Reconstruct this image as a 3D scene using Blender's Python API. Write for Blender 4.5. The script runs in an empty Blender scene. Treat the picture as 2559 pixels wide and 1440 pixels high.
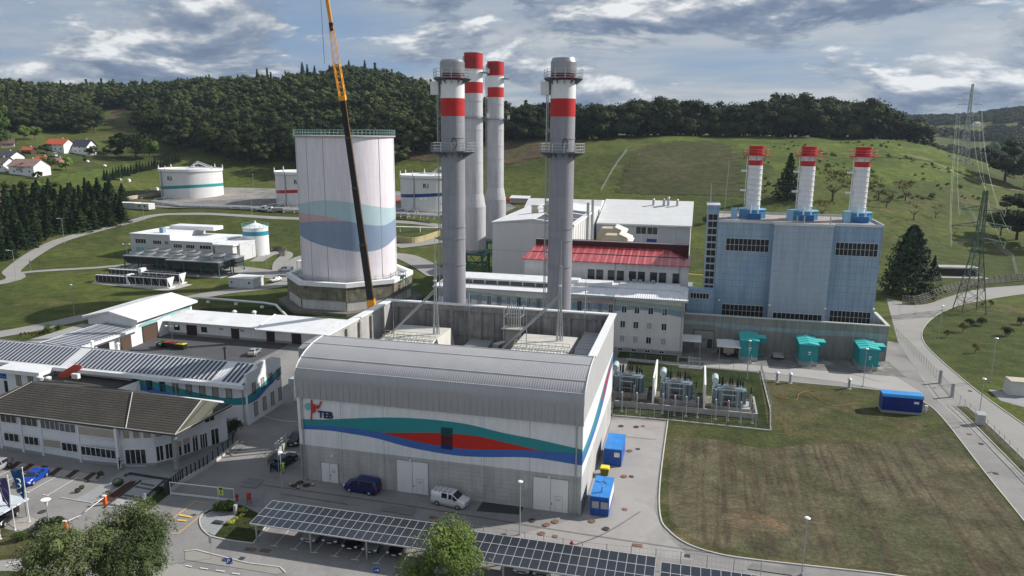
import bpy,math,random
import numpy as np
from mathutils import Vector,Matrix
random.seed(11); rng = np.random.default_rng(5)
sc = bpy.context.scene
R = math.radians

# ---------------------------------------------------------------- camera, world, sun, exposure
F_PX,TH,RO,CAM_H = 1850.0,R(11.9),R(0.4),48.0
cam = bpy.data.objects.new("camera",bpy.data.cameras.new("camera"))
sc.collection.objects.link(cam); sc.camera = cam
cam.data.sensor_width = 36; cam.data.lens = F_PX / 2559 * 36
cam.data.clip_start = 1; cam.data.clip_end = 20000
cam.matrix_world = Matrix.Translation((0,0,CAM_H)) @ Matrix.Rotation(R(90) - TH,4,'X') @ Matrix.Rotation(RO,4,'Z')

SUN_EL,SUN_AZ = R(34),R(15)            # azimuth counter-clockwise from +X
sd = Vector((math.cos(SUN_AZ) * math.cos(SUN_EL),math.sin(SUN_AZ) * math.cos(SUN_EL),math.sin(SUN_EL)))
sun = bpy.data.objects.new("sun",bpy.data.lights.new("sun",'SUN'))
sc.collection.objects.link(sun)
sun.data.energy = 4.9; sun.data.angle = R(0.6); sun.data.color = (1.0,0.95,0.88)
sun.rotation_euler = sd.to_track_quat('Z','Y').to_euler()

w = bpy.data.worlds.new("World"); sc.world = w; w.use_nodes = True
nt = w.node_tree; nt.nodes.clear()
def nd(t,**k):
    n = nt.nodes.new(t)
    for a,b in k.items():
        if a.startswith('i_'): n.inputs[int(a[2:])].default_value = b
        else: setattr(n,a,b)
    return n
L = lambda a,b: nt.links.new(a,b)
tc = nd('ShaderNodeTexCoord')
sky = nd('ShaderNodeTexSky',sky_type='NISHITA',sun_disc=False,sun_elevation=SUN_EL,sun_rotation=R(90) - SUN_AZ,altitude=300,air_density=1.0,dust_density=1.2,ozone_density=1.6)
sep = nd('ShaderNodeSeparateXYZ'); L(tc.outputs['Generated'],sep.inputs[0])
# project the view direction onto a cloud deck so the clouds shrink towards the horizon
zz = nd('ShaderNodeMath',operation='MAXIMUM',i_1=0.0); L(sep.outputs[2],zz.inputs[0])
za = nd('ShaderNodeMath',operation='ADD',i_1=0.055); L(zz.outputs[0],za.inputs[0])
dx = nd('ShaderNodeMath',operation='DIVIDE'); L(sep.outputs[0],dx.inputs[0]); L(za.outputs[0],dx.inputs[1])
dy = nd('ShaderNodeMath',operation='DIVIDE'); L(sep.outputs[1],dy.inputs[0]); L(za.outputs[0],dy.inputs[1])
cmb = nd('ShaderNodeCombineXYZ'); L(dx.outputs[0],cmb.inputs[0]); L(dy.outputs[0],cmb.inputs[1])
def noise(scale,det,rough,off,dist=0.0,src=None):
    mp = nd('ShaderNodeMapping'); mp.inputs['Location'].default_value = off
    L((src or cmb).outputs[0],mp.inputs[0])
    n = nd('ShaderNodeTexNoise'); n.inputs['Scale'].default_value = scale; n.inputs['Detail'].default_value = det
    n.inputs['Roughness'].default_value = rough; n.inputs['Distortion'].default_value = dist
    L(mp.outputs[0],n.inputs['Vector']); return n
def ramp(src,stops):
    r = nd('ShaderNodeValToRGB'); e = r.color_ramp.elements
    while len(e) < len(stops): e.new(0.5)
    for i,(p,c) in enumerate(stops): e[i].position = p; e[i].color = (*c,1) if len(c) == 3 else c
    L(src,r.inputs[0]); return r
n1 = noise(0.42,7,0.6,(3.3,1.7,0),0.2)                      # streaky high deck seen in perspective
n2 = noise(0.16,3,0.5,(9,4,0))
m = nd('ShaderNodeMath',operation='MULTIPLY_ADD',i_1=0.6); L(n2.outputs[0],m.inputs[0]); L(n1.outputs[0],m.inputs[2])
deck = ramp(m.outputs[0],[(0.62,(3.4,5.1,7.8)),(0.74,(4.7,5.9,7.6)),(0.84,(6.6,7.2,8.0)),(0.95,(8.6,8.9,9.2))])
mix0 = nd('ShaderNodeMix',data_type='RGBA'); mix0.inputs[0].default_value = 0.86; L(sky.outputs[0],mix0.inputs[6]); L(deck.outputs[0],mix0.inputs[7])
# cumulus banks: noise over azimuth and height above the horizon, lit from above, dark flat bases
az = nd('ShaderNodeMath',operation='ARCTAN2'); L(sep.outputs[0],az.inputs[0]); L(sep.outputs[1],az.inputs[1])
pol = nd('ShaderNodeCombineXYZ'); L(az.outputs[0],pol.inputs[0]); L(sep.outputs[2],pol.inputs[1])
def puff(dz,det=8):
    mp = nd('ShaderNodeMapping'); mp.inputs['Scale'].default_value = (4.3,13.0,1); mp.inputs['Location'].default_value = (2.2,8.4 + dz * 13,2.0); L(pol.outputs[0],mp.inputs[0])
    n = nd('ShaderNodeTexNoise'); n.inputs['Scale'].default_value = 1.0; n.inputs['Detail'].default_value = det; n.inputs['Roughness'].default_value = 0.6; n.inputs['Distortion'].default_value = 0.25; L(mp.outputs[0],n.inputs['Vector']); return n
pa,pb = puff(0,9),puff(0.017,5)
mask = ramp(pa.outputs[0],[(0.47,(0,0,0)),(0.53,(1,1,1))])
diff = nd('ShaderNodeMath',operation='SUBTRACT'); L(pa.outputs[0],diff.inputs[0]); L(pb.outputs[0],diff.inputs[1])
sh = nd('ShaderNodeMath',operation='MULTIPLY_ADD',i_1=4.6,i_2=0.42); L(diff.outputs[0],sh.inputs[0])
ccol = ramp(sh.outputs[0],[(0.05,(2.0,2.8,4.2)),(0.38,(3.4,4.2,5.6)),(0.62,(6.6,7.1,7.8)),(0.86,(12.5,12.7,12.8))])
mix = nd('ShaderNodeMix',data_type='RGBA'); L(mask.outputs[0],mix.inputs[0]); L(mix0.outputs[2],mix.inputs[6]); L(ccol.outputs[0],mix.inputs[7])
bg = nd('ShaderNodeBackground'); bg.inputs[1].default_value = 0.056
L(mix.outputs[2],bg.inputs[0]); L(bg.outputs[0],nd('ShaderNodeOutputWorld').inputs[0])
sc.view_settings.view_transform = 'Standard'; sc.view_settings.look = 'None'
sc.view_settings.exposure = 0.32; sc.view_settings.gamma = 1.0

# ---------------------------------------------------------------- survey helpers (photo pixel -> metres on the ground)
def ray(u,v):
    x = (u - 1279.5) / F_PX; y = -(v - 720) / F_PX
    c,s = math.cos(RO),math.sin(RO); x,y = x * c - y * s,x * s + y * c
    return (x,math.cos(TH) + y * math.sin(TH),-math.sin(TH) + y * math.cos(TH))
def G(u,v,z=0.0):
    d = ray(u,v); t = (z - CAM_H) / d[2]; return (d[0] * t,d[1] * t,z)
def D(u,v,Y):
    d = ray(u,v); t = Y / d[1]; return (d[0] * t,Y,CAM_H + d[2] * t)
def hgt(p,v):
    lo,hi = -50,200
    for _ in range(40):
        m_ = (lo + hi) / 2
        z = m_ - CAM_H; zc = p[1] * math.cos(TH) - z * math.sin(TH); yc = p[1] * math.sin(TH) + z * math.cos(TH)
        x_,y_ = p[0] / zc,yc / zc
        vv = 720 - F_PX * (-x_ * math.sin(RO) + y_ * math.cos(RO))
        if vv > v: lo = m_
        else: hi = m_
    return lo
# site frame: a runs along the hall fronts, b runs away from the camera
A = R(-14.0); FR = (9.2,86.9)
E1 = (math.cos(A),math.sin(A)); E2 = (-math.sin(A),math.cos(A))
def W(a,b,z=0.0): return (FR[0] + a * E1[0] + b * E2[0],FR[1] + a * E1[1] + b * E2[1],z)
def S(p):
    x,y = p[0] - FR[0],p[1] - FR[1]; return (x * E1[0] + y * E1[1],x * E2[0] + y * E2[1],p[2])
def SG(u,v,z=0.0): return S(G(u,v,z))
def _sr(u,v):
    d = ray(u,v); o = S((0,0,CAM_H)); return o,(d[0] * E1[0] + d[1] * E1[1],d[0] * E2[0] + d[1] * E2[1],d[2])
def PB(u,v,b): o,d = _sr(u,v); t = (b - o[1]) / d[1]; return (o[0] + d[0] * t,o[2] + d[2] * t)      # -> (a, z)
def PA(u,v,a): o,d = _sr(u,v); t = (a - o[0]) / d[0]; return (o[1] + d[1] * t,o[2] + d[2] * t)      # -> (b, z)

# ---------------------------------------------------------------- materials
MATS = {}
def mat(name,col,rough=0.75,metal=0.0,var=0.10,vs=0.35,fine=0.05,fs=6.0,bump=0.0,bs=8.0,grid=None,stripe=None,streak=0.0,col2=None,blotch=None,spec=0.35,corr=None):
    """noise-varied surface; grid=(sx,sy,sz,width,colour) joint lines; stripe=(axis,pitch,duty,colour); corr=(axis,pitch,strength) profiled sheet"""
    if name in MATS: return MATS[name]
    m = bpy.data.materials.new(name); m.use_nodes = True; t = m.node_tree; ns,lk = t.nodes,t.links
    p = ns['Principled BSDF']; p.inputs['Roughness'].default_value = rough; p.inputs['Metallic'].default_value = metal
    p.inputs['Specular IOR Level'].default_value = spec
    tc = ns.new('ShaderNodeTexCoord'); co = tc.outputs['Object']
    def nz(scale,det=4,stretch=None,rg=0.6):
        n = ns.new('ShaderNodeTexNoise'); n.inputs['Scale'].default_value = scale; n.inputs['Detail'].default_value = det; n.inputs['Roughness'].default_value = rg
        if stretch:
            mp = ns.new('ShaderNodeMapping'); mp.inputs['Scale'].default_value = stretch; lk.new(co,mp.inputs[0]); lk.new(mp.outputs[0],n.inputs['Vector'])
        else: lk.new(co,n.inputs['Vector'])
        return n.outputs[0]
    def mth(op,a,b=None,c=None):
        n = ns.new('ShaderNodeMath'); n.operation = op
        for i,x in enumerate((a,b,c)):
            if x is None: continue
            if isinstance(x,(int,float)): n.inputs[i].default_value = x
            else: lk.new(x,n.inputs[i])
        return n.outputs[0]
    def mixc(f,a,b):
        n = ns.new('ShaderNodeMix'); n.data_type = 'RGBA'
        for i,x in ((0,f),(6,a),(7,b)):
            if isinstance(x,(int,float)): n.inputs[i].default_value = x
            elif isinstance(x,tuple): n.inputs[i].default_value = (*x,1)
            else: lk.new(x,n.inputs[i])
        return n.outputs[2]
    def mr(x,a,b,c=0.0,d=1.0):
        n = ns.new('ShaderNodeMapRange'); lk.new(x,n.inputs[0])
        for i,q in enumerate((a,b,c,d)): n.inputs[i + 1].default_value = q
        return n.outputs[0]
    c = tuple(col)
    if col2 is not None: c = mixc(mr(nz(vs * 1.7,5),0.38,0.62),c,tuple(col2))
    if blotch: c = mixc(mr(nz(blotch[1],6,rg=0.65),blotch[2],blotch[2] + 0.12),c,tuple(blotch[0]))
    f = mth('ADD',mr(nz(vs,3),0.3,0.7,1 - var,1 + var),mr(nz(fs,3),0.3,0.7,-fine,fine))
    if streak: f = mth('MULTIPLY',f,mr(nz(1.0,4,(1.6,1.6,0.12)),0.35,0.75,1 + streak * 0.3,1 - streak))
    mul = ns.new('ShaderNodeVectorMath'); mul.operation = 'SCALE'
    if isinstance(c,tuple): mul.inputs[0].default_value = c
    else: lk.new(c,mul.inputs[0])
    lk.new(f,mul.inputs['Scale']); c = mul.outputs[0]
    sp = ns.new('ShaderNodeSeparateXYZ'); lk.new(co,sp.inputs[0])
    if grid:
        line = None
        for i in range(3):
            if not grid[i]: continue
            v = mth('LESS_THAN',mth('FRACT',mth('DIVIDE',sp.outputs[i],grid[i])),grid[3] / grid[i])
            line = v if line is None else mth('MAXIMUM',line,v)
        c = mixc(line,c,tuple(grid[4]))
    if stripe:
        v = mth('LESS_THAN',mth('FRACT',mth('DIVIDE',sp.outputs[stripe[0]],stripe[1])),stripe[2]); c = mixc(v,c,tuple(stripe[3]))
    lk.new(c,p.inputs['Base Color'])
    h = None
    if corr: h = mth('MULTIPLY',mth('SINE',mth('MULTIPLY',sp.outputs[corr[0]],6.2832 / corr[1])),corr[2])
    if bump: b_ = mth('MULTIPLY',nz(bs,6),bump); h = b_ if h is None else mth('ADD',h,b_)
    if h is not None:
        bn = ns.new('ShaderNodeBump'); bn.inputs['Strength'].default_value = 0.8; bn.inputs['Distance'].default_value = 0.12
        lk.new(h,bn.inputs['Height']); lk.new(bn.outputs[0],p.inputs['Normal'])
    MATS[name] = m; return m
white = mat('white_render',(0.74,0.75,0.76),0.8,var=0.05,streak=0.07)
white_p = mat('white_cladding',(0.72,0.73,0.74),0.45,var=0.05,grid=(6.6,0,0,0.05,(0.45,0.46,0.47)),streak=0.12)
conc = mat('concrete',(0.36,0.355,0.34),0.9,var=0.16,streak=0.16,bump=0.25,bs=5)
conc_w = mat('precast_wall',(0.43,0.43,0.42),0.85,var=0.10,streak=0.2,blotch=((0.36,0.355,0.34),0.25,0.55),corr=(2,0.6,0.05),grid=(0,0,1.2,0.03,(0.37,0.37,0.36)))
conc_d = mat('stained_concrete',(0.25,0.23,0.18),0.95,var=0.25,streak=0.35,bump=0.3,bs=4,col2=(0.13,0.125,0.09))
clad = mat('grey_cladding',(0.36,0.36,0.37),0.45,var=0.05,fine=0.02,corr=(0,0.33,0.10),metal=0.1)
roofm = mat('white_metal_roof',(0.70,0.71,0.72),0.5,var=0.07,corr=(0,0.5,0.3),blotch=((0.58,0.58,0.56),0.4,0.58))
greym = mat('grey_metal',(0.33,0.34,0.35),0.5,metal=0.3,var=0.08)
galv = mat('galvanised_steel',(0.42,0.44,0.45),0.45,metal=0.5,var=0.08)
steel_w = mat('white_steel',(0.72,0.73,0.73),0.4,var=0.04)
dark = mat('dark_metal',(0.045,0.047,0.05),0.5,var=0.1)
black = mat('black_plastic',(0.015,0.015,0.017),0.5)
rubber = mat('rubber',(0.02,0.02,0.02),0.85)
glass = mat('dark_glass',(0.018,0.022,0.028),0.12,var=0.3,vs=0.8,spec=0.6)
glass_g = mat('green_glass',(0.02,0.035,0.035),0.15,var=0.3,spec=0.6)
teal = mat('teal_paint',(0.02,0.24,0.26),0.55,var=0.07)
teal_r = mat('teal_roof',(0.06,0.48,0.47),0.45,var=0.08)
tealb = mat('bright_teal_steel',(0.09,0.33,0.30),0.5)
green_s = mat('green_steel',(0.035,0.13,0.11),0.55,var=0.12)
blue = mat('blue_paint',(0.055,0.14,0.42),0.55,var=0.06)
blue_c = mat('blue_container',(0.018,0.085,0.36),0.4,var=0.08,corr=(0,0.25,0.3))
blue_r = mat('blue_container_roof',(0.025,0.20,0.56),0.4,var=0.14,vs=0.5)
red = mat('red_paint',(0.52,0.03,0.025),0.5,var=0.05)
red_d = mat('signal_red',(0.44,0.016,0.016),0.45,var=0.08)
orange = mat('orange_paint',(0.85,0.12,0.015),0.45)
yellow = mat('yellow_paint',(0.75,0.52,0.03),0.5)
cream = mat('cream_sheet',(0.46,0.41,0.31),0.6,var=0.08)
beige = mat('beige_blind',(0.40,0.36,0.30),0.7,corr=(2,0.1,0.2))
asph = mat('asphalt_light',(0.225,0.218,0.212),0.92,var=0.16,vs=0.12,fine=0.08,fs=2.0,bump=0.15,bs=9,streak=.0,blotch=((0.165,0.162,0.16),0.11,0.55))
asph2 = mat('asphalt_road',(0.275,0.265,0.25),0.92,var=0.10,vs=0.1,fine=0.04,bump=0.15,bs=9,blotch=((0.23,0.225,0.22),0.05,0.55))
asph_d = mat('asphalt_dark',(0.075,0.075,0.08),0.92,var=0.15,fine=0.08)
paving = mat('paving_grey',(0.27,0.28,0.285),0.9,var=0.1,grid=(0.6,0.6,0,0.05,(0.20,0.20,0.20)))
cobble = mat('paving_blocks',(0.30,0.285,0.26),0.9,grid=(0.3,0.3,0,0.07,(0.2,0.19,0.17)))
gravel = mat('gravel_bed',(0.33,0.31,0.28),0.95,var=0.2,vs=3,fine=0.3,fs=18)
mulch = mat('red_mulch',(0.07,0.03,0.022),0.95,var=0.3,vs=3,fine=0.2,fs=18)
paint_w = mat('road_paint',(0.66,0.66,0.63),0.7,var=0.12)
paint_y = mat('yellow_road_paint',(0.66,0.42,0.09),0.7,var=0.15)
kerbm = mat('kerb_stone',(0.48,0.47,0.43),0.9,var=0.12)
rust = mat('rusty_iron',(0.17,0.095,0.065),0.85,var=0.25,vs=3)
def grassmat(name,c1,c2,c3,s=0.05,mow=None):
    m = bpy.data.materials.new(name); m.use_nodes = True; t = m.node_tree; ns,lk = t.nodes,t.links
    p = ns['Principled BSDF']; p.inputs['Roughness'].default_value = 0.95; p.inputs['Specular IOR Level'].default_value = 0.1
    tc = ns.new('ShaderNodeTexCoord'); prev = None
    def nz(sc_,det,rg,st=None,rot=0):
        n = ns.new('ShaderNodeTexNoise'); n.inputs['Scale'].default_value = sc_; n.inputs['Detail'].default_value = det; n.inputs['Roughness'].default_value = rg
        mp = ns.new('ShaderNodeMapping'); mp.inputs['Rotation'].default_value = (0,0,rot)
        if st: mp.inputs['Scale'].default_value = st
        lk.new(tc.outputs['Object'],mp.inputs[0]); lk.new(mp.outputs[0],n.inputs['Vector']); return n.outputs[0]
    def rmp(x,a,b):
        n = ns.new('ShaderNodeMapRange'); n.interpolation_type = 'SMOOTHSTEP'; lk.new(x,n.inputs[0]); n.inputs[1].default_value = a; n.inputs[2].default_value = b; return n.outputs[0]
    def mx(f,a,b):
        n = ns.new('ShaderNodeMix'); n.data_type = 'RGBA'; lk.new(f,n.inputs[0])
        for i,x in ((6,a),(7,b)):
            if isinstance(x,tuple): n.inputs[i].default_value = (*x,1)
            else: lk.new(x,n.inputs[i])
        return n.outputs[2]
    c = mx(rmp(nz(s,5,0.55),0.42,0.6),c1,c2)
    c = mx(rmp(nz(s * 2.3,8,0.7),0.52,0.68),c,c3)
    if mow: 
        for rot,st in mow: c = mx(rmp(nz(1.0,3,0.6,st,rot),0.47,0.60),c,tuple(x * 0.55 for x in c3)); c = mx(rmp(nz(1.0,2,0.6,(st[0] * .6,st[1],1),rot + .05),0.58,0.68),c,tuple(x * .82 for x in c3))
    h2 = ns.new('ShaderNodeHueSaturation'); lk.new(c,h2.inputs['Color']); q = ns.new('ShaderNodeMapRange'); lk.new(nz(.22,6,0.75),q.inputs[0]); q.inputs[1].default_value = 0.35; q.inputs[2].default_value = 0.62; q.inputs[3].default_value = 0.62; q.inputs[4].default_value = 1.2; lk.new(q.outputs[0],h2.inputs['Value'])
    hv = ns.new('ShaderNodeHueSaturation'); lk.new(h2.outputs[0],hv.inputs['Color'])
    q = ns.new('ShaderNodeMapRange'); lk.new(nz(1.7,6,0.75),q.inputs[0]); q.inputs[1].default_value = 0.3; q.inputs[2].default_value = 0.7; q.inputs[3].default_value = 0.55; q.inputs[4].default_value = 1.45
    lk.new(q.outputs[0],hv.inputs['Value']); lk.new(hv.outputs[0],p.inputs['Base Color'])
    bn = ns.new('ShaderNodeBump'); bn.inputs['Strength'].default_value = 0.7; bn.inputs['Distance'].default_value = 0.3; lk.new(nz(2.2,8,0.75),bn.inputs['Height']); lk.new(bn.outputs[0],p.inputs['Normal'])
    MATS[name] = m; return m
g_hill = grassmat('hill_grass',(0.060,0.076,0.022),(0.088,0.108,0.026),(0.125,0.112,0.045),0.014)
g_lawn = grassmat('lawn_grass',(0.062,0.074,0.026),(0.090,0.084,0.040),(0.13,0.10,0.055),0.05)
g_field = grassmat('dry_field',(0.112,0.100,0.062),(0.082,0.086,0.044),(0.15,0.125,0.08),0.04,mow=[(R(12),(0.9,0.035,1))])
g_yard = grassmat('yard_grass',(0.030,0.045,0.014),(0.042,0.055,0.018),(0.07,0.062,0.03),0.08)
g_mown = grassmat('mown_grass',(0.060,0.066,0.026),(0.072,0.072,0.030),(0.092,0.08,0.042),0.02)
g_brown = grassmat('bare_slope',(0.10,0.075,0.045),(0.075,0.075,0.033),(0.16,0.105,0.065),0.03)
def leafmat(name,c1,c2,sat=0.0):
    m = bpy.data.materials.new(name); m.use_nodes = True; t = m.node_tree; ns,lk = t.nodes,t.links
    p = ns['Principled BSDF']; p.inputs['Roughness'].default_value = 0.75; p.inputs['Specular IOR Level'].default_value = 0.08
    g = ns.new('ShaderNodeNewGeometry'); oi = ns.new('ShaderNodeObjectInfo'); n = ns.new('ShaderNodeTexNoise'); n.inputs['Scale'].default_value = 0.07; n.inputs['Detail'].default_value = 3
    lk.new(g.outputs['Position'],n.inputs['Vector'])
    ad = ns.new('ShaderNodeMath'); ad.operation = 'MULTIPLY_ADD'; lk.new(g.outputs['Random Per Island'],ad.inputs[0]); ad.inputs[1].default_value = 0.28
    mr_ = ns.new('ShaderNodeMapRange'); lk.new(n.outputs[0],mr_.inputs[0]); mr_.inputs[1].default_value = 0.4; mr_.inputs[2].default_value = 0.6; mr_.inputs[4].default_value = 0.72
    lk.new(mr_.outputs[0],ad.inputs[2])
    mx = ns.new('ShaderNodeMix'); mx.data_type = 'RGBA'; lk.new(ad.outputs[0],mx.inputs[0]); mx.inputs[6].default_value = (*c1,1); mx.inputs[7].default_value = (*c2,1)
    hv = ns.new('ShaderNodeHueSaturation'); lk.new(mx.outputs[2],hv.inputs['Color'])
    q = ns.new('ShaderNodeMapRange'); lk.new(oi.outputs['Random'],q.inputs[0]); q.inputs[3].default_value = 0.75; q.inputs[4].default_value = 1.3; lk.new(q.outputs[0],hv.inputs['Value'])
    lk.new(hv.outputs[0],p.inputs['Base Color']); 
    MATS[name] = m; return m
leaf_d = leafmat('forest_leaves',(0.015,0.027,0.010),(0.062,0.074,0.023))
leaf_m = leafmat('green_leaves',(0.04,0.07,0.018),(0.085,0.12,0.03))
leaf_l = leafmat('light_leaves',(0.10,0.16,0.03),(0.17,0.24,0.05))
leaf_w = leafmat('willow_leaves',(0.045,0.068,0.026),(0.135,0.165,0.068))
leaf_c = leafmat('conifer_needles',(0.012,0.026,0.012),(0.035,0.055,0.02))
leaf_r = leafmat('autumn_leaves',(0.07,0.035,0.012),(0.13,0.10,0.03))
leaf_y = leafmat('yellow_hedge_leaves',(0.20,0.22,0.04),(0.32,0.33,0.07))
bark = mat('bark',(0.085,0.065,0.045),0.95,var=0.2,vs=2)

# ---------------------------------------------------------------- mesh builder and scene tree
class MB:
    def __init__(s): s.v = []; s.f = []; s.s = []
    def _a(s,vs,fs,sm=False):
        n = len(s.v); s.v += [tuple(p) for p in vs]; s.f += [tuple(i + n for i in f) for f in fs]; s.s += [sm] * len(fs); return s
    def poly(s,*p): return s._a(p,[tuple(range(len(p)))])
    def box(s,x0,x1,y0,y1,z0,z1):
        return s._a([(x0,y0,z0),(x1,y0,z0),(x1,y1,z0),(x0,y1,z0),(x0,y0,z1),(x1,y0,z1),(x1,y1,z1),(x0,y1,z1)],
                    [(3,2,1,0),(4,5,6,7),(0,1,5,4),(1,2,6,5),(2,3,7,6),(3,0,4,7)])
    def prism(s,pts,z0,z1):
        n = len(pts); return s._a([(x,y,z0) for x,y in pts] + [(x,y,z1) for x,y in pts],[tuple(range(n))[::-1],tuple(range(n,2 * n))] + [(i,(i + 1) % n,n + (i + 1) % n,n + i) for i in range(n)])
    def extx(s,pr,x0,x1,sm=False):      # profile of (y,z) swept along x
        n = len(pr); s._a([(x0,y,z) for y,z in pr] + [(x1,y,z) for y,z in pr],[tuple(range(n))[::-1],tuple(range(n,2 * n))]); 
        return s._a([(x0,y,z) for y,z in pr] + [(x1,y,z) for y,z in pr],[(i,(i + 1) % n,n + (i + 1) % n,n + i) for i in range(n)],sm)
    def exty(s,pr,y0,y1):
        n = len(pr); return s._a([(x,y0,z) for x,z in pr] + [(x,y1,z) for x,z in pr],[tuple(range(n)),tuple(range(n,2 * n))[::-1]] + [(i,(i + 1) % n,n + (i + 1) % n,n + i) for i in range(n)])
    def cyl(s,x,y,z0,z1,r,r2=None,n=16,cap=True,ph=0.0):
        r2 = r if r2 is None else r2; an = [ph + 2 * math.pi * i / n for i in range(n)]
        vs = [(x + r * math.cos(t),y + r * math.sin(t),z0) for t in an] + [(x + r2 * math.cos(t),y + r2 * math.sin(t),z1) for t in an]
        s._a(vs,[(i,(i + 1) % n,n + (i + 1) % n,n + i) for i in range(n)],n > 10)
        if cap: s._a(vs,[tuple(range(n))[::-1],tuple(range(n,2 * n))])
        return s
    def tube(s,p,q,r,n=6,r2=None):
        p,q = Vector(p),Vector(q); d = q - p
        if d.length < 1e-6: return s
        qt = d.to_track_quat('Z','Y'); vs = []; r2 = r if r2 is None else r2
        for o,rr in ((p,r),(q,r2)):
            for i in range(n): vs.append(o + qt @ Vector((rr * math.cos(2 * math.pi * i / n),rr * math.sin(2 * math.pi * i / n),0)))
        s._a(vs,[(i,(i + 1) % n,n + (i + 1) % n,n + i) for i in range(n)],n > 5); return s._a(vs,[tuple(range(n))[::-1],tuple(range(n,2 * n))])
    def path(s,pts,r,n=6):
        for p,q in zip(pts,pts[1:]): s.tube(p,q,r,n)
        return s
    def ring(s,c,rad,r,n=24,a0=0,a1=6.2832,tn=4):
        pts = [(c[0] + rad * math.cos(a0 + (a1 - a0) * i / n),c[1] + rad * math.sin(a0 + (a1 - a0) * i / n),c[2]) for i in range(n + 1)]; return s.path(pts,r,tn)
    def ball(s,c,r,nu=10,nv=6,sz=1.0):
        vs = []; fs = []
        for j in range(nv + 1):
            t = math.pi * j / nv
            for i in range(nu): vs.append((c[0] + r * math.sin(t) * math.cos(2 * math.pi * i / nu),c[1] + r * math.sin(t) * math.sin(2 * math.pi * i / nu),c[2] + r * sz * math.cos(t)))
        for j in range(nv):
            for i in range(nu): fs.append((j * nu + i,(j + 1) * nu + i,(j + 1) * nu + (i + 1) % nu,j * nu + (i + 1) % nu))
        return s._a(vs,fs,True)
    def mesh(s,name,off=(0,0,0)):
        me = bpy.data.meshes.new(name); me.from_pydata([(x - off[0],y - off[1],z - off[2]) for x,y,z in s.v],[],s.f)
        me.polygons.foreach_set('use_smooth',s.s); me.update(); return me
link = sc.collection.objects.link
def thing(name,label,cat,org=(0,0,0),frame='S',rot=None,group=None,kind=None):
    """top-level empty; org in site (a,b,z) for frame S, in world metres for frame W (then parts use local coordinates)"""
    o = bpy.data.objects.new(name,None); link(o); o.empty_display_size = 0.5
    o.location = W(*org) if frame == 'S' else org
    o.rotation_euler = (0,0,A if rot is None and frame == 'S' else (rot or 0))
    ORG[o.name] = org if frame == 'S' else (0,0,0)
    o['label'] = label; o['category'] = cat
    if group: o['group'] = group
    return o
ORG = {}
def part(T,name,mb,m,label=None):
    r = T
    while r.parent: r = r.parent
    o = bpy.data.objects.new(name,mb.mesh(name,ORG[r.name]) if isinstance(mb,MB) else mb); link(o); o.parent = T
    if m is not None and not o.data.materials: o.data.materials.append(m)
    if label: o['label'] = label
    return o
def solo(name,label,cat,mb,m,org=(0,0,0),frame='S',rot=None,group=None):
    o = bpy.data.objects.new(name,mb.mesh(name,org if frame == 'S' else (0,0,0))); link(o); o.data.materials.append(m)
    o.location = W(*org) if frame == 'S' else org; o.rotation_euler = (0,0,A if rot is None and frame == 'S' else (rot or 0))
    ORG[o.name] = org if frame == 'S' else (0,0,0)
    o['label'] = label; o['category'] = cat
    if group: o['group'] = group
    return o
def copy_thing(T,loc,rot=None,label=None,scale=None,group=None):
    c = T.copy(); link(c); c.location = loc; ORG[c.name] = ORG.get(T.name,(0,0,0))
    if rot is not None: c.rotation_euler = (0,0,rot)
    if label: c['label'] = label
    if group: c['group'] = group
    if scale is not None: c.scale = scale if isinstance(scale,tuple) else (scale,) * 3
    def rec(src,dst):
        for ch in src.children:
            k = ch.copy(); link(k); k.parent = dst; rec(ch,k)
    rec(T,c); return c
_lay = [0]
def struct(name,mb,m,frame='S'):
    o = bpy.data.objects.new(name,mb.mesh(name)); link(o); o.data.materials.append(m); o['kind'] = 'structure'
    if frame == 'S': o.location = W(0,0,0); o.rotation_euler = (0,0,A)
    return o
def text_mesh(body,size,ext=0.05,bold=0.0):
    cu = bpy.data.curves.new('txt','FONT'); cu.body = body; cu.size = size; cu.extrude = ext; cu.offset = bold; cu.align_x = 'CENTER'; cu.align_y = 'CENTER'
    o = bpy.data.objects.new('txt',cu); link(o); dg = bpy.context.evaluated_depsgraph_get(); dg.update()
    me = bpy.data.meshes.new_from_object(o.evaluated_get(dg)); bpy.data.objects.remove(o); me.materials.clear(); return me
def put_text(T,name,body,size,m,loc,rot,ext=0.03,bold=0.0,sx=1.0):
    me = text_mesh(body,size,ext,bold); o = part(T,name,me,m)
    r = T
    while r.parent: r = r.parent
    og = ORG[r.name]; o.location = (loc[0] - og[0],loc[1] - og[1],loc[2] - og[2]); o.rotation_euler = rot; o.scale = (sx,1,1); return o

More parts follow.
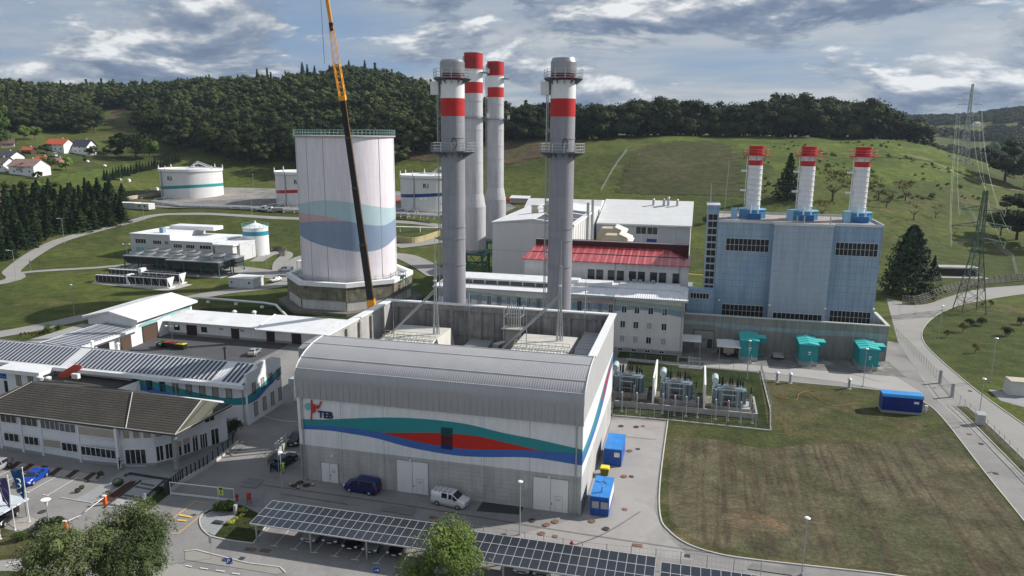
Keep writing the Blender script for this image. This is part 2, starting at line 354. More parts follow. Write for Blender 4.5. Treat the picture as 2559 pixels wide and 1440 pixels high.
# ---------------------------------------------------------------- terrain
TU = [-800,0,150,300,500,650,900,1050,1250,1500,1800,2100,2300,2400,2500,2600,3300]
TY = [240,280,320,360,400,440,480,540,620,720,850,1100,1600,2600]
TZ = [[0,1,4,8,12,18,24,34,46,58,76,100,130,180],[0,1,5,12,20,26,31,38,45,56,78,104,145,190],
      [0,0,3,9,16,22,27,34,43,56,78,98,112,150],[0,0,2,8,9,13,19,28,42,56,76,90,85,120],
      [0,0,1.5,8,8,8,14,27,44,64,86,80,80,100],[0,0,1.5,8,8,8,12,28,48,70,88,80,70,90],
      [0,0,1.5,8,8,8,13,32,55,82,103,94,80,90],[0,0,1.5,8,8,9,16,36,56,74,84,80,70,80],
      [0,0,2,7,9,14,26,42,50,56,60,60,60,60],[0,0,3,8,15,25,35,44,46,46,44,40,40,50],
      [0,2,7,14,22,30,38,45.5,46,44,40,36,40,50],[0,3,9,17,25,33,40,46.5,46,40,34,30,60,80],
      [0,3,8,15,23,31,38,44,42,36,28,26,84,100],[0,1,4,10,17,25,32,35,28,20,14,18,76,90],
      [0,.5,3,8,14,20,25,24,18,12,10,20,98,100],[0,0,3,7,12,16,18,18,14,10,8,20,104,110],
      [0,0,3,6,9,11,12,12,10,8,8,20,90,110]]
_gu = np.arange(-1000,3600,20.0); _gy = np.arange(200,2700,8.0)
_t = np.array([np.interp(_gy,TY,r_) for r_ in TZ]); _t = np.array([np.interp(_gu,TU,_t[:,j]) for j in range(len(_gy))]).T
def _blur(a,k,ax):
    ker = np.exp(-0.5 * (np.arange(-3 * k,3 * k + 1) / k) ** 2); ker /= ker.sum()
    return np.apply_along_axis(lambda r_: np.convolve(np.pad(r_,3 * k,'edge'),ker,'valid'),ax,a)
_t = _blur(_blur(_t,3,0),2,1)
_nb = _blur(_blur(rng.normal(size=_t.shape),2,0),2,1); _t = _t + _nb * 6 * np.clip((_gy[None,:] - 300) / 300,0,1)
def hz(X,Y):
    if Y < 235: return 0.0
    u = 1279.5 + F_PX * X / (Y * 0.978); i = min(max((u + 1000) / 20,0),len(_gu) - 1.001); j = min(max((Y - 200) / 8,0),len(_gy) - 1.001)
    a,b = int(i),int(j); p,q = i - a,j - b
    z = (_t[a,b] * (1 - p) + _t[a + 1,b] * p) * (1 - q) + (_t[a,b + 1] * (1 - p) + _t[a + 1,b + 1] * p) * q
    s = min(max((Y - 235) / 40,0),1); return float(z * s * s * (3 - 2 * s))
def T3(u,v):
    """where the sight line through photo pixel (u,v) meets the terrain"""
    d = ray(u,v); y = 60.0
    while y < 2500:
        t = y / d[1]
        if CAM_H + d[2] * t <= hz(d[0] * t,y): break
        y += 1.0 if y < 700 else 5
    t = y / d[1]; return (d[0] * t,y,hz(d[0] * t,y))
rows = list(np.arange(-60,200,20.0)) + list(np.arange(200,700,6.0)) + list(np.arange(700,1300,15.0)) + list(np.arange(1300,2660,40.0))
cols = np.linspace(-1,1,241); vs = []; fs = []
for Y in rows:
    for c_ in cols:
        X = c_ * (330 + 0.95 * max(Y,0)); vs.append((X,Y,hz(X,Y) - 0.0))
nc = len(cols)
for j in range(len(rows) - 1):
    for i in range(nc - 1): k = j * nc + i; fs.append((k,k + 1,k + nc + 1,k + nc))
b = MB(); b._a(vs,fs,True); struct('ground',b,g_hill,'W')

def drape(name,px,m,cell=2.5,lift=0.3):
    """irregular patch of ground cover laid on the terrain inside a surveyed outline"""
    P = [T3(u,v)[:2] for u,v in px]; x0,x1 = min(p[0] for p in P),max(p[0] for p in P); y0,y1 = min(p[1] for p in P),max(p[1] for p in P)
    def ins_(x,y):
        c = False
        for i in range(len(P)):
            a,b_ = P[i],P[i - 1]
            if (a[1] > y) != (b_[1] > y) and x < (b_[0] - a[0]) * (y - a[1]) / (b_[1] - a[1]) + a[0]: c = not c
        return c
    b = MB(); nx_,ny_ = int((x1 - x0) / cell) + 1,int((y1 - y0) / cell) + 1; idx = {}; fs = []; vs = []
    def vi(i,j):
        if (i,j) not in idx: x,y = x0 + i * cell,y0 + j * cell; idx[i,j] = len(vs); vs.append((x,y,hz(x,y) + lift))
        return idx[i,j]
    for i in range(nx_):
        for j in range(ny_):
            jx,jy = math.sin(i * 1.7 + j * .9) * cell * .8,math.cos(j * 1.3 + i * .6) * cell * .8
            if ins_(x0 + (i + .5) * cell + jx,y0 + (j + .5) * cell + jy): fs.append((vi(i,j),vi(i + 1,j),vi(i + 1,j + 1),vi(i,j + 1)))
    b._a(vs,fs,True); return struct(name,b,m,'W')
# ---------------------------------------------------------------- ground sheets: asphalt, lawns, roads, markings
def sheet(name,pts,m,lay,px=False):
    if px: pts = [SG(u,v)[:2] for u,v in pts]
    b = MB(); b.poly(*[(p[0],p[1],0.012 * lay) for p in pts]); return struct(name,b,m)
def offs(pts,d):      # offset an open polyline sideways
    out = []
    for i,p in enumerate(pts):
        a_ = pts[max(i - 1,0)]; c_ = pts[min(i + 1,len(pts) - 1)]; t = Vector((c_[0] - a_[0],c_[1] - a_[1])).normalized(); out.append((p[0] - t.y * d,p[1] + t.x * d))
    return out
def smooth(pts,n=4):
    out = []
    for i in range(len(pts) - 1):
        p0,p1,p2,p3 = pts[max(i - 1,0)],pts[i],pts[i + 1],pts[min(i + 2,len(pts) - 1)]
        for k in range(n):
            t = k / n; out.append(tuple(0.5 * (2 * p1[j] + (p2[j] - p0[j]) * t + (2 * p0[j] - 5 * p1[j] + 4 * p2[j] - p3[j]) * t * t + (3 * p1[j] - p0[j] - 3 * p2[j] + p3[j]) * t ** 3) for j in range(len(p1))))
    return out + [tuple(pts[-1])]
def stripline(b,pts,wd,z0,z1):
    l,r_ = offs(pts,wd / 2),offs(pts,-wd / 2)
    for i in range(len(pts) - 1):
        q = [l[i],l[i + 1],r_[i + 1],r_[i]]
        if z1 > z0: b.prism(q[::-1],z0,z1)
        else: b.poly(*[(x,y,z0) for x,y in q])
    return b
def ribbon(name,pts,wd,m,lift=0.1):
    """road draped over the terrain, pts = world (x,y)"""
    pts = smooth(pts,6); b = MB(); N = 4
    rows_ = [offs(pts,wd * (k / N - 0.5)) for k in range(N + 1)]
    vs = [(x,y,hz(x,y) + lift) for r_ in rows_ for x,y in r_]; n = len(pts)
    b._a(vs,[(k * n + i,k * n + i + 1,(k + 1) * n + i + 1,(k + 1) * n + i) for k in range(N) for i in range(n - 1)],True)
    return struct(name,b,m,'W')
sheet('yard',[(-135,-60),(150,-60),(130,20),(72,60),(72,92),(57,100),(12,100),(12,190),(-30,200),(-46,175),(-46,62),(-118,62),(-118,27),(-135,27)],asph,1)
east = smooth([SG(*p)[:2] for p in [(2700,700),(2559,713),(2450,722),(2370,742),(2300,762),(2215,745)]],5)
sheet('access_road',east + [(60,100),(57,60),(60,20),(60,-60),(230,-60)],asph2,2)
# big dry field and the transformer lawn
fedge = smooth([SG(*p)[:2] for p in [(1900,948),(2072,964),(2196,976),(2270,993),(2320,1013),(2365,1057),(2460,1180),(2559,1303),(2680,1460),(2800,1640)]],4)
fbot = smooth([SG(*p)[:2] for p in [(2500,1478),(2240,1440),(2100,1424),(1900,1402),(1800,1387),(1720,1362),(1672,1328),(1650,1290),(1650,1200),(1669,1053)]],4)
sheet('lawn',[(-0.4,35),(-0.4,67.5),(12,67)] + [(26,66.5)] + fedge + fbot,g_lawn,3)
sheet('field',smooth([SG(*p)[:2] for p in [(1672,1110),(1780,1098),(1900,1120),(2030,1110),(2180,1110),(2330,1090),(2375,1090),(2460,1195),(2555,1315),(2660,1455)]],4) + [(x + 0.6,y + 0.7) for x,y in smooth([SG(*p)[:2] for p in [(2480,1472),(2240,1436),(2100,1420),(1900,1396),(1800,1380),(1722,1355),(1680,1325),(1660,1290),(1660,1200),(1672,1110)]],4)][:-1],g_field,4)
sheet('soil_patch',smooth([SG(*p)[:2] for p in [(1800,1290),(1850,1275),(1920,1290),(1975,1325),(1900,1330),(1830,1318),(1800,1290)]],4)[:-1],grassmat('bare_soil',(0.165,0.115,0.07),(0.112,0.096,0.06),(0.112,0.10,0.062),0.3),5)
tg = sheet('transformer_lawn',[(-0.4,35.3),(-0.4,67),(26.3,66.2),(25.6,35.6)],g_yard,5)
b = MB(); stripline(b,fbot,0.16,0,0.15); stripline(b,fedge,0.14,0,0.12); stripline(b,[(-0.4,67.6),(13,67.2),(26,66.7)],0.14,0,0.12)
struct('kerb',b,kerbm)
# right-hand lawn round the pylon
redge = smooth([SG(*p)[:2] for p in [(2700,722),(2559,735),(2450,752),(2385,768),(2335,793),(2306,825),(2310,858),(2350,900),(2420,960),(2480,1006),(2559,1062),(2700,1165)]],4)
sheet('pylon_lawn',redge + [(150,20),(190,60),(190,150)],g_hill,4)
b = MB(); stripline(b,redge,0.16,0,0.14); struct('kerb',b,kerbm)
sheet('kiosk_path',[(2470,974),(2600,990),(2600,1030),(2500,1002)],paving,5,True)
fp = smooth([SG(*p)[:2] for p in [(2228,820),(2262,862),(2302,905),(2345,950),(2382,998),(2450,1060),(2559,1168),(2700,1310)]],3)
v0 = [p for p in fp if p[1] < 57]
b = MB(); l_,r_ = offs(v0,1.0),offs(v0,-0.9); sheet('verge',l_ + r_[::-1],g_lawn,5)
b = MB(); stripline(b,offs(v0,-1.1),0.14,0,0.14); stripline(b,offs(v0,-2.2),0.14,0,0.1); stripline(b,offs(v0,1.1),0.14,0,0.14); struct('kerb',b,kerbm)
# paler patches in the yard by the teal cabins, older concrete between them
sheet('cabin_apron',[(13,71.5),(55,71.5),(54,82),(13,82)],mat('worn_concrete',(0.17,0.165,0.155),0.95,var=0.25,vs=0.25,fine=0.08,blotch=((0.27,0.26,0.245),0.25,0.52)),3)
sheet('road_strip',[(-1,68.2),(13,67.8),(27,67.2),(42,64.5),(54,60),(55.5,62),(53,71.3),(13,71.6),(-1,72)],mat('pale_concrete',(0.33,0.32,0.305),0.9,var=0.08,vs=0.15),4)
sheet('office_lawn',[(-3,69.5),(12,69.2),(12,74),(-3,74)],g_yard,6)
sheet('side_pavement',[(-9,-9),(14,-7),(10.5,-2),(8.8,4),(8.8,34.5),(0,34.5),(0,-0.5)],mat('yard_pale_asphalt',(0.30,0.285,0.275),0.92,var=0.1,vs=0.15,blotch=((0.25,0.24,0.235),0.14,0.52)),2)
sheet('drain_grating',[(1190,1278),(1207,1255),(1308,1268),(1300,1287)],mat('grating',(0.07,0.07,0.075),0.8,grid=(0.12,0.12,0,0.04,(0.02,0.02,0.02))),4,True)
# left-hand side: parking court, entrance walk, gate road, island
sheet('courtyard',[(-109.5,31),(-77,31),(-77,57),(-77,59.8),(-109.5,59.8)],asph_d,2)
sheet('courtyard_edge',[(-109.5,28),(-77,28),(-77,31),(-109.5,31)],paving,3)
sheet('back_lawn',[(-118,62),(-46,62),(-46,66),(-46,112),(-62,118),(-80,100),(-118,85)],g_yard,3)
sheet('footpath',[(185,1250),(225,1228),(285,1190),(330,1165),(440,1190),(425,1212),(330,1205),(225,1256)],paving,3,True)
sheet('entrance_paving',[(300,1165),(440,1160),(560,1105),(568,1130),(425,1205),(330,1188)],paving,4,True)
sheet('gravel_strip',[(0,1150),(60,1160),(190,1180),(262,1190),(242,1205),(150,1192),(60,1175),(0,1166)],gravel,4,True)
mb = MB()
for i,(u,v) in enumerate([(38,1163),(70,1168),(103,1173),(140,1178),(182,1184),(226,1190)]):
    p = [SG(*q) for q in ((u - 20,v + 9),(u - 6,v + 11),(u + 18,v - 7),(u + 4,v - 9))]; mb.poly(*[(x,y,0.06) for x,y,_ in p])
struct('flower_bed',mb,mulch)
sheet('flower_bed',[(232,1258),(262,1245),(322,1205),(340,1202),(330,1218),(280,1253)],mulch,5,True)
sheet('hedge_bed',[(355,1262),(425,1205),(432,1212),(424,1235),(395,1258),(370,1280)],g_yard,5,True)
sheet('entrance_lawn',[(-200,1345),(-60,1300),(40,1330),(120,1345),(190,1350),(160,1388),(60,1395),(-60,1405),(-200,1420)],g_lawn,4,True)
sheet('gravel_bed',[(20,1310),(70,1290),(120,1310),(165,1330),(160,1350),(60,1335)],gravel,5,True)
sheet('cycle_path',[(-200,1408),(60,1402),(200,1405),(420,1400),(470,1420),(600,1442),(800,1475),(800,1520),(-200,1520)],asph2,5,True)
sheet('verge',[(-200,1436),(20,1428),(110,1432),(250,1460),(400,1520),(-200,1520)],g_lawn,6,True)
isl = smooth([SG(*p)[:2] for p in [(523,1275),(503,1290),(500,1310),(512,1330),(540,1345),(625,1358),(640,1350),(676,1300)]],4)
sheet('island',isl + [SG(660,1290)[:2],SG(600,1262)[:2]],g_yard,4)
sheet('island_paving',[(503,1290),(501,1310),(512,1328),(536,1340),(560,1312),(585,1300),(590,1280),(530,1278)],paving,5,True)
sheet('block_paving',[(462,1380),(490,1377),(620,1410),(700,1420),(712,1432),(690,1436),(560,1415),(462,1400)],cobble,4,True)
b = MB(); stripline(b,isl,0.15,0,0.13); stripline(b,[SG(*p)[:2] for p in [(462,1379),(490,1376),(620,1409),(700,1419),(713,1432)]],0.15,0,0.13)
stripline(b,[SG(*p)[:2] for p in [(152,1245),(230,1258),(262,1245),(322,1204)]],0.12,0,0.1); struct('kerb',b,kerbm)
def line_px(b,p,q,wd=0.12,z=0.075): stripline(b,[SG(*p)[:2],SG(*q)[:2]],wd,z,z)
b = MB()
def z1_(x,y): return (x / 4,1080 + y / 4)
def z5_(x,y): return (600 + x / 4,1080 + y / 4)
for p,q in [((600,432),(270,610)),((775,457),(470,640)),((115,380),(0,435)),((180,830),(50,890)),((270,390),(60,500))]: line_px(b,z1_(*p),z1_(*q))
for p,q in [((235,600),(300,612)),((425,630),(490,640)),((120,826),(188,834))]: line_px(b,z1_(*p),z1_(*q),0.14,0.08)
for x,y in [(340,1142),(540,1176),(740,1208),(942,1244),(1150,1280),(1362,1316),(1575,1355)]:
    line_px(b,z5_(x,y),z5_(x + 185,y - 195),0.1); line_px(b,z5_(x - 38,y - 3),z5_(x + 36,y + 7),0.14,0.08)
line_px(b,z5_(135,1100),z5_(330,930),0.1); 
struct('parking_line',b,paint_w)
b = MB()
for p,q in [((463,1415),(480,1418)),((500,1421),(520,1424)),((540,1427),(562,1430)),((580,1434),(600,1437)),((22,1408),(55,1404)),((12,1416),(40,1411)),((45,1418),(75,1418))]: line_px(b,p,q,0.14,0.10)
struct('lane_marking',b,paint_w)
b = MB()
for p,q in [((412,1312),(488,1255)),((488,1255),(522,1260)),((425,1334),(445,1335)),((445,1335),(522,1274))]: line_px(b,p,q,0.12,0.08)
line_px(b,(448,1288),(480,1294),0.35,0.09); line_px(b,(444,1301),(466,1303),0.35,0.09)
struct('lane_marking',b,paint_y)
# roads over the meadow on the left and up to the tank terrace
PX = lambda l: [T3(u,v)[:2] for u,v in l]
ribbon('road',[(-190,190)] + PX([(2,708),(30,678),(70,646),(119,617),(166,598),(238,578),(327,556),(383,540),(450,536),(600,540),(760,548),(1000,556),(1110,566)]),5.5,asph2,0.14)
ribbon('side_road',PX([(30,690),(60,682),(119,677),(238,670),(330,662)]),3.6,asph2,0.10)
ribbon('side_road',PX([(320,668),(480,668),(560,672),(640,681),(720,693),(745,700)]),11,asph2,0.12)
ribbon('side_road',PX([(700,690),(700,660),(716,640),(704,632),(670,638),(640,656)]),5,asph2,0.16)
ribbon('shed_road',PX([(-60,850),(0,838),(89,822),(232,790)]),6.5,asph2,0.09)
ribbon('shed_road',PX([(440,757),(475,747),(564,731),(683,717),(740,700)]),6.5,asph2,0.09)
ribbon('tank_road',PX([(740,704),(745,660),(800,640),(980,640),(1040,655),(1100,690)]),9,asph2,0.20)
ribbon('tank_road',PX([(990,618),(1040,612),(1100,603)]),9,asph2,0.22)
ribbon('farm_track',PX([(2250,385),(2330,405),(2440,455),(2560,480)]),2.2,mat('dirt_track',(0.20,0.155,0.10),0.95,var=0.2),0.15)
b = MB(); b.poly(*[(x,y,hz(x,y) + 0.25) for x,y in [T3(u,v)[:2] for u,v in [(380,520),(760,528),(1240,545),(1290,520),(1240,492),(1000,480),(560,470),(420,492)]]]); struct('tank_terrace',b,mat('terrace_gravel',(0.17,0.165,0.16),0.95,var=0.2,blotch=((0.27,0.25,0.22),0.05,0.5)),'W')
drape('yellow_green_meadow',[(1560,352),(1800,338),(2200,338),(2300,350),(2380,395),(2440,440),(2350,455),(2200,470),(2050,440),(1960,440),(1880,395),(1840,366),(1700,362)],grassmat('yellow_green_grass',(0.095,0.128,0.024),(0.070,0.095,0.022),(0.145,0.16,0.04),0.03),lift=.12)  # yellow-green grass, brighter in colour than the hill around it
drape('mown_field',[(1540,484),(1556,440),(1604,366),(1700,353),(1800,356),(1838,390),(1850,440),(1856,492),(1700,490)],g_mown,2.0,.16)
drape('bare_slope',[(1000,398),(1050,372),(1150,350),(1260,338),(1400,342),(1490,352),(1440,375),(1360,392),(1270,412),(1180,402),(1080,405)],g_brown)
drape('brown_field',[(232,312),(262,296),(300,272),(322,262),(318,280),(290,302),(262,316)],g_brown)
drape('dry_strip',[(-40,525),(-40,478),(20,478),(28,500),(10,528)],grassmat('stubble',(0.22,0.16,0.08),(0.19,0.15,0.08),(0.14,0.12,0.06),0.05))
drape('bright_meadow',[(110,455),(180,432),(300,418),(330,400),(300,440),(250,470),(160,470)],grassmat('fresh_grass',(0.075,0.11,0.022),(0.10,0.13,0.03),(0.085,0.09,0.03),0.03))
for k,l_ in enumerate(([(620,1195),(660,1200),(640,1222),(600,1216)],[(960,1262),(1040,1274),(1030,1290),(950,1277)],[(1880,1410),(1990,1424),(1980,1440),(1870,1424)],[(560,1130),(600,1105),(620,1112),(580,1140)],[(1700,905),(1760,908),(1755,925),(1695,921)])):
    sheet('asphalt_patch',l_,mat('patch_dark',(.18,.178,.175),.95,var=.15),7 + k,True)
for l_ in ([(600,1205),(1000,1262),(1450,1335),(1900,1400)],[(2190,926),(2345,962)],[(2240,845),(2330,850)],[(2345,965),(2450,955)],[(700,1235),(870,1262)],[(1540,1090),(1640,1100)],[(2350,1075),(2400,1068)],[(2440,1190),(2480,1180)],[(2020,905),(2200,955)],[(1600,1280),(1500,1340),(1380,1380)]):
    b = MB(); stripline(b,smooth([SG(*q)[:2] for q in l_],5),.10,.10,.10); struct('tar_seam',b,mat('tar',(.10,.098,.095),.9))
# manhole covers and drain gratings let into the asphalt
ml = [((1330,1302),0),((1365,1313),0),((1387,1305),0),((1353,1335),0),((1479,1304),0),((1514,1323),0),((1258,1340),0),((1573,1128),0),((1559,1192),0),((1552,1066),0),((1590,1068),0),
      ((1607,1066),1),((1594,1123),1),((1578,1192),1),((1561,1274),1),((1387,1342),1),((1593,1364),2),((1718,1390),1),((1084,1295),2),((625,1374),2),((663,1377),2),((106,1280),0),((2424,978),1),((2423,1086),1),((2452,1110),1),((2488,1184),1),((566,1399),0),((604,1397),1)]
for (u,v),k in ml:
    b = MB(); x,y,_ = SG(u,v)
    if k == 0: b.cyl(0,0,0,0.09,0.42,n=20)
    else: d_ = 0.3 if k == 1 else 0.6; b.box(-d_,d_,-0.3,0.3,0,0.09)
    if k == 0: b.ring((0,0,0.09),0.44,0.03,20)
    o = solo('manhole_cover' if k == 0 else 'drain_cover','round rusty brown manhole cover in the asphalt' if k == 0 else 'rectangular rusty drain cover in the asphalt','cover',b,rust if (u % 2 or k == 2) else dark,(0,0,0),'W',A,'covers set in the yard asphalt'); o.location = W(x,y,0)

# ---------------------------------------------------------------- generic facade pieces
def window(T,face,pos,c0,c1,z0,z1,nx=2,nz=1,fm=None,pm=None,fr=0.07,name='window',out=0.05,label=None):
    """face 'b-': wall at b=pos looking at -b, c along a; face 'a+': wall at a=pos looking at +a, c along b"""
    fm = fm or steel_w; pm = pm or glass; f = MB(); g = MB()
    def bx(m_,u0,u1,w0,w1,d0,d1):
        if face == 'b-': m_.box(u0,u1,pos - d1,pos - d0,w0,w1)
        else: m_.box(pos + d0,pos + d1,u0,u1,w0,w1)
    bx(f,c0,c1,z0,z0 + fr,0,out); bx(f,c0,c1,z1 - fr,z1,0,out); bx(f,c0,c0 + fr,z0 + fr,z1 - fr,0,out); bx(f,c1 - fr,c1,z0 + fr,z1 - fr,0,out)
    for i in range(1,nx): x = c0 + (c1 - c0) * i / nx; bx(f,x - fr * .45,x + fr * .45,z0 + fr,z1 - fr,0,out * .9)
    for i in range(1,nz): z = z0 + (z1 - z0) * i / nz; bx(f,c0 + fr,c1 - fr,z - fr * .4,z + fr * .4,0,out * .8)
    bx(g,c0 + fr,c1 - fr,z0 + fr,z1 - fr,0.004,0.02)
    o = part(T,name,f,fm,label); part(o,'pane',g,pm); return o
def blind(T,face,pos,c0,c1,z0,z1,m=None,name='blind'):
    b = MB()
    if face == 'b-': b.box(c0,c1,pos - 0.08,pos - 0.001,z0,z1)
    else: b.box(pos + 0.001,pos + 0.08,c0,c1,z0,z1)
    return part(T,name,b,m or beige)
def wave(T,name,face,pos,top,bot,m,n=60,out=0.02):
    """painted band between two curves of (c,z) control points"""
    c0 = max(top[0][0],bot[0][0]); c1 = min(top[-1][0],bot[-1][0]); st,sb = smooth(top,6),smooth(bot,6)
    cs = np.linspace(c0,c1,n); zt = np.interp(cs,[p[0] for p in st],[p[1] for p in st]); zb = np.interp(cs,[p[0] for p in sb],[p[1] for p in sb]); zb = np.minimum(zb,zt - 0.001)
    b = MB(); P = (lambda c,z,d: (c,pos - d,z)) if face == 'b-' else (lambda c,z,d: (pos + d,c,z))
    for i in range(n - 1): b.poly(P(cs[i],zb[i],out),P(cs[i + 1],zb[i + 1],out),P(cs[i + 1],zt[i + 1],out),P(cs[i],zt[i],out))
    return part(T,name,b,m)

# ---------------------------------------------------------------- gas turbine hall in the foreground
TH_ = thing('turbine_hall','large hall with grey barrel roof and teal, blue and red wave on its white front','industrial building',(-20,0,0))
b = MB(); b.box(-39.9,-0.02,0,0.5,0,5.3); b.box(-0.5,0,0.5,34,0,5.3); b.box(-40,-39.5,0,9,0,5.3); part(TH_,'base_wall',b,conc_w)
b = MB(); b.box(-40.02,0.02,-0.03,0.5,5.3,12.4); part(TH_,'white_panel',b,white_p)
b = MB(); b.box(-0.5,0.03,0.5,34,5.3,12.4); part(TH_,'side_panel',b,mat('white_side_cladding',(0.74,0.745,0.75),0.5,var=0.03,grid=(0,5.5,0,0.04,(0.5,0.5,0.5))))
prof = [(-0.3,12.4),(-0.33,14.0),(-0.34,15.2)] + [(8.5 - 8.84 * math.cos(R(t)),15.2 + 3.8 * math.sin(R(t))) for t in range(6,91,6)]
pr = prof + [(8.5,18.7)] + [(8.5 - 8.6 * math.cos(R(t)),15.2 + 3.4 * math.sin(R(t))) for t in range(84,5,-6)] + [(-0.1,15.2),(-0.1,12.4)]
b = MB(); n = len(prof)
b._a([(-40.1,y,z) for y,z in prof] + [(0.1,y,z) for y,z in prof],[(i,i + 1,n + i + 1,n + i) for i in range(n - 1)],True)
inn = pr[n:]; mi = len(inn)
b._a([(-40.1,y,z) for y,z in inn] + [(0.1,y,z) for y,z in inn],[(i,i + 1,mi + i + 1,mi + i) for i in range(mi - 1)],True)
for a_ in (-40.1,0.1): b.poly(*[(a_,y,z) for y,z in pr])
b.poly((-40.1,*prof[-1]),(0.1,*prof[-1]),(0.1,*inn[0]),(-40.1,*inn[0])); b.poly((-40.1,*prof[0]),(0.1,*prof[0]),(0.1,*inn[-1]),(-40.1,*inn[-1]))
rf = part(TH_,'barrel_roof',b,clad)
for k,t in enumerate((20,41,69,90)):
    y,z = 8.5 - 8.84 * math.cos(R(t)),15.2 + 3.8 * math.sin(R(t)); b = MB(); b.box(-40.15,0.15,y - 0.05,y + 0.05,z - 0.02,z + 0.09); part(rf,'roof_rib',b,mat('rib_grey',(.50,.50,.51),.5))
for a_ in (0.12,-40.12):
    b = MB(); b.path([(a_,-0.34,12.4)] + [(a_,8.5 - 8.87 * math.cos(R(t)),15.2 + 3.86 * math.sin(R(t))) for t in range(0,91,6)],0.08,5); part(rf,'verge_trim',b,steel_w)
def sidewall(a0,a1): 
    b = MB(); pp = [(0.5,12.4),(-0.2,12.4),(-0.2,15.2)] + [(8.5 - 8.7 * math.cos(R(t)),15.2 + 3.7 * math.sin(R(t))) for t in range(6,90,6)] + [(8.5,18.9),(34,18.9),(34,12.4)]
    b.extx(pp,a0,a1); return b
part(TH_,'right_gable_wall',sidewall(-0.5,0.02),mat('grey_side_cladding',(0.40,0.40,0.41),0.6,var=0.05,grid=(0,1.1,0,0.03,(0.34,0.34,0.35))))
b = MB(); b.box(-40.5,-39.6,9,34,12.5,18.9); b.box(-40.3,-39.8,9,34,0,4)
for y in (9,13,17,21,25,29): b.box(-40.2,-39.8,y,y + 0.5,4,12.5)
b.box(-40.3,-39.7,26,34,4,12.5); part(TH_,'left_wall',b,conc)
b = MB(); b.extx([(-0.02,5.3),(-0.2,12.4),(-0.2,15.2)] + [(8.5 - 8.7 * math.cos(R(t)),15.2 + 3.7 * math.sin(R(t))) for t in range(6,90,6)] + [(8.5,18.9),(9,18.9),(9,5.3)],-40.02,-39.6); part(TH_,'left_gable_wall',b,white)
b = MB(); b.box(-39.6,-0.5,33.5,34,0,18.9)
for a_ in np.arange(-39,-1,5.2): b.box(a_,a_ + 0.6,33.15,33.5,0,18.5)
for a_ in np.arange(-36.4,-1,5.2): b.box(a_,a_ + 0.25,33.3,33.5,0,18.0)
b.box(-39.6,-0.5,33.2,33.5,18.0,18.85); b.box(-39.6,-0.5,33.32,33.5,13.6,13.9)
for y in np.arange(10,33,4.6): b.box(-0.8,-0.5,y,y + 0.5,0,18.5); b.box(-39.55,-39.2,y,y + 0.5,0,18.5)
part(TH_,'rear_wall',b,mat('weathered_concrete',(0.27,0.265,0.26),0.95,var=0.22,vs=0.5,streak=0.4,bump=0.3,bs=3,fine=0.08))
b = MB(); b.box(-40.7,0.35,33.3,34.3,18.9,19.15); b.box(-0.75,0.35,8.4,33.3,18.9,19.15); b.box(-40.7,-39.4,8.4,33.3,18.9,19.15); part(TH_,'coping',b,steel_w)
b = MB(); b.box(-39.5,-0.5,8.6,9,0,18.7); part(TH_,'inner_wall',b,conc)
def px3(l): return [PB(720 + x / 2.769,780 + y / 2.769,0) for x,y in l]
tt = px3([(80,733),(250,735),(400,728),(650,720),(850,724),(1050,740),(1250,768),(1500,828),(1750,877),(2043,945)])
mid_r = px3([(640,826),(800,828),(1050,828),(1300,850),(1500,893),(1760,955)])
mid_l = px3([(640,826),(800,868),(1000,910),(1200,938),(1400,947),(1600,947),(1760,955)])
lft = px3([(80,775),(200,777),(400,790)]); rgt = px3([(2043,975)])
bot = px3([(80,802),(250,810),(400,830),(600,865),(800,920),(1000,962),(1200,990),(1400,998),(1600,998),(1760,1010),(2043,1057)])
for q in (tt,lft,bot): q[0] = (-40.0,q[0][1])
for q in (tt,rgt,bot): q[-1] = (0.0,q[-1][1])
wave(TH_,'painted_wave','b-',-0.03,tt,lft + mid_r + rgt,mat('wave_teal',(0.025,0.25,0.27),0.5,var=0.05),90)
wave(TH_,'painted_wave','b-',-0.03,lft + mid_l + rgt,bot,mat('wave_blue',(0.05,0.14,0.42),0.5,var=0.05),90)
wave(TH_,'painted_wave','b-',-0.034,mid_r,mid_l,mat('wave_red',(0.50,0.022,0.012),0.5,var=0.05),70)
def s3(l,o=0.03): return [PA(1450 + x / 4.235,860 + y / 4.235,0.03) for x,y in l]
t1 = s3([(48,1100),(95,1000),(150,880),(210,730),(262,560),(305,400),(332,290)]); t1 = [(max(0,t1[0][0]),t1[0][1])] + t1[1:]
sd_t = [(0,8.8),(6,8.7),(12,9.1),(18,10.0),(24,11.0),(29,11.7),(34,12.2)]
sd_m = [(0,8.0),(6,7.8),(12,7.9),(18,8.5),(24,9.6),(29,10.8),(34,11.3)]
sd_b = [(0,7.0),(6,6.7),(12,6.7),(18,7.2),(24,8.3),(29,9.6),(34,10.4)]
wave(TH_,'painted_wave','a+',0.03,sd_t,sd_m,MATS['wave_teal'],40); wave(TH_,'painted_wave','a+',0.03,sd_m,sd_b,MATS['wave_blue'],40)
wave(TH_,'painted_wave','a+',0.055,[(18,8.5),(22,9.9),(27,11.0),(33,11.4)],[(18,8.49),(23,9.1),(28,10.2),(33,11.3)],MATS['wave_red'],30)
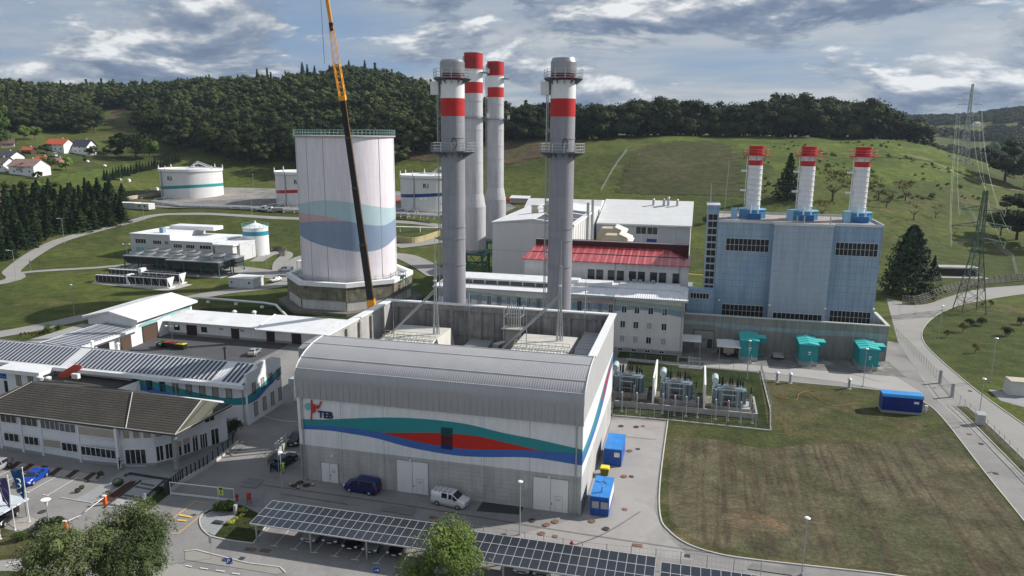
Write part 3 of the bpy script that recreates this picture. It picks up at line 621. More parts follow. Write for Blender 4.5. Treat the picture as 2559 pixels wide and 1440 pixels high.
for i,(a0,a1,h,num,nd_) in enumerate([(-36.8,-34.3,2.95,'2.3',2),(-25.4,-20.9,4.7,'2.2',2),(-6.3,-1.7,4.6,'2.1',2)]):
    b = MB(); b.box(a0,a1,-0.07,0,0.02,h); o = part(TH_,'door',b,steel_w)
    b = MB(); mid = (a0 + a1) / 2; b.box(mid - 0.03,mid + 0.03,-0.09,-0.07,0.02,h - 0.05); b.box(a0 - 0.09,a0,-0.09,0,0.02,h + 0.09); b.box(a1,a1 + 0.09,-0.09,0,0.02,h + 0.09); b.box(a0,a1,-0.09,0,h,h + 0.09)
    if i: b.box(mid + 0.6,mid + 0.63,-0.085,-0.07,0.1,2.2); b.box(mid + 1.6,mid + 1.63,-0.085,-0.07,0.1,2.2); b.box(mid + 0.6,mid + 1.63,-0.085,-0.07,2.2,2.24)
    part(o,'frame',b,greym)
    b = MB(); b.box(mid + 0.12,mid + 0.2,-0.16,-0.09,1.0,1.2); part(o,'handle',b,dark)
    put_text(o,'number',num,0.42,dark,(mid + (1.1 if i else 0.6),-0.10,1.75),(R(90),0,0),0.005)
    if i: b = MB(); b.ball((mid - 0.15,-0.45,h + 0.35),0.16); b.tube((mid - 0.15,0,h + 0.45),(mid - 0.15,-0.42,h + 0.4),0.04); part(TH_,'wall_lamp',b,steel_w)
b = MB(); b.ball((-34.9,-0.5,4.3),0.18); b.tube((-34.9,0,4.3),(-34.9,-0.45,4.35),0.04); part(TH_,'wall_lamp',b,steel_w)
b = MB(); b.box(-18.95,-17.35,-0.09,-0.04,7.1,10.15); gl_w = mat('tinted_louvre',(0.02,0.10,0.11),0.3,corr=(2,0.12,0.6)); 
lv = part(TH_,'louvre',b,mat('louvre_teal',(0.010,0.085,0.10),0.4,corr=(2,0.15,0.6)))
b = MB(); b.box(-18.93,-17.37,-0.105,-0.09,7.72,8.95); part(lv,'louvre_band',b,mat('louvre_red',(0.13,0.012,0.012),0.4,corr=(2,0.15,0.6)))
b = MB(); b.box(-18.93,-17.37,-0.105,-0.09,7.12,7.72); part(lv,'louvre_band',b,mat('louvre_blue',(0.012,0.03,0.14),0.4,corr=(2,0.15,0.6)))
for a_ in (-39.3,-0.75):
    b = MB(); b.cyl(a_,-0.2,0.3,12.4,0.11,n=8); b.box(a_ - 0.2,a_ + 0.2,-0.4,-0.03,12.2,12.6); b.cyl(a_,-0.2,0.0,0.35,0.2,n=8); part(TH_,'downpipe',b,galv)
for a_ in (-33.5,-27.2,-13.0,-6.9):
    b = MB(); b.box(a_ - 0.02,a_ + 0.02,-0.045,-0.031,0.1,12.3); part(TH_,'panel_joint',b,greym)
b = MB()
for k in range(46): x = -39.7 + .86 * k; b.box(x - .02,x + .02,-.37,-.33,12.42,15.1)
part(TH_,'cladding_seam',b,clad)
# sign: ring, red pulse line and letters
lg = MB(); c0_,z0_ = -37.95,11.05
lg.extx([(-0.13,10.60),(-0.05,10.60),(-0.05,10.62),(-0.13,10.62)],-37.5,-37.2)
sg = part(TH_,'sign',lg,greym)
b = MB(); n = 24; cx,cz,rr = -38.35,11.15,0.52
b._a([(cx + rr * math.cos(6.2832 * i / n),-0.20,cz + rr * math.sin(6.2832 * i / n)) for i in range(n)] + [(cx + rr * math.cos(6.2832 * i / n),-0.10,cz + rr * math.sin(6.2832 * i / n)) for i in range(n)],[tuple(range(n)),tuple(range(n,2 * n))] + [(i,(i + 1) % n,n + (i + 1) % n,n + i) for i in range(n)])
part(sg,'disc',b,mat('pale_teal',(0.17,0.42,0.42),0.5))
b = MB()
zp = [(-38.05,9.15),(-37.85,12.25),(-37.62,10.35),(-37.4,11.75),(-37.45,10.45),(-36.95,11.75),(-36.95,11.0),(-36.35,12.15)]
def ribs(b,p,q,w_,d0,d1):
    v = Vector((q[0] - p[0],q[1] - p[1])).normalized() * w_; nx_,nz_ = -v.y,v.x; b.exty([(p[0] - nx_,p[1] - nz_),(p[0] + nx_,p[1] + nz_),(q[0] + nx_,q[1] + nz_),(q[0] - nx_,q[1] - nz_)],d0,d1)
pp = [(-37.95,9.1),(-37.8,10.6),(-37.75,12.2),(-37.55,10.3),(-37.3,11.6),(-37.35,10.5),(-36.9,11.5),(-36.75,11.0),(-36.3,12.1)]
for k,(p,q) in enumerate(zip(pp,pp[1:])): ribs(b,p,q,0.09,-0.26 - 0.004 * k,-0.16)
part(sg,'pulse_line',b,red)
put_text(sg,'lettering','TEB',1.35,mat('navy_letters',(0.008,0.012,0.07),0.4),(-35.75,-0.16,10.12),(R(90),0,0),0.06,0.035,1.0)

TH_.scale = (.99,.96,.983)
# equipment standing in the open court behind the barrel roof
def fhouse(a0,lab,n_):
    T = thing('filter_house',lab,'air intake',(a0 + 4.5,26,0),group='intake filter houses in the walled court')
    b = MB(); b.exty([(a0,0),(a0 + 9,0),(a0 + 9.8,6.5),(a0 + 9.8,11.5),(a0 + 9,15.2),(a0,15.2)],22.5,29.5); part(T,'housing',b,mat('ivory_sheet',(0.52,0.51,0.47),0.6,var=0.08))
    b = MB(); b.poly((a0,22.6,15.22),(a0 + 9,22.6,15.22),(a0 + 8.2,17.2,13.3),(a0 - 1,17.2,13.3)); b.box(a0 - 1,a0 + 8.2,17.2,17.3,9,13.28); part(T,'sloping_hood',b,roofm)
    b = MB()
    for y,z in ((22.4,15.5),(21.2,15.1),(20.2,14.8)):
        b.tube((a0,y,z),(a0 + 8.8,y,z),0.07); b.tube((a0,y,z + 0.5),(a0 + 8.8,y,z + 0.5),0.04)
    for k in range(9): b.tube((a0 + k * 1.1,22.4,15.2),(a0 + k * 1.1,22.4,16.0),0.04); b.tube((a0 + k * 1.1,20.2,14.4),(a0 + k * 1.1,20.2,15.3),0.04); b.tube((a0 + k * 1.1,22.4,15.4),(a0 + k * 1.1,20.2,14.9),0.03)
    part(T,'walkway',b,mat('yellow_galvanised',(0.50,0.48,0.36),0.5)); return T
fhouse(-36.5,'ivory filter house with railed top in the walled court, left of the two',0); fhouse(-14.6,'ivory filter house with railed top in the walled court, right of the two',1)
def duct(a0,a1,y0,y1,z,lab,zb=12.0,m_=None):
    T = thing('air_duct',lab,'duct',((a0 + a1) / 2,(y0 + y1) / 2,0)); b = MB(); b.extx([(y0,z - 2.2),(y0,z - 0.4),(y0 + 1.5,z),(y1,z),(y1,z - 2.2)],a0,a1); part(T,'casing',b,m_ or greym)
    b = MB()
    for k in range(7): y = y0 + 1.5 + (y1 - y0 - 1.6) * k / 6; b.box(a0 - 0.06,a1 + 0.06,y - 0.06,y + 0.06,z - 2.2,z + 0.07)
    part(T,'stiffener',b,galv); b = MB()
    for y in (y0 + 0.5,y1 - 0.5):
        for a_ in (a0 + 0.2,a1 - 0.2): b.box(a_ - 0.12,a_ + 0.12,y - 0.12,y + 0.12,0,z - 2.2)
    part(T,'support',b,galv)
duct(-4.6,-1.4,19,30,16.0,'ribbed grey metal duct beside the right wall of the court'); duct(-9.0,-5.2,24,31.6,14.0,'low white sheeted duct box between filter house and ribbed duct',m_=roofm)
duct(-24.5,-20.5,18,31,13.0,'plain grey box duct in the middle of the court')
duct(-45.2,-41.2,10,26,16.2,'ribbed grey duct passing out through the open left wall')
T = thing('ladder_tower','galvanised pipe and ladder tower against the rear court wall','ladder',(-16.5,31,0)); T.location = W(-16.5,29.4,0); b = MB()
for a_ in (-18,-15.2):
    for y in (30.3,32.8): b.tube((a_,y,0),(a_,y,19.6),0.09)
for z in range(2,20,2):
    b.tube((-18,30.3,z),(-15.2,30.3,z),0.05); b.tube((-18,32.8,z),(-15.2,32.8,z),0.05); b.tube((-18,30.3,z),(-18,32.8,z),0.05); b.tube((-15.2,30.3,z),(-15.2,32.8,z),0.05)
part(T,'frame',b,galv); b = MB(); b.box(-18.4,-14.9,30,33,15.9,16.05); b.box(-17.9,-15.3,30.6,32.6,8,15.7); part(T,'pipe_casing',b,mat('faded_casing',(0.35,0.35,0.31),0.7,var=0.2))

for k in range(4): b = MB(); b.path([(-19.5 + k * .3,29 - k * .2,9),(-19.5 + k * .3,29 - k * .2,13.6),(-18 + k * .2,29.4,14)],0.12); part(T,'pipe',b,galv)
for k in range(5): b = MB(); b.tube((-17.4 + 0.4 * k,31.6,16),(-17.4 + 0.4 * k,31.6,19.8 + 0.4 * (k % 2)),0.08); part(T,'pipe',b,galv)
# chimney guyed by the courtyard: lattice braces and lightning rods
def mast(a_,b_,lab):
    T = thing('braced_mast',lab,'mast',(a_,b_,0)); b = MB(); h = 27.5
    for dx_,dy_ in ((-0.4,0),(0.4,0),(0,0.7)): b.tube((a_ + dx_,b_ + dy_,0),(a_ + dx_ * 0.3,b_ + dy_ * 0.3,h),0.09)
    for k in range(14):
        z = 12 + k * 1.1; q = 1 - 0.7 * z / h; b.tube((a_ - .4 * q,b_,z),(a_ + .4 * q,b_,z + .6),0.04); b.tube((a_ + .4 * q,b_,z + .6),(a_,b_ + .7 * q,z + 1.1),0.04)
    part(T,'shaft',b,galv); b = MB()
    b.tube((a_ - 1.3,b_ + 0.5,0),(a_ - 0.2,b_,21),0.1); b.tube((a_ + 1.4,b_ + 0.5,0),(a_ + 0.2,b_,21),0.1); part(T,'leg',b,galv)
    b = MB(); b.tube((a_,b_,22.5),(a_ - 9.3,b_ - 1.5,13.2),0.11); b.tube((a_,b_,22.9),(a_ - 9.3,b_ - 1.2,13.4),0.11); part(T,'brace',b,galv)
    b = MB(); b.tube((a_,b_,h),(a_,b_,h + 4),0.04); part(T,'lightning_rod',b,galv)
    b = MB(); b.box(a_ - .25,a_ + .25,b_ - .35,b_ - .1,24.2,24.4); part(T,'floodlight',b,steel_w)
mast(-28.6,25,'slim galvanised lattice mast rising beside the left filter house'); mast(-8.2,26.5,'slim galvanised lattice mast in front of the right foreground chimney')
for a_,b_,z_,l_ in ((-34.8,22,21,'left'),(-12.6,22,21,'right'),(-24.9,31.6,24,'rear wall left'),(-4.9,31.6,27,'rear wall right')):
    b = MB(); b.tube((a_,b_,0),(a_,b_,z_ - 3),0.07); b.tube((a_,b_,z_ - 3),(a_,b_,z_),0.03); solo('lightning_rod','thin upright lightning rod in the walled court, ' + l_,'rod',b,galv,(a_,b_,0),group='lightning rods of the court')
# ---------------------------------------------------------------- foreground chimneys (a pair) standing behind the court
def chimney_front(a_,b_,r,lab,top=59.6):
    T = thing('chimney',lab,'chimney',(a_,b_,0),group='tall grey chimneys with red and white tops'); N = 40
    def band(nm,z0,z1,m,rr=r,rr2=None): b = MB(); b.cyl(a_,b_,z0,z1,rr,rr2,N,False); return part(T,nm,b,m)
    band('shaft',0,50.6,mat('grey_stack_paint',(0.27,0.27,0.30),0.42,var=0.07,streak=0.18,fine=0.02,grid=(0,0,3.1,.06,(.22,.22,.25)))); band('red_band',50.6,53.6,red_d); band('white_band',53.6,56.6,steel_w); band('red_collar',56.6,57.6,mat('dark_red',(0.2,0.008,0.01),0.5))
    b = MB(); b.cyl(a_,b_,57.7,59.6,r * 1.02,r * 1.02,N,False); b.cyl(a_,b_,59.6,top + .35,r * 1.02,r * .9,N,False); b.cyl(a_,b_,top + .3,top + .35,r * .9,r * .9,N); part(T,'cap',b,mat('silver_cap',(0.30,0.30,0.31),0.35,metal=0.7))
    b = MB()
    for z in (46.9,31.4,29.3,24.6): b.cyl(a_,b_,z,z + 0.16,r + 0.09,r + 0.09,N)
    part(T,'flange',b,MATS['grey_stack_paint'])
    for z,w_ in ((44.6,1.75),(56.9,1.15)):
        b = MB(); n = 12
        P1 = [(a_ + (r + w_) * math.cos(6.2832 * (i + .5) / n),b_ + (r + w_) * math.sin(6.2832 * (i + .5) / n)) for i in range(n)]
        P0 = [(a_ + (r - .05) * math.cos(6.2832 * (i + .5) / n),b_ + (r - .05) * math.sin(6.2832 * (i + .5) / n)) for i in range(n)]
        for i in range(n):
            j = (i + 1) % n; b.poly((*P0[i],z),(*P1[i],z),(*P1[j],z),(*P0[j],z)); b.poly((*P0[i],z + .12),(*P1[i],z + .12),(*P1[j],z + .12),(*P0[j],z + .12)); b.poly((*P1[i],z - .05),(*P1[j],z - .05),(*P1[j],z + .2),(*P1[i],z + .2))
            b.poly((*P0[i],z - 1.1),(*P1[i],z - .1),(*P1[i],z),(*P0[i],z))
        pl = part(T,'platform',b,mat('platform_steel',(0.16,0.18,0.20),0.5)); b = MB()
        for i in range(n):
            p,q = P1[i],P1[(i + 1) % n]; b.tube((*p,z),(*p,z + 1.5),0.05,4)
            for h in (0.5,1.0,1.5): b.tube((*p,z + h),(*q,z + h),0.035,4)
        part(pl,'railing',b,galv)
    b = MB(); lx,ly = a_ - r - 0.25,b_ - 0.6
    for o_ in (0,0.45): b.tube((lx - o_ * .3,ly - o_,3),(lx - o_ * .3,ly - o_,57),0.05,4)
    for k in range(90): b.tube((lx,ly,3 + .6 * k),(lx - .13,ly - .45,3 + .6 * k),0.025,3)
    for k in range(12): b.tube((lx,ly,6 + 4.2 * k),(a_ - r,b_,6 + 4.2 * k),0.05,4)
    b.tube((lx - .35,ly + .2,3),(lx - .35,ly + .2,57),0.09,5); part(T,'ladder',b,galv)
    b = MB(); b.box(a_ - r - 1.5,a_ - r - .1,b_ - 1.3,b_ + .6,54.3 - .1,56.4); part(T,'cabinet',b,mat('cabinet_grey',(0.62,0.63,0.65),0.6))
    b = MB(); b.ring((a_ + .9,b_ - r - .12,45.6),0.02,0.02); 
    n = 20; pts = [(a_ + .9 + .45 * math.cos(6.2832 * i / n),b_ - r * .92 - .15,46 + .95 * math.sin(6.2832 * i / n)) for i in range(n + 1)]; b.path(pts,0.08,5); part(T,'hose_loop',b,dark); return T
chimney_front(-30.0,38.9,2.08,'left of the two stout silver-capped grey chimneys just behind the barrel-roofed hall'); chimney_front(-11.2,42.0,2.15,'right of the two stout silver-capped grey chimneys, standing before the red roof',59.9)

# pair of taller white-grey chimneys further back on a green steel frame
for (u,Y,lab,zt) in ((1184,243,'taller pale chimney with red crown and wider foot, between the grey one and its twin',72.2),(1238,270,'pale chimney with red crown, rearmost of the group of four',72.0)):
    p = S(D(u,400,Y)); a_,b_ = p[0],p[1]; r = 3.02; T = thing('chimney',lab,'chimney',(a_,b_,0),group='pale chimneys with red crowns'); N = 40
    pale = mat('pale_stack_paint',(0.46,0.46,0.48),0.5,var=0.05,streak=0.22,fine=0.02)
    for nm,z0,z1,m_,r1,r2 in (('shaft',28.5,59.9,pale,r,r * .97),('red_band',59.9,63.3,red_d,r * .97,r * .97),('white_band',63.3,67.3,steel_w,r * .97,r * .97),('red_crown',67.3,zt,red_d,r * .99,r * .99),('cone',24.0,28.5,pale,r * 1.28,r),('foot',10,24.0,pale,r * 1.28,r * 1.28),('hopper',8.2,10,pale,r * .9,r * 1.28)):
        b = MB(); b.cyl(a_,b_,z0,z1,r1,r2,N,nm == 'hopper'); part(T,nm,b,m_)
    b = MB()
    for z in (67.1,52.8,48.5,43,38.4,33.8,28.4,23.9,57.4,17.5): b.cyl(a_,b_,z,z + .12,r * (1.29 if z < 25 else 1.015),None,N)
    b.cyl(a_,b_,zt - .15,zt + .1,r * 1.02,None,N); part(T,'flange',b,MATS['pale_stack_paint'])
    for z,t0,t1 in ((66.2,-0.6,0.9),(52.4,-0.3,0.4)):
        b = MB(); pts = [(a_ + rr * math.cos(t0 + (t1 - t0) * i / 8),b_ + rr * math.sin(t0 + (t1 - t0) * i / 8)) for rr in (r,r + 2.0) for i in (range(9) if rr == r else range(8,-1,-1))]; b.prism(pts,z,z + .15)
        pl = part(T,'platform',b,MATS['platform_steel']); b = MB()
        for h in (.6,1.2): b.path([(x,y,z + h) for x,y in pts[9:]],0.05,4)
        for x,y in pts[9:]: b.tube((x,y,z),(x,y,z + 1.2),0.05,4)
        part(pl,'railing',b,galv)
    b = MB(); b.cyl(a_,b_,52.2,52.35,r + .45,None,N); part(T,'platform',b,MATS['platform_steel'])
    b = MB()
    for k in range(14): t = math.pi + .25 + k * .14; b.tube((a_ + (r + .3) * math.cos(t),b_ + (r + .3) * math.sin(t),67.6),(a_ + (r + .3) * math.cos(t),b_ + (r + .3) * math.sin(t),71.2),0.04,4)
    for z in (68.4,69.4,70.6): b.ring((a_,b_,z),r + .3,0.04,12,math.pi + .25,math.pi + 2.1)
    part(T,'cage',b,dark)
    b = MB(); b.tube((a_ - r - .3,b_ - .5,10),(a_ - r - .3,b_ - .5,67),0.14,5); b.tube((a_ - r - .3,b_ - 1,10),(a_ - r - .3,b_ - 1,67),0.06,5)
    for k in range(90): b.tube((a_ - r - .3,b_ - .5,10 + .63 * k),(a_ - r - .3,b_ - 1,10 + .63 * k),0.03,3)
    part(T,'ladder',b,galv)
    b = MB(); 
    for k in range(4): x0,y0 = a_ + (-4 if k % 2 else 4),b_ + (-4 if k // 2 else 4); b.box(x0 - .25,x0 + .25,y0 - .25,y0 + .25,0,9)
    for z in (4.5,8.4):
        for s_ in (-4,4): b.box(a_ - 4,a_ + 4,b_ + s_ - .2,b_ + s_ + .2,z,z + .45); b.box(a_ + s_ - .2,a_ + s_ + .2,b_ - 4,b_ + 4,z,z + .45)
    for s_ in (-4,4): b.tube((a_ - 4,b_ + s_,0),(a_ + 4,b_ + s_,8.4),.13); b.tube((a_ + 4,b_ + s_,0),(a_ - 4,b_ + s_,8.4),.13); b.tube((a_ + s_,b_ - 4,0),(a_ + s_,b_ + 4,8.4),.13)
    for z in (9.6,8.9): b.tube((a_ + 4,b_ - 3.9,z - 3.4),(a_ + 9.2,b_ - 3.9,z + 1.6),.1)
    b.box(a_ - 5,a_ + 5.4,b_ - 5,b_ + 5,8.86,8.95); part(T,'support_frame',b,green_s)
T = thing('guy_wire','long guy wire sloping from the rearmost chimney down to the brown slope','wire',(0,0,0),'W'); b = MB(); b.tube(D(1266,300,268),T3(1330,345)[:2] + (T3(1330,345)[2] + 1,),0.07,4); part(T,'wire',b,dark)

# ---------------------------------------------------------------- big striped storage tower on its octagonal base
p = D(868,500,209.5); ta,tb = S(p)[:2]
T = thing('storage_tower','huge pale cylindrical tower with faded blue and pink waves on an octagonal concrete base','tank',(ta,tb,0)); RT = 13.35
tw = mat('tower_paint',(0.68,0.64,0.68),0.7,var=0.05,vs=0.08,streak=0.14,fine=0.02,grid=(0,0,3.0,0.07,(0.60,0.565,0.60)))
b = MB(); b.cyl(ta,tb,6.5,46.4,RT,RT,96,False); b.cyl(ta,tb,46.3,46.4,RT,RT,96); part(T,'shell',b,tw)
base_ang = math.atan2(-p[1],-p[0]) - A       # direction from the tower towards the viewer in the site frame
def tband(nm,top,bot,m_,n=120,rr=0.03):
    # angle measured from the viewer's side, left negative; curves as (angle in degrees, z)
    st,sb = smooth(top,6),smooth(bot,6); th = np.linspace(max(top[0][0],bot[0][0]),min(top[-1][0],bot[-1][0]),n); zt = np.interp(th,[q[0] for q in st],[q[1] for q in st]); zb = np.minimum(np.interp(th,[q[0] for q in sb],[q[1] for q in sb]),zt - .002)
    vs = []
    for k in range(n):
        t = base_ang + R(th[k]); c_,s_ = math.cos(t) * (RT + rr),math.sin(t) * (RT + rr); vs += [(ta + c_,tb + s_,zb[k]),(ta + c_,tb + s_,zt[k])]
    b = MB(); b._a(vs,[(2 * i,2 * i + 2,2 * i + 3,2 * i + 1) for i in range(n - 1)],True); return part(T,nm,b,m_)
def tpt(u,v):        # pixel on the shell -> (angle, z)
    uc = 866 + (v - 335) * 0.033; s_ = max(-0.999,min(0.999,(u - uc) / 119.5)); th = math.asin(s_); Y = 209.5 - RT * math.cos(th) * 0.98; return (math.degrees(th),D(u,v,Y)[2])
L1 = [tpt(*q) for q in [(757,507),(780,503),(810,500),(850,502),(900,510),(940,518),(980,522)]]
L2a = [tpt(*q) for q in [(757,528),(790,534),(830,542),(872,553),(900,560),(940,566),(962,565),(980,556)]]
L2b = [tpt(*q) for q in [(760,554),(790,552),(830,552),(872,554),(900,560),(940,566),(962,565),(980,556)]]
L3 = [tpt(*q) for q in [(762,588),(790,603),(830,617),(870,626),(910,630),(940,628),(965,618),(984,603)]]
def ext_(l): return [(-125,l[0][1]),(-85,l[0][1])] + [q for q in l if -82 < q[0] < 82] + [(95,l[-1][1] + 1),(140,l[-1][1] + 2)]
tband('painted_wave',ext_(L1),ext_(L2a),mat('faded_aqua',(0.38,0.51,0.55),0.7,var=0.04,streak=0.06))
tband('painted_wave',ext_(L2a),ext_(L2b),mat('faded_pink',(0.50,0.34,0.36),0.7,var=0.04,streak=0.06))
tband('painted_wave',ext_(L2b),ext_(L3),mat('faded_blue',(0.21,0.28,0.39),0.7,var=0.04,streak=0.06),rr=0.034)
b = MB()
for th in (-49,-25.5,41,75,-75):
    t = base_ang + R(th); b.tube((ta + RT * math.cos(t),tb + RT * math.sin(t),7),(ta + RT * math.cos(t),tb + RT * math.sin(t),46.3),0.09,4)
part(T,'seam',b,mat('seam_grey',(0.28,0.28,0.33),0.7))
b = MB(); b.cyl(ta,tb,46.4,46.75,RT + .5,RT + .5,96); part(T,'rim',b,conc)
b = MB()
for h in (1.0,2.0): b.ring((ta,tb,46.75 + h * .75),RT + .42,0.05,72)
for k in range(72): t = 6.2832 * k / 72; b.tube((ta + (RT + .42) * math.cos(t),tb + (RT + .42) * math.sin(t),46.7),(ta + (RT + .42) * math.cos(t),tb + (RT + .42) * math.sin(t),48.25),0.06,4)
part(T,'railing',b,mat('rail_grey_teal',(.22,.33,.32),.5))
RO8 = 17.6; ph = base_ang + R(-4)
oc = lambda r_,n=8: [(ta + r_ * math.cos(ph + 6.2832 * i / n),tb + r_ * math.sin(ph + 6.2832 * i / n)) for i in range(n)]
b = MB(); b.prism(oc(RO8 - .25),0,3.4); part(T,'base_wall',b,mat('pale_plinth',(0.50,0.50,0.49),0.85,streak=0.15))
b = MB(); b.prism(oc(RO8),3.4,7.2)
for x,y in oc(RO8 - .1): b.cyl(x,y,0,7.1,.18,n=6)
part(T,'stained_wall',b,conc_d)
b = MB(); o1,o2 = oc(RO8 + .35),oc(RO8 - 1.1)
for i in range(8): j = (i + 1) % 8; b.prism([o1[i],o1[j],o2[j],o2[i]],7.2,8.35)
part(T,'parapet',b,white)
b = MB(); b.prism(oc(RO8 - 1.12),7.2,7.5); part(T,'deck',b,conc)
b = MB(); b.prism([(ta + 20.5 * math.cos(ph + 6.2832 * i / 8),tb + 20.5 * math.sin(ph + 6.2832 * i / 8)) for i in range(8)],0,0.8); part(T,'plinth_step',b,mat('mossy_concrete',(0.15,0.14,0.125),0.95,var=0.2))
b = MB(); 
for h in (.9,1.5): b.ring((ta,tb,7.5 + h),RT + .7,0.12 if h < 1 else .07,40,base_ang - 1.5,base_ang + 1.5)
for k in range(16): t = base_ang - 1.4 + k * .19; b.tube((ta + (RT + .9) * math.cos(t),tb + (RT + .9) * math.sin(t),7.5),(ta + (RT + .9) * math.cos(t),tb + (RT + .9) * math.sin(t),9.4),0.08,4)
part(T,'pipework',b,galv)
b = MB(); t = base_ang + 1.02; sx,sy = ta + (RO8 - .6) * math.cos(t),tb + (RO8 - .6) * math.sin(t)
for o_ in (-.7,.7): b.box(sx + .4,sx + .5,sy + o_,sy + o_ + .1,8.3,9.6); b.tube((sx,sy + o_,8.4),(sx + 7,sy + o_ - 1.2,.1),.13,4); b.tube((sx,sy + o_,9.5),(sx + 7,sy + o_ - 1.2,1.2),.06,4)
for k in range(16): f_ = (k + .5) / 16; b.box(sx + 7 * f_ - .2,sx + 7 * f_ + .2,sy - .7 - 1.2 * f_,sy + .8 - 1.2 * f_,8.3 * (1 - f_),8.3 * (1 - f_) + .06)
b.box(sx - 1.5,sx + .4,sy - 1.2,sy + 1.2,8.3,8.4)
for q in ((sx + .3,sy - 1),(sx + .3,sy + 1)): b.tube((*q,0),(*q,8.3),.1,5)
part(T,'staircase',b,green_s)

# ---------------------------------------------------------------- mobile crane beside the tower
cb = D(929,790,172); ct = D(815,0,165)
T = thing('mobile_crane','mobile crane with black telescopic boom and yellow lattice extension leaning in front of the tower','crane',(0,0,0),'W')
def lerp(p,q,t): return tuple(p[i] + (q[i] - p[i]) * t for i in range(3))
P0 = D(930,775,172); P1 = D(857,250,168.5); P2 = D(841,160,168); P3 = D(828,65,167.5); P4 = D(811,-40,167); P5 = D(793,-150,166)
def boom(p,q,wd,m_,nm,dp=None):
    b = MB(); p,q = Vector(p),Vector(q); d = (q - p).normalized(); s_ = d.cross(Vector((0,1,0))).normalized(); f_ = s_.cross(d).normalized(); w2 = wd / 2; vs = []
    for o_ in (p,q):
        for a1,a2 in ((-1,-1),(1,-1),(1,1),(-1,1)): vs.append(o_ + s_ * a1 * w2 + f_ * a2 * w2)
    b._a(vs,[(0,1,2,3),(7,6,5,4),(0,4,5,1),(1,5,6,2),(2,6,7,3),(3,7,4,0)]); return part(T,nm,b,m_)
bm = mat('crane_black',(0.012,0.011,0.010),0.6); cy = mat('crane_yellow',(0.70,0.30,0.02),0.45,var=0.1)
secs = [(0.00,0.055,1.8,cy),(0.055,0.33,1.45,bm),(0.33,0.60,1.3,bm),(0.60,0.83,1.2,bm),(0.83,1.0,1.08,bm)]
for k,(t0,t1,wd,m_) in enumerate(secs):
    o = boom(lerp(P0,P1,t0),lerp(P0,P1,t1),wd,m_,'boom_section')
    if k: b = MB(); q = lerp(P0,P1,t0); b.box(q[0] - wd * .56,q[0] + wd * .56,q[1] - wd * .56,q[1] + wd * .56,q[2] - .25,q[2] + .25); part(o,'collar',b,dark); 
q0,q1 = Vector(lerp(P0,P1,.04)),Vector(P1); b = MB(); b.tube(q0 + Vector((.85,-.2,0)),q1 + Vector((.6,-.2,0)),.04,4); part(T,'lit_edge',b,cy)  # thin yellow tube painting the sunlit edge of the boom
def lattice(p,q,w0,w1,n,m_,nm,rr=.09):
    b = MB(); p,q = Vector(p),Vector(q); d = (q - p).normalized(); s_ = d.cross(Vector((0,1,0))).normalized(); f_ = s_.cross(d).normalized()
    c_ = lambda t,i: p.lerp(q,t) + (s_ * ((-1,1,1,-1)[i]) + f_ * ((-1,-1,1,1)[i])) * (w0 + (w1 - w0) * t) / 2
    for i in range(4):
        b.tube(c_(0,i),c_(1,i),rr,5)
        for k in range(n): a1,a2 = (i,(i + 1) % 4) if k % 2 else ((i + 1) % 4,i); b.tube(c_(k / n,a1),c_((k + 1) / n,a2),rr * .55,4)
    return part(T,nm,b,m_)
lattice(P1,P2,1.25,1.25,7,cy,'boom_head',.13); boom(lerp(P1,P2,-.02),lerp(P1,P2,.12),1.35,cy,'boom_head'); lattice(P2,P3,1.2,.8,9,cy,'lattice_extension',.07); boom(P3,P4,.68,cy,'extension_section'); boom(lerp(P3,P4,-.12),lerp(P3,P4,.08),.78,bm,'extension_section'); boom(P4,P5,.6,cy,'extension_section')
b = MB(); b.tube(P5,D(811,160,166),.05,4); part(T,'hoist_rope',b,dark)
b = MB(); X,Y = P0[0],P0[1]; b.box(X - 5,X + 7,Y - 1.5,Y + 1.5,.9,2.0); b.box(X - 1.8,X + 2.8,Y - 1.3,Y + 1.3,2.0,4.2); b.box(X - 1.1,X + 1.1,Y - 1,Y + 1,4.2,P0[2] + .5); part(T,'carrier',b,cy)
for k in range(5):
    for s_ in (-1.45,1.15): b = MB(); b.cyl(0,0,0,.4,.62,n=14); o = part(T,'wheel',b,rubber); o.rotation_euler = (R(90),0,0); o.location = (X - 4 + 2.4 * k,Y + s_ + .35,.62)

# ---------------------------------------------------------------- office and workshop block behind the court
T = thing('office_block','long white three-storey office block with pale roof and painted wave along its top','office building',(-18,74,0))
b = MB(); b.box(-46,-4.3,74.8,88,0,12.3); b.box(-4.3,10.6,74,88,0,12.3); part(T,'wall',b,mat('office_render',(0.62,0.62,0.61),0.85,var=0.05,streak=0.12))
b = MB(); b.box(-4.25,10.65,73.94,88.1,0,1.1); part(T,'plinth',b,greym)
b = MB(); b.extx([(74.0,12.25),(73.9,12.6),(87,13.15),(88.2,13.15),(88.2,12.3)],-47,-4.6); b.extx([(73.2,12.3),(73.1,12.7),(86,13.3),(88.2,13.3),(88.2,12.3)],-4.6,9.2)
b.poly((9.2,73.1,12.7),(11.3,73.1,12.7),(11.3,88.2,12.7),(9.2,86,13.3)); b.poly((9.2,73.1,12.69),(11.3,73.1,12.3),(11.3,88.2,12.3),(9.2,88.2,12.3)); b.box(11.2,11.35,73.1,88.2,12.3,12.7); rf = part(T,'roof',b,roofm)
b = MB(); b.box(-47.1,-4.6,73.75,73.9,12.25,12.62); b.box(-4.6,11.4,72.95,73.1,12.25,12.72); b.box(-26,9.2,80.9,81.0,13.0,13.14); part(rf,'gutter',b,galv)
b = MB(); b.extx([(78.5,12.7),(78.4,13.7),(78.0,13.8),(78.2,14.1),(84.5,14.3),(84.5,12.9)],-45,-20); rl = part(T,'roof_light',b,roofm)
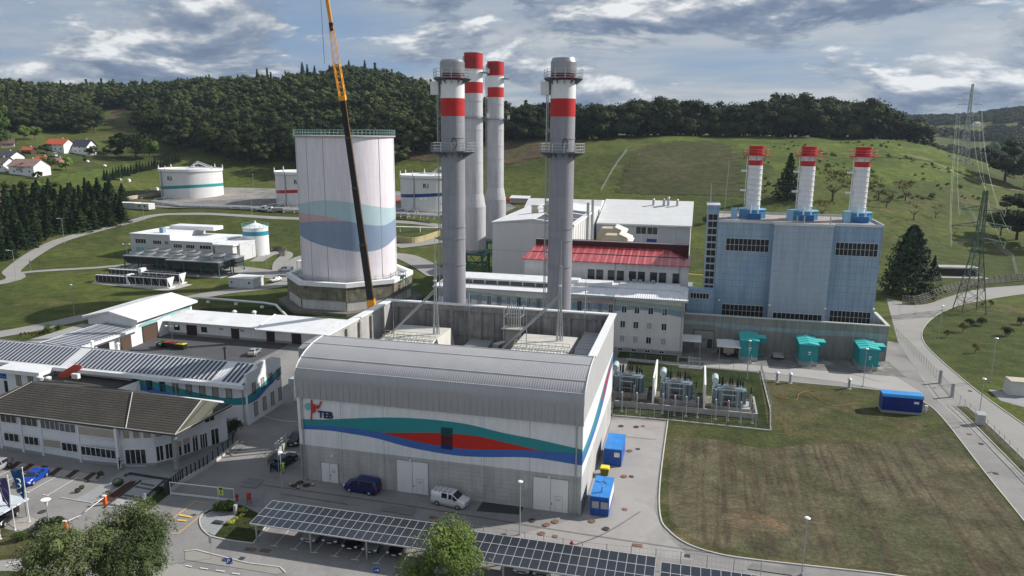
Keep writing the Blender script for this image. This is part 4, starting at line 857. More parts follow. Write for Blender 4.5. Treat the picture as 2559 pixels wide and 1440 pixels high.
for k in range(8): b = MB(); b.box(-44.6 + 3.05 * k,-41.9 + 3.05 * k,78.3,78.42,12.85,13.65); part(rl,'window',b,glass)
for q in ((-26,-14,83.5,86.5,13.9),(-14.2,-6.2,82,86,13.7)): b = MB(); b.box(q[0],q[1],q[2],q[3],12.9,q[4]); part(T,'roof_box',b,roofm)
for k in range(5): b = MB(); x = 1.5 * k - 3; b.box(x - .45,x + .45,86.9,87.4,13.3,14.1); b.cyl(x,86.85,13.5,13.9,.1); part(T,'air_conditioner',b,greym)
wt = [(-46,12.0),(-38,11.7),(-30,11.2),(-22,10.9),(-15,11.4),(-9,11.9),(-4.35,12.0)]; wm = [(-46,11.3),(-38,10.9),(-30,10.2),(-22,10.0),(-15,10.4),(-9,10.6),(-4.35,10.5)]; wb = [(-46,10.1),(-38,9.7),(-30,9.2),(-22,8.9),(-15,8.9),(-9,9.2),(-4.35,9.0)]
sage = mat('faded_sage',(0.33,0.40,0.35),0.8); fb = mat('faded_wave_blue',(0.20,0.29,0.37),0.8); fp_ = mat('faded_wave_pink',(0.42,0.31,0.32),0.8)
wave(T,'painted_wave','b-',74.8,wt,wm,sage); wave(T,'painted_wave','b-',74.8,wm,wb,fb)
wave(T,'painted_wave','b-',74.0,[(-4.3,11.9),(2,11.6),(10.6,11.2)],[(-4.3,10.6),(2,10.7),(10.6,10.1)],sage); wave(T,'painted_wave','b-',74.0,[(-4.3,10.6),(2,10.7),(10.6,10.1)],[(-4.3,9.3),(2,9.9),(10.6,8.7)],fb)
wave(T,'painted_wave','b-',74.77,[(-13,11.0),(-9,11.4),(-4.35,11.3)],[(-13,10.9),(-9,10.6),(-4.35,10.5)],fp_)
for k in range(17):
    x = -43.5 + 2.35 * k
    window(T,'b-',74.8,x,x + 1.05,8.6,10.9,2,1,greym if k % 2 else steel_w,mat('grey_shutter',(0.35,0.35,0.36),0.7) if k % 3 != 1 else glass,out=.09)
for r_,z in enumerate((9.0,5.6,2.3)):
    for k,x in enumerate((-2.9,-0.1,2.9,5.9) if r_ == 0 else (-3.1,-.2,2.7,5.9)):
        op = (r_ + k) % 3 == 1 or (r_ == 0 and k in (0,2,3)) or (r_ == 1 and k < 2)
        window(T,'b-',74.0,x,x + 1.15,z,z + 1.6,2,1,steel_w,glass if op else MATS['grey_shutter'],out=.08)
for x in (-3.4,-.4,2.6,5.7): window(T,'b-',73.94,x,x + 1.1,.25,.95,2,1,steel_w,glass,out=.05)
for x in (-4.7,10.2): b = MB(); b.cyl(x,73.8,0,12.3,.09,n=8); part(T,'downpipe',b,galv)
b = MB(); b.box(10.6,14.6,74.5,80,3.3,3.5); part(T,'side_canopy',b,steel_w); b = MB()
for y in (74.7,79.8): b.cyl(14.4,y,0,3.3,.08,n=6)
part(T,'canopy_post',b,galv)

T = thing('red_roofed_hall','white hall with long shiny red sheet roof and dark red parapet','building',(-9,96,0))
b = MB(); b.box(-28.9,10.9,90.5,106,0,17.0); part(T,'wall',b,MATS['office_render'])
rr_ = mat('red_sheet_roof',(0.42,0.07,0.075),0.28,var=0.2,vs=0.5,streak=.2,corr=(0,0.9,0.25),stripe=(0,1.9,.22,(0.50,0.17,0.17)),spec=0.7)  # paler stripes put the sheen of the sheets into the colour
b = MB(); b.poly((-29.5,89.6,17.4),(11.2,89.6,17.4),(5.9,99,19.7),(-27.6,99,19.7)); b.poly((11.2,89.6,17.4),(11.2,106,17.4),(5.9,99,19.7)); b.box(-29.5,11.2,89.5,89.6,17.15,17.42); b.box(11.15,11.25,89.6,106,17.15,17.42); b.poly((-29.5,89.6,17.2),(11.2,89.6,17.2),(11.2,106,17.2),(-29.5,106,17.2)); b.poly((-29.5,89.6,17.4),(-27.6,99,19.7),(-29.5,106,17.4))
rf = part(T,'roof',b,rr_); b = MB(); b.extx([(94.1,18.52),(94.3,18.57),(94.3,18.67),(94.1,18.62)],-28,9); part(rf,'ridge_strip',b,dark)
b = MB(); b.box(-27.9,10.6,99,99.4,17,21.0); b.box(-27.9,10.6,99.4,106,20.2,20.4); part(T,'parapet',b,mat('dark_red_cladding',(0.07,0.012,0.012),0.5)); b = MB(); b.box(-28,10.7,98.9,99.6,21.0,21.15); part(T,'coping',b,greym)
for x in (-10.9,-8.1,-5.9,-3.0,-.9,2.0,3.9 + .2,-13,8.3 + .2 - 1.2):
    window(T,'b-',90.5,x,x + 1.7,13.0,15.4,3,3,dark,glass_g,fr=.06)
b = MB()
for x in (-23.6,-6.4,8.9): b.cyl(x,90.35,12,17,.09,n=6)
part(T,'downpipe',b,galv)

T = thing('boiler_hall','tall blank grey-white hall with low gable facing the camera and solar panels on its roof','industrial hall',(-31,110,0))
b = MB(); gb = [(-42.6,0),(-20.3,0),(-20.3,23.6),(-31,24.8),(-42.6,23.6)]; b.exty(gb,110,162); part(T,'wall',b,mat('pale_cladding',(0.60,0.60,0.60),0.7,var=0.03,grid=(0,0,7.9,.12,(.36,.36,.36)),streak=.06))
b = MB()
for x0,z0,x1,z1 in ((-42.9,23.7,-31,24.95),(-31,24.95,-20.0,23.7)): b.poly((x0,109.7,z0),(x1,109.7,z1),(x1,162.3,z1),(x0,162.3,z0)); b.poly((x0,109.7,z0 - .12),(x1,109.7,z1 - .12),(x1,162.3,z1 - .12),(x0,162.3,z0 - .12)); b.poly((x0,109.7,z0),(x1,109.7,z1),(x1,109.7,z1 - .3),(x0,109.7,z0 - .3))
b.box(-20.3,-19.7,109.7,162.3,23.2,23.75); rf = part(T,'roof',b,roofm)
pvm = mat('solar_glass',(0.02,0.028,0.045),0.18,var=0.1,grid=(1.05,1.7,0,0.05,(0.16,0.17,0.19)),spec=0.6)
for y0,y1 in ((111,122),(124,133),(136,141)): b = MB(); b.poly((-30.4,y0,25.02),(-20.8,y0,23.95),(-20.8,y1,23.95),(-30.4,y1,25.02)); b.box(-20.9,-20.8,y0,y1,23.85,23.94); part(rf,'solar_panel',b,pvm)
for x,y in ((-34.5,128),(-31,128.5),(-33,142)): b = MB(); b.box(x - .9,x + .9,y - .9,y + .9,24,26.6); o = part(rf,'roof_vent',b,cream); b = MB(); b.box(x - 1.1,x + 1.1,y - 1.1,y + 1.1,26.6,26.9); part(o,'vent_cap',b,greym)
b = MB()
for y in np.arange(112,162,4.2): b.box(-20.29,-20.22,y,y + .12,0,23.3)
part(T,'joint_strip',b,greym)
for y in (134,144): b = MB(); b.tube((-19.6,y,12),(-19.6,y,27.5),.45,12); b.tube((-19.6,y,12),(-20.6,y,11),.45,12); part(T,'exhaust_pipe',b,galv)
T = thing('store_hall','low white hall with wide pale roof and grey wall at the back of the site','hall',(-5,155,0))
b = MB(); b.box(-19.6,10.4,154,176,0,18.7); part(T,'wall',b,mat('blue_grey_wall',(0.36,0.38,0.42),0.8,grid=(5.1,0,0,.15,(.55,.56,.58))))
b = MB(); b.extx([(153.4,18.8),(153.4,19.3),(177,25.0),(177,24.5)],-19.5,10.8); rf = part(T,'roof',b,mat('weathered_white_roof',(0.62,0.63,0.63),0.6,var=.05,grid=(0,7.6,0,.12,(.4,.4,.4)),blotch=((0.55,0.50,0.45),.12,.6)))
for x in (-2.6,.9,2.4,5.4): b = MB(); h = 2.2 if x == 2.4 else 1.5; b.cyl(x,172,23.5,24.2 + h,.42,n=12); b.cyl(x,172,24.2 + h,24.6 + h,.55,.2,12); part(rf,'roof_vent',b,galv)
for x in (-6.8,-3.2): window(T,'b-',154,x,x + 3.4,16,18.4,2,1,steel_w,glass)
b = MB(); b.box(-3.2,.0,153.9,154,12.2,14.6); part(T,'door',b,mat('door_blue',(0.01,.04,.22),.5))
b = MB(); b.box(-46,-19.8,163,177,0,22.5); b.extx([(162.8,22.5),(170,25.2),(177.2,24.4),(177.2,22.5)],-46,-19.8); part(T,'side_wing',b,MATS['weathered_white_roof'])
# intake louvres between the halls
T = thing('intake_hood','stack of cream sheet hoods with tilted lids between the halls','ventilation unit',(-8,120,0)); 
for k,(x,y,z) in enumerate(((-15.5,126,21),(-13.5,119,20))):
    b = MB(); b.exty([(x,10),(x + 9,10),(x + 9,z - 5),(x + 6,z),(x + 1,z),(x,z - 1.5)],y,y + 5); o = part(T,'hood',b,cream); 
    for q in range(3): b = MB(); b.poly((x + 5 + q * 1.8,y - .6,z + .5 - q * 2.6),(x + 8.4 + q * 1.8,y - .6,z - .9 - q * 2.6),(x + 8.4 + q * 1.8,y + 5.6,z - .6 - q * 2.6),(x + 5 + q * 1.8,y + 5.6,z + .8 - q * 2.6)); b.box(x + 5.2 + q * 1.8,x + 5.4 + q * 1.8,y,y + 5,z - 3 - q * 2.6,z + .3 - q * 2.6); part(o,'lid',b,mat('pale_lid',(.62,.6,.54),.6))
b = MB(); b.box(-19,-15.7,112,120,12,17.8); part(T,'box',b,mat('tan_sheet',(0.42,0.33,0.2),.7)); b = MB(); b.box(-19.8,10,108,128,0,13.5); part(T,'lower_building',b,conc)
b = MB(); b.path([(-8,112,17.6),(9,112,17.6),(9.6,112,17.2),(10.5,110,11.8),(14.8,110,11.6)],.22,8); solo('gas_pipe','yellow gas pipe running along the halls to the blue building','pipe',b,mat('pipe_yellow',(.62,.52,.12),.5),(0,0,0))

# ---------------------------------------------------------------- blue boiler house with three white stacks
T = thing('blue_power_house','tall pale blue panelled power house with three bays and dark ribbon windows','power station',(34,92,0))
bl = mat('blue_panels',(0.25,0.36,0.48),0.55,var=0.10,vs=0.09,streak=0.22,grid=(1.45,0,1.45,0.06,(0.13,0.23,0.38)),blotch=((0.32,0.41,0.50),0.06,0.46))
bl2 = mat('blue_panels_weathered',(0.35,0.42,0.50),0.55,var=0.08,vs=0.12,streak=0.18,grid=(0,0,1.45,0.05,(0.20,0.29,0.42)))
pl = [(17,88.6),(28.9,88.6),(28.9,86.2),(41.2,86.2),(41.2,88.6),(51.6,88.6),(51.6,108),(17,108)]
b = MB(); b.prism(pl,0,27.6); part(T,'wall',b,bl)
b = MB(); b.box(28.95,41.15,86.16,86.2,6,27.55); part(T,'centre_panel',b,bl2)
b = MB(); ed = [(16.9,88.5),(28.8,88.5),(28.8,86.1),(41.3,86.1),(41.3,88.5),(51.7,88.5),(51.7,108.1),(16.9,108.1)]
for i in range(8): p,q = ed[i],ed[(i + 1) % 8]; x0,x1 = sorted((p[0],q[0])); y0,y1 = sorted((p[1],q[1])); b.box(x0 - .12,x1 + .12,y0 - .12,y1 + .12,27.6,28.15 + .004 * (i % 2))
part(T,'parapet',b,mat('parapet_metal',(.55,.58,.6),.5))
b = MB(); b.prism([(17.1,88.7),(29,88.7),(29,86.4),(41.1,86.4),(41.1,88.7),(51.5,88.7),(51.5,107.9),(17.1,107.9)],27.61,27.7); part(T,'roof_deck',b,mat('roof_gravel',(.30,.27,.25),.95,var=.2,vs=.5,blotch=((.36,.29,.25),.3,.5)))
wf = mat('window_frame_grey',(.58,.60,.58),.6)
window(T,'b-',88.6,18.9,28.3,21.2,24.1,10,2,wf,black,fr=.075,out=.1); window(T,'b-',88.6,42.3,51.0,21.2,24.1,10,2,wf,black,fr=.075,out=.1)
window(T,'b-',88.6,18.9,28.2,6.2,9.0,10,2,wf,black,fr=.075,out=.1); window(T,'b-',88.6,42.4,51.0,6.2,9.0,10,2,wf,black,fr=.075,out=.1); window(T,'b-',86.16,30.0,40.5,6.2,8.3,11,1,wf,black,fr=.075,out=.1)
for x,y in ((18.2,88.5),(28.0 + 1.2,86.1),(40.9,86.1),(51.3,88.5)): b = MB(); b.ball((x,y - .35,9.8),.28); part(T,'wall_lamp',b,steel_w)
b = MB(); b.box(14.4,17.0,89,95.5,0,31.1); st = part(T,'stair_tower',b,bl); b = MB(); b.box(14.2,17.2,88.8,95.7,31.1,31.4); part(st,'coping',b,MATS['parapet_metal'])
for k in range(13): window(st,'b-',89.0,14.65,16.75,29.3 - 1.62 * k - 1.42,29.3 - 1.62 * k,2,1,wf,black,fr=.06)
b = MB(); b.box(10.9,17,86.6,89,4,12.5); o = part(T,'link_bridge',b,bl); window(o,'b-',86.6,11.6,15.9,10.2,11.6,6,1,wf,black,fr=.1)
for x in (20.6,33.0,45.3): b = MB(); b.box(x - .7,x + .7,95,96.2,27.7,30.2); part(T,'roof_duct',b,mat('roof_duct_blue',(.25,.45,.62),.5))
b = MB()
for x in (35.5,41.0,34): b.cyl(x,90,27.7,29.4,.14,n=6)
b.tube((15,92,31.6),(15,92,36),.12,5); b.tube((18.2,92.4,28),(18.6,92.4,41),.04,4); part(T,'aerial',b,galv)
T.scale = (1,1,1.022)
for i in range(3):
    a_,b_ = 24.9 + 11.65 * i,99.5; ax,ay = a_,b_
    T = thing('stack',['left','middle','right'][i] + ' one of three white ribbed stacks on the blue power house roof','chimney',(ax,ay,28.3),group='white stacks on the blue power house'); r = 1.64
    for nm,z0,z1,m_,q in (('shaft',30.3,40.7,steel_w,1),('red_band',40.7,41.9,red_d,1.003),('white_band',41.9,43.1,steel_w,1),('red_top',43.1,45.1,red_d,1.03)): b = MB(); b.cyl(ax,ay,z0,z1,r * q,None,32,False); part(T,nm,b,m_)
    b = MB()
    for k in range(8): b.cyl(ax,ay,31.4 + 1.2 * k,31.52 + 1.2 * k,r + .12,None,32)
    part(T,'stiffener',b,mat('rib_white',(.6,.61,.62),.5))
    b = MB(); b.cyl(ax,ay,44.9,45.2,r + .12,None,32); n = 8; P1 = [(ax + 3.0 * math.cos(6.2832 * k / n),ay + 3.0 * math.sin(6.2832 * k / n)) for k in range(n)]; b.prism(P1,43.0,43.2); o = part(T,'platform',b,red_d); b = MB()
    for k in range(n):
        for h in (.6,1.2): b.tube((*P1[k],43.2 + h),(*P1[(k + 1) % n],43.2 + h),.05,4)
        b.tube((*P1[k],43.1),(*P1[k],44.4),.05,4); b.tube((*P1[k],43.0),(ax + r * math.cos(6.2832 * k / n),ay + r * math.sin(6.2832 * k / n),42.0),.06,4)
    part(o,'railing',b,mat('faded_red',(.4,.12,.1),.5))
    b = MB(); b.prism([(ax + 3.2 * math.cos(R(22.5 + 45 * k)),ay + 2.9 * math.sin(R(22.5 + 45 * k))) for k in range(8)],28.3,30.3); o = part(T,'base_housing',b,mat('bright_blue',(.09,.27,.43),.5,grid=(.9,0,0,.06,(.03,.12,.3)))); b = MB(); b.box(ax - 1.3,ax + 1.7,ay - 4.3,ay - 3.0,28.3,29.7); part(o,'access_box',b,mat('mid_blue',(.03,.14,.36),.5)); b = MB(); b.prism([(ax + 3.35 * math.cos(R(22.5 + 45 * k)),ay + 3.05 * math.sin(R(22.5 + 45 * k))) for k in range(8)],30.3,30.45); part(o,'housing_rim',b,mat('sky_blue',(.16,.40,.62),.5))
    b = MB()
    for x in (-.6,1.0): b.cyl(ax + x,ay - 3.6,28.3,31.6,.16,n=8)
    part(T,'vent_pipe',b,steel_w)
    b = MB(); b.tube((ax - r - .35,ay - .3,30.4),(ax - r - .35,ay - .3,43),.06,4); b.tube((ax - r - .35,ay - .8,30.4),(ax - r - .35,ay - .8,43),.06,4)
    for k in range(24): b.tube((ax - r - .35,ay - .3,31 + .5 * k),(ax - r - .35,ay - .8,31 + .5 * k),.03,3)
    for z in (34.6,39.2): b.box(ax - r - 1.5,ax - r - .1,ay - 1,ay + .1,z,z + .4)
    part(T,'ladder',b,steel_w)
# low concrete annex in front of it
T = thing('concrete_annex','long low windowless concrete annex with a faded pale blue stripe','building',(32,84,0))
ca = mat('annex_concrete',(0.27,0.265,0.245),0.9,var=0.12,vs=.2,streak=0.3,grid=(6.1,0,0,.05,(.2,.2,.19)),bump=.2,bs=5)
b = MB(); b.box(10.7,53.4,82,82.4,0,7.7); b.box(10.7,11.1,82.4,88,0,7.7); b.box(53.0,53.4,82.4,95,0,7.7); b.box(11.1,53,82.4,86,5.6,5.9); part(T,'wall',b,ca)
b = MB(); b.box(10.6,53.6,81.85,82.5,7.7,7.95); b.box(52.9,53.6,82.5,95,7.7,7.95); part(T,'coping',b,mat('coping_pale',(.5,.5,.47),.7))
wave(T,'painted_wave','b-',82,[(10.7,6.3),(18,6.2),(26,5.9),(36,5.9),(44,6.1),(53.4,6.0)],[(10.7,5.4),(16,5.5),(22,4.8),(30,5.0),(38,4.7),(46,5.0),(53.4,4.5)],mat('faded_stripe',(.27,.36,.37),.85,streak=.3))
b = MB(); b.box(13.0,17.4,81.93,82,.05,4.1); o = part(T,'door',b,mat('annex_door',(.30,.29,.27),.8)); b = MB(); b.box(12.85,13.0,81.9,82,.05,4.25); b.box(17.4,17.55,81.9,82,.05,4.25); b.box(12.85,17.55,81.9,82,4.1,4.25); part(o,'frame',b,dark); b = MB(); b.box(16.0,17.1,81.88,81.93,.1,2.2); part(o,'wicket',b,dark)
for k in range(3):
    b = MB(); t = R(90 + 120 * k); cx_,cz_ = 15.3,2.0; pts = [(cx_ + .12 * math.cos(t - .52),cz_ + .12 * math.sin(t - .52)),(cx_ + .42 * math.cos(t - .52),cz_ + .42 * math.sin(t - .52)),(cx_ + .42 * math.cos(t + .52),cz_ + .42 * math.sin(t + .52)),(cx_ + .12 * math.cos(t + .52),cz_ + .12 * math.sin(t + .52))]
    b.poly(*[(x,81.91,z) for x,z in pts]); part(o,'warning_mark',b,dark)
# teal switchgear cabins
for i,(a_,b_) in enumerate(((24.6,75.6),(36.6,75.6),(48.3,75.4))):
    T = thing('switchgear_cabin',['left teal cabin beside the carport roof','middle teal cabin, beside the little trailer','right teal cabin at the end of the annex'][i] + ', steps in front','cabin',(a_,b_,0),group='teal cabins along the concrete annex'); w_ = 1.85
    b = MB(); b.box(a_ - w_,a_ + w_,b_ - 1.6,b_ + 5,1.0,4.7); part(T,'wall',b,teal)
    b = MB(); b.box(a_ - w_ + .05,a_ + w_ - .05,b_ - 1.55,b_ + 5,0,1.0); part(T,'plinth',b,conc)
    b = MB(); b.poly((a_ - w_ - .15,b_ - 1.8,4.75),(a_,b_ - 1.8,5.1),(a_,b_ + 5.1,5.1),(a_ - w_ - .15,b_ + 5.1,4.75)); b.poly((a_ + w_ + .15,b_ - 1.8,4.75),(a_,b_ - 1.8,5.1),(a_,b_ + 5.1,5.1),(a_ + w_ + .15,b_ + 5.1,4.75)); b.poly((a_ - w_ - .15,b_ - 1.8,4.6),(a_ + w_ + .15,b_ - 1.8,4.6),(a_ + w_ + .15,b_ + 5.1,4.6),(a_ - w_ - .15,b_ + 5.1,4.6)); b.poly((a_ - w_ - .15,b_ - 1.8,4.6),(a_ + w_ + .15,b_ - 1.8,4.6),(a_ + w_ + .15,b_ - 1.8,4.75),(a_,b_ - 1.8,5.1),(a_ - w_ - .15,b_ - 1.8,4.75))
    rf = part(T,'roof',b,teal_r); b = MB()
    for k in range(1,4): y = b_ - 1.8 + 6.9 * k / 4; b.tube((a_ - w_ - .15,y,4.78),(a_,y,5.13),.05,4); b.tube((a_ + w_ + .15,y,4.78),(a_,y,5.13),.05,4)
    part(rf,'roof_seam',b,teal)
    b = MB(); b.box(a_ + w_,a_ + w_ + 1.7,b_ + 1.2,b_ + 3.8,3.5,4.6); o = part(T,'side_box',b,teal); b = MB(); b.box(a_ + w_ - .05,a_ + w_ + 1.8,b_ + 1.1,b_ + 3.9,4.6,4.7); part(o,'lid',b,teal_r)
    b = MB(); b.tube((a_ + w_ + .9,b_ + 2.5,0),(a_ + w_ + .9,b_ + 2.5,3.5),.08); b.box(a_ + w_ + .5,a_ + w_ + 1.3,b_ + 2.1,b_ + 2.9,0,.3); part(o,'support',b,teal)
    b = MB()
    for k in range(5): b.box(a_ - 1.3,a_ + .5,b_ - 1.9 - .32 * k,b_ - 1.6 - .32 * k,.85 - .19 * k,.93 - .19 * k)
    b.box(a_ - 1.3,a_ - 1.22,b_ - 3.2,b_ - 1.6,0,.12); st = part(T,'steps',b,galv); b = MB()
    for x in (-1.35,.55): b.tube((a_ + x,b_ - 1.7,2.0),(a_ + x,b_ - 3.2,1.0),.04,4); b.tube((a_ + x,b_ - 3.2,0),(a_ + x,b_ - 3.2,1.0),.04,4); b.tube((a_ + x,b_ - 1.7,.9),(a_ + x,b_ - 1.7,2.0),.04,4)
    part(st,'handrail',b,tealb); b = MB(); b.box(a_ - .1,a_ + .45,b_ - 1.63,b_ - 1.6,2.9,3.15); b.box(a_ - .02,a_ + .3,b_ - 1.63,b_ - 1.6,2.45,2.7); part(T,'notice',b,steel_w)
T = thing('canopy','flat grey sheet canopy on posts beside the left teal cabin','canopy',(20,77,0)); b = MB(); b.poly((17.9,73.6,3.1),(22.9,73.6,3.05),(22.9,78.5,3.3),(17.9,78.5,3.35)); b.box(17.9,22.9,73.5,73.6,2.9,3.12); part(T,'roof',b,roofm); b = MB()
for x in (18.5,22.6):
    for y in (74,78.2): b = MB(); b.cyl(x,y,0,3.1,.07,n=6); part(T,'post',b,galv)
# ---------------------------------------------------------------- L-shaped white offices with striped solar roofs
pvs = mat('solar_striped_roof',(0.50,0.51,0.52),0.4,var=0.08,stripe=(0,0.86,0.6,(0.02,0.03,0.06)),spec=.5)
T = thing('wave_office','long two-storey white office with striped solar roof and teal wave under its windows','office building',(-84,15.2,0))
wo = mat('office_white',(0.70,0.71,0.72),0.85,var=0.04,streak=0.07)
b = MB(); b.box(-125,-58.5,15.6,25.0,0,6.9); part(T,'wall',b,wo)
b = MB(); b.extx([(15.2,0),(25.6,0),(25.6,8.6),(22.6,9.6),(18.6,9.6),(18.6,8.9),(15.2,8.8)],-58.5,-58.1) ; part(T,'gable_wall',b,wo)
b = MB(); b.poly((-125,14.4,7.15),(-58.55,14.4,7.15),(-58.55,20.0,9.2),(-125,20.0,9.2)); b.poly((-125,20.0,9.2),(-58.55,20.0,9.2),(-58.55,26.2,7.0),(-125,26.2,7.0)); b.poly((-125,14.4,7.0),(-58.55,14.4,7.0),(-58.55,26.2,6.9),(-125,26.2,6.9)); rf = part(T,'roof',b,roofm)
b = MB(); b.box(-125,-58.0,14.15,14.4,6.55,7.2); part(rf,'gutter',b,white)
for x0,x1 in ((-124,-94.8),(-92.4,-64.6),(-62.7,-59.4)):
    b = MB(); f_ = lambda y: 7.15 + (y - 14.4) * .366 + .07; b.poly((x0,14.9,f_(14.9)),(x1,14.9,f_(14.9)),(x1,19.6,f_(19.6)),(x0,19.6,f_(19.6))); b.poly((x0,14.9,f_(14.9)),(x1,14.9,f_(14.9)),(x1,14.9,f_(14.9) - .06),(x0,14.9,f_(14.9) - .06)); part(rf,'solar_panel',b,pvs)
b = MB(); b.box(-125,-58.55,19.93,20.07,9.2,9.3); part(rf,'ridge_cap',b,galv)
for x in (-93.6,-88.0,-66.0):
    b = MB(); b.cyl(x,21,8.7,10.1 if x < -70 else 11,.25 if x < -70 else .15,n=12); b.cyl(x,21,10.1 if x < -70 else 11,10.4 if x < -70 else 11.2,.42,.1,12); part(rf,'roof_vent',b,steel_w if x < -70 else dark)
tq = [(-81,5.9),(-76,5.7),(-72,5.2),(-68,4.6),(-64,4.2),(-61,4.3),(-58.1,4.9)]; tqb = [(-81,4.9),(-76,4.6),(-72,3.9),(-68,3.2),(-64,2.9),(-61,3.1),(-58.1,3.5)]
wt_,wb_ = MATS['wave_teal'],MATS['wave_blue']
wave(T,'painted_wave','b-',15.6,tq,tqb,wt_); wave(T,'painted_wave','b-',15.6,[(-81,4.9),(-76,4.6),(-72,3.9),(-69,3.3)],[(-81,4.3),(-76,3.5),(-72,3.1),(-69,3.2)],wb_)
wave(T,'painted_wave','a+',-58.1,[(15.2,5.1),(18,5.4),(21,6.0),(25.6,7.0)],[(15.2,3.7),(18,4.2),(21,5.1),(25.6,6.0)],wt_); wave(T,'painted_wave','a+',-58.1,[(15.2,3.75),(18,4.25),(21,5.1),(25.6,6.0)],[(15.2,3.7),(18,3.6),(21,4.5),(25.6,5.5)],wb_)
wave(T,'painted_wave','b-',15.6,[(-125,5.3),(-115,5.5),(-108,5.6),(-97.5,5.2)],[(-125,4.7),(-115,4.6),(-108,4.3),(-97.5,4.2)],wt_); wave(T,'painted_wave','b-',15.6,[(-125,4.7),(-115,4.6),(-108,4.3),(-97.5,4.2)],[(-125,4.1),(-115,3.8),(-108,3.4),(-97.5,3.6)],wb_)
for k,x in enumerate((-80.5,-77.9,-75.3,-72.7,-70.1,-67.5,-65.0,-62.4)):
    if k > 2: o = window(T,'b-',15.6,x,x + 1.15,4.2,6.2,1,1,dark,beige,out=.06,name='window',label='window with beige blind down')
    else: o = window(T,'b-',15.6,x,x + 1.15,4.2,6.2,1,1,dark,glass,out=.06)
for x in (-124,-121,-117.5,-114.6,-111.7,-108.8,-105.9): window(T,'b-',15.6,x,x + 1.2,4.0,6.2,2,1,dark,glass,out=.06); window(T,'b-',15.6,x + .2,x + 1.3,.9,3.1,2,1,dark,glass,out=.06)
for y in (16.6,19.2,21.7,24.1): window(T,'a+',-58.1,y,y + 1.0,4.9 - .1,6.9 - .1,1,1,dark,beige,out=.05); window(T,'a+',-58.1,y + .2,y + 1.2,.9,3.3,1,1,dark,beige,out=.05)
b = MB(); b.cyl(-59.2,15.45,0,6.6,.09,n=6); b.cyl(-72,15.5,0,6.6,.09,n=6); b.cyl(-105.0,15.5,0,6.6,.09,n=6); part(T,'downpipe',b,galv)
b = MB(); b.box(-104,-96.6,12.3,15.55,0,6.3); w2 = part(T,'porch',b,wo); b = MB(); b.box(-105.0,-95.8,11.3,15.5,6.3,7.05); b.extx([(11.25,7.05),(15.5,7.25),(15.5,7.05)],-105.05,-95.75); part(w2,'roof',b,roofm)
for x in (-102,-99.4): window(w2,'b-',12.3,x,x + 1.1,3.9,5.9,2,1,dark,beige)
T = thing('court_extension','flat dark roofed extension with red stair wall between the two office wings','building',(-88,12,0))
b = MB(); b.poly((-95.6,9.5,5.2),(-83,9.5,4.6),(-80.5,15.4,5.6),(-95.6,15.4,5.8)); b.box(-95.5,-83.2,9.8,15.4,0,4.55); part(T,'roof',b,mat('bitumen_roof',(.07,.068,.06),.9,var=.2)); b = MB(); b.exty([(-94.6,5),(-93.4,5),(-89.4,7.6),(-89.4,8.1),(-91,8.1),(-94.6,6)],13.9,14.1); part(T,'stair_wall',b,mat('coral_red',(.48,.07,.04),.6)); b = MB(); b.poly((-83,10,0),(-80.2,12,0),(-79,15.3,0),(-79,15.3,5.9),(-83,10,4.6)); b.box(-83.3,-83.05,9.6,15.4,0,4.9); part(T,'side_wall',b,wo)
for x in (-95,-93.2): b = MB(); b.cyl(x,10.6,5,6.6,.45,n=14); o = part(T,'roof_vent',b,galv); b = MB(); b.ball((x,10.6,6.6),.55,12,5,.5); part(o,'cowl',b,steel_w)
b = MB(); b.box(-90.2,-88.9,12.4,13,6.2,7.0); part(T,'air_conditioner',b,steel_w)
T = thing('roof_fan','pair of rooftop fan cowls showing behind the tiled roof ridge','ventilator',(-73,9,0)); b = MB()
for x in (-74.0,-72.7): b.cyl(x,9,0,5.6,.16,n=10); b.cyl(x,9,5.0,5.9,.5,n=14); b.ball((x,9,6.0),.62,12,5,.35)
part(T,'cowl',b,galv)

T = thing('admin_building','administration building with big brown tiled hip roof and long ribbon windows','office building',(-74,3,0))
wl = [(-89.3,-2.6),(-73,-3.6),(-66.6,-3.2),(-62.3,-1.8),(-60.8,0.2),(-59.3,3.9),(-57.3,8.2),(-58.5,9.4),(-89.3,9.8)]
b = MB(); b.prism(wl,0,6.3); part(T,'wall',b,mat('admin_white',(0.66,0.68,0.71),0.85,var=0.05,streak=0.05))
b = MB(); b.prism([(x + (.06 if x > -66 else 0),y - .06) for x,y in wl[:7]] + wl[7:],0,.45); part(T,'plinth',b,greym)
til = mat('concrete_tiles',(0.068,0.061,0.050),0.9,var=0.2,vs=.3,fine=.25,fs=5,grid=(0,.42,0,.15,(.028,.026,.024)),blotch=((0.088,0.082,0.066),.5,.58),bump=.5,bs=6)
til2 = mat('mossy_tiles',(0.10,0.105,0.08),0.9,var=0.12,fine=.1,grid=(.4,0,0,.1,(.065,.07,.055)),bump=.3)
e0,e1,e2,e3 = (-92.5,-4.3,6.3),(-56.4,-4.8,6.4),(-55.9,9.6,6.4),(-92.5,10.6,6.3); r0,r1 = (-88.4,2.8,9.3),(-56.9 - 1.2,3.0,9.3)
r1 = (*SG(504,999,9.2)[:2],9.2); r0 = (*SG(73,955,9.2)[:2],9.2); e1 = (*SG(437,1086,6.4)[:2],6.4); e2 = (*SG(580,1011,6.6)[:2],6.6); e0 = (-93,e1[1] + .1,6.4)
b = MB(); b.poly(e0,e1,r1,r0); rf = part(T,'roof',b,til); b = MB(); b.poly(e1,e2,r1); part(rf,'hip_face',b,til2); b = MB(); b.poly(e0,r0,e3); b.poly(e3,r0,r1,e2); part(rf,'rear_slope',b,til)
b = MB(); dz = lambda p,q: (p[0],p[1],p[2] - q); b.poly(dz(e0,.3),dz(e1,.3),dz(e2,.3),dz(e3,.3))
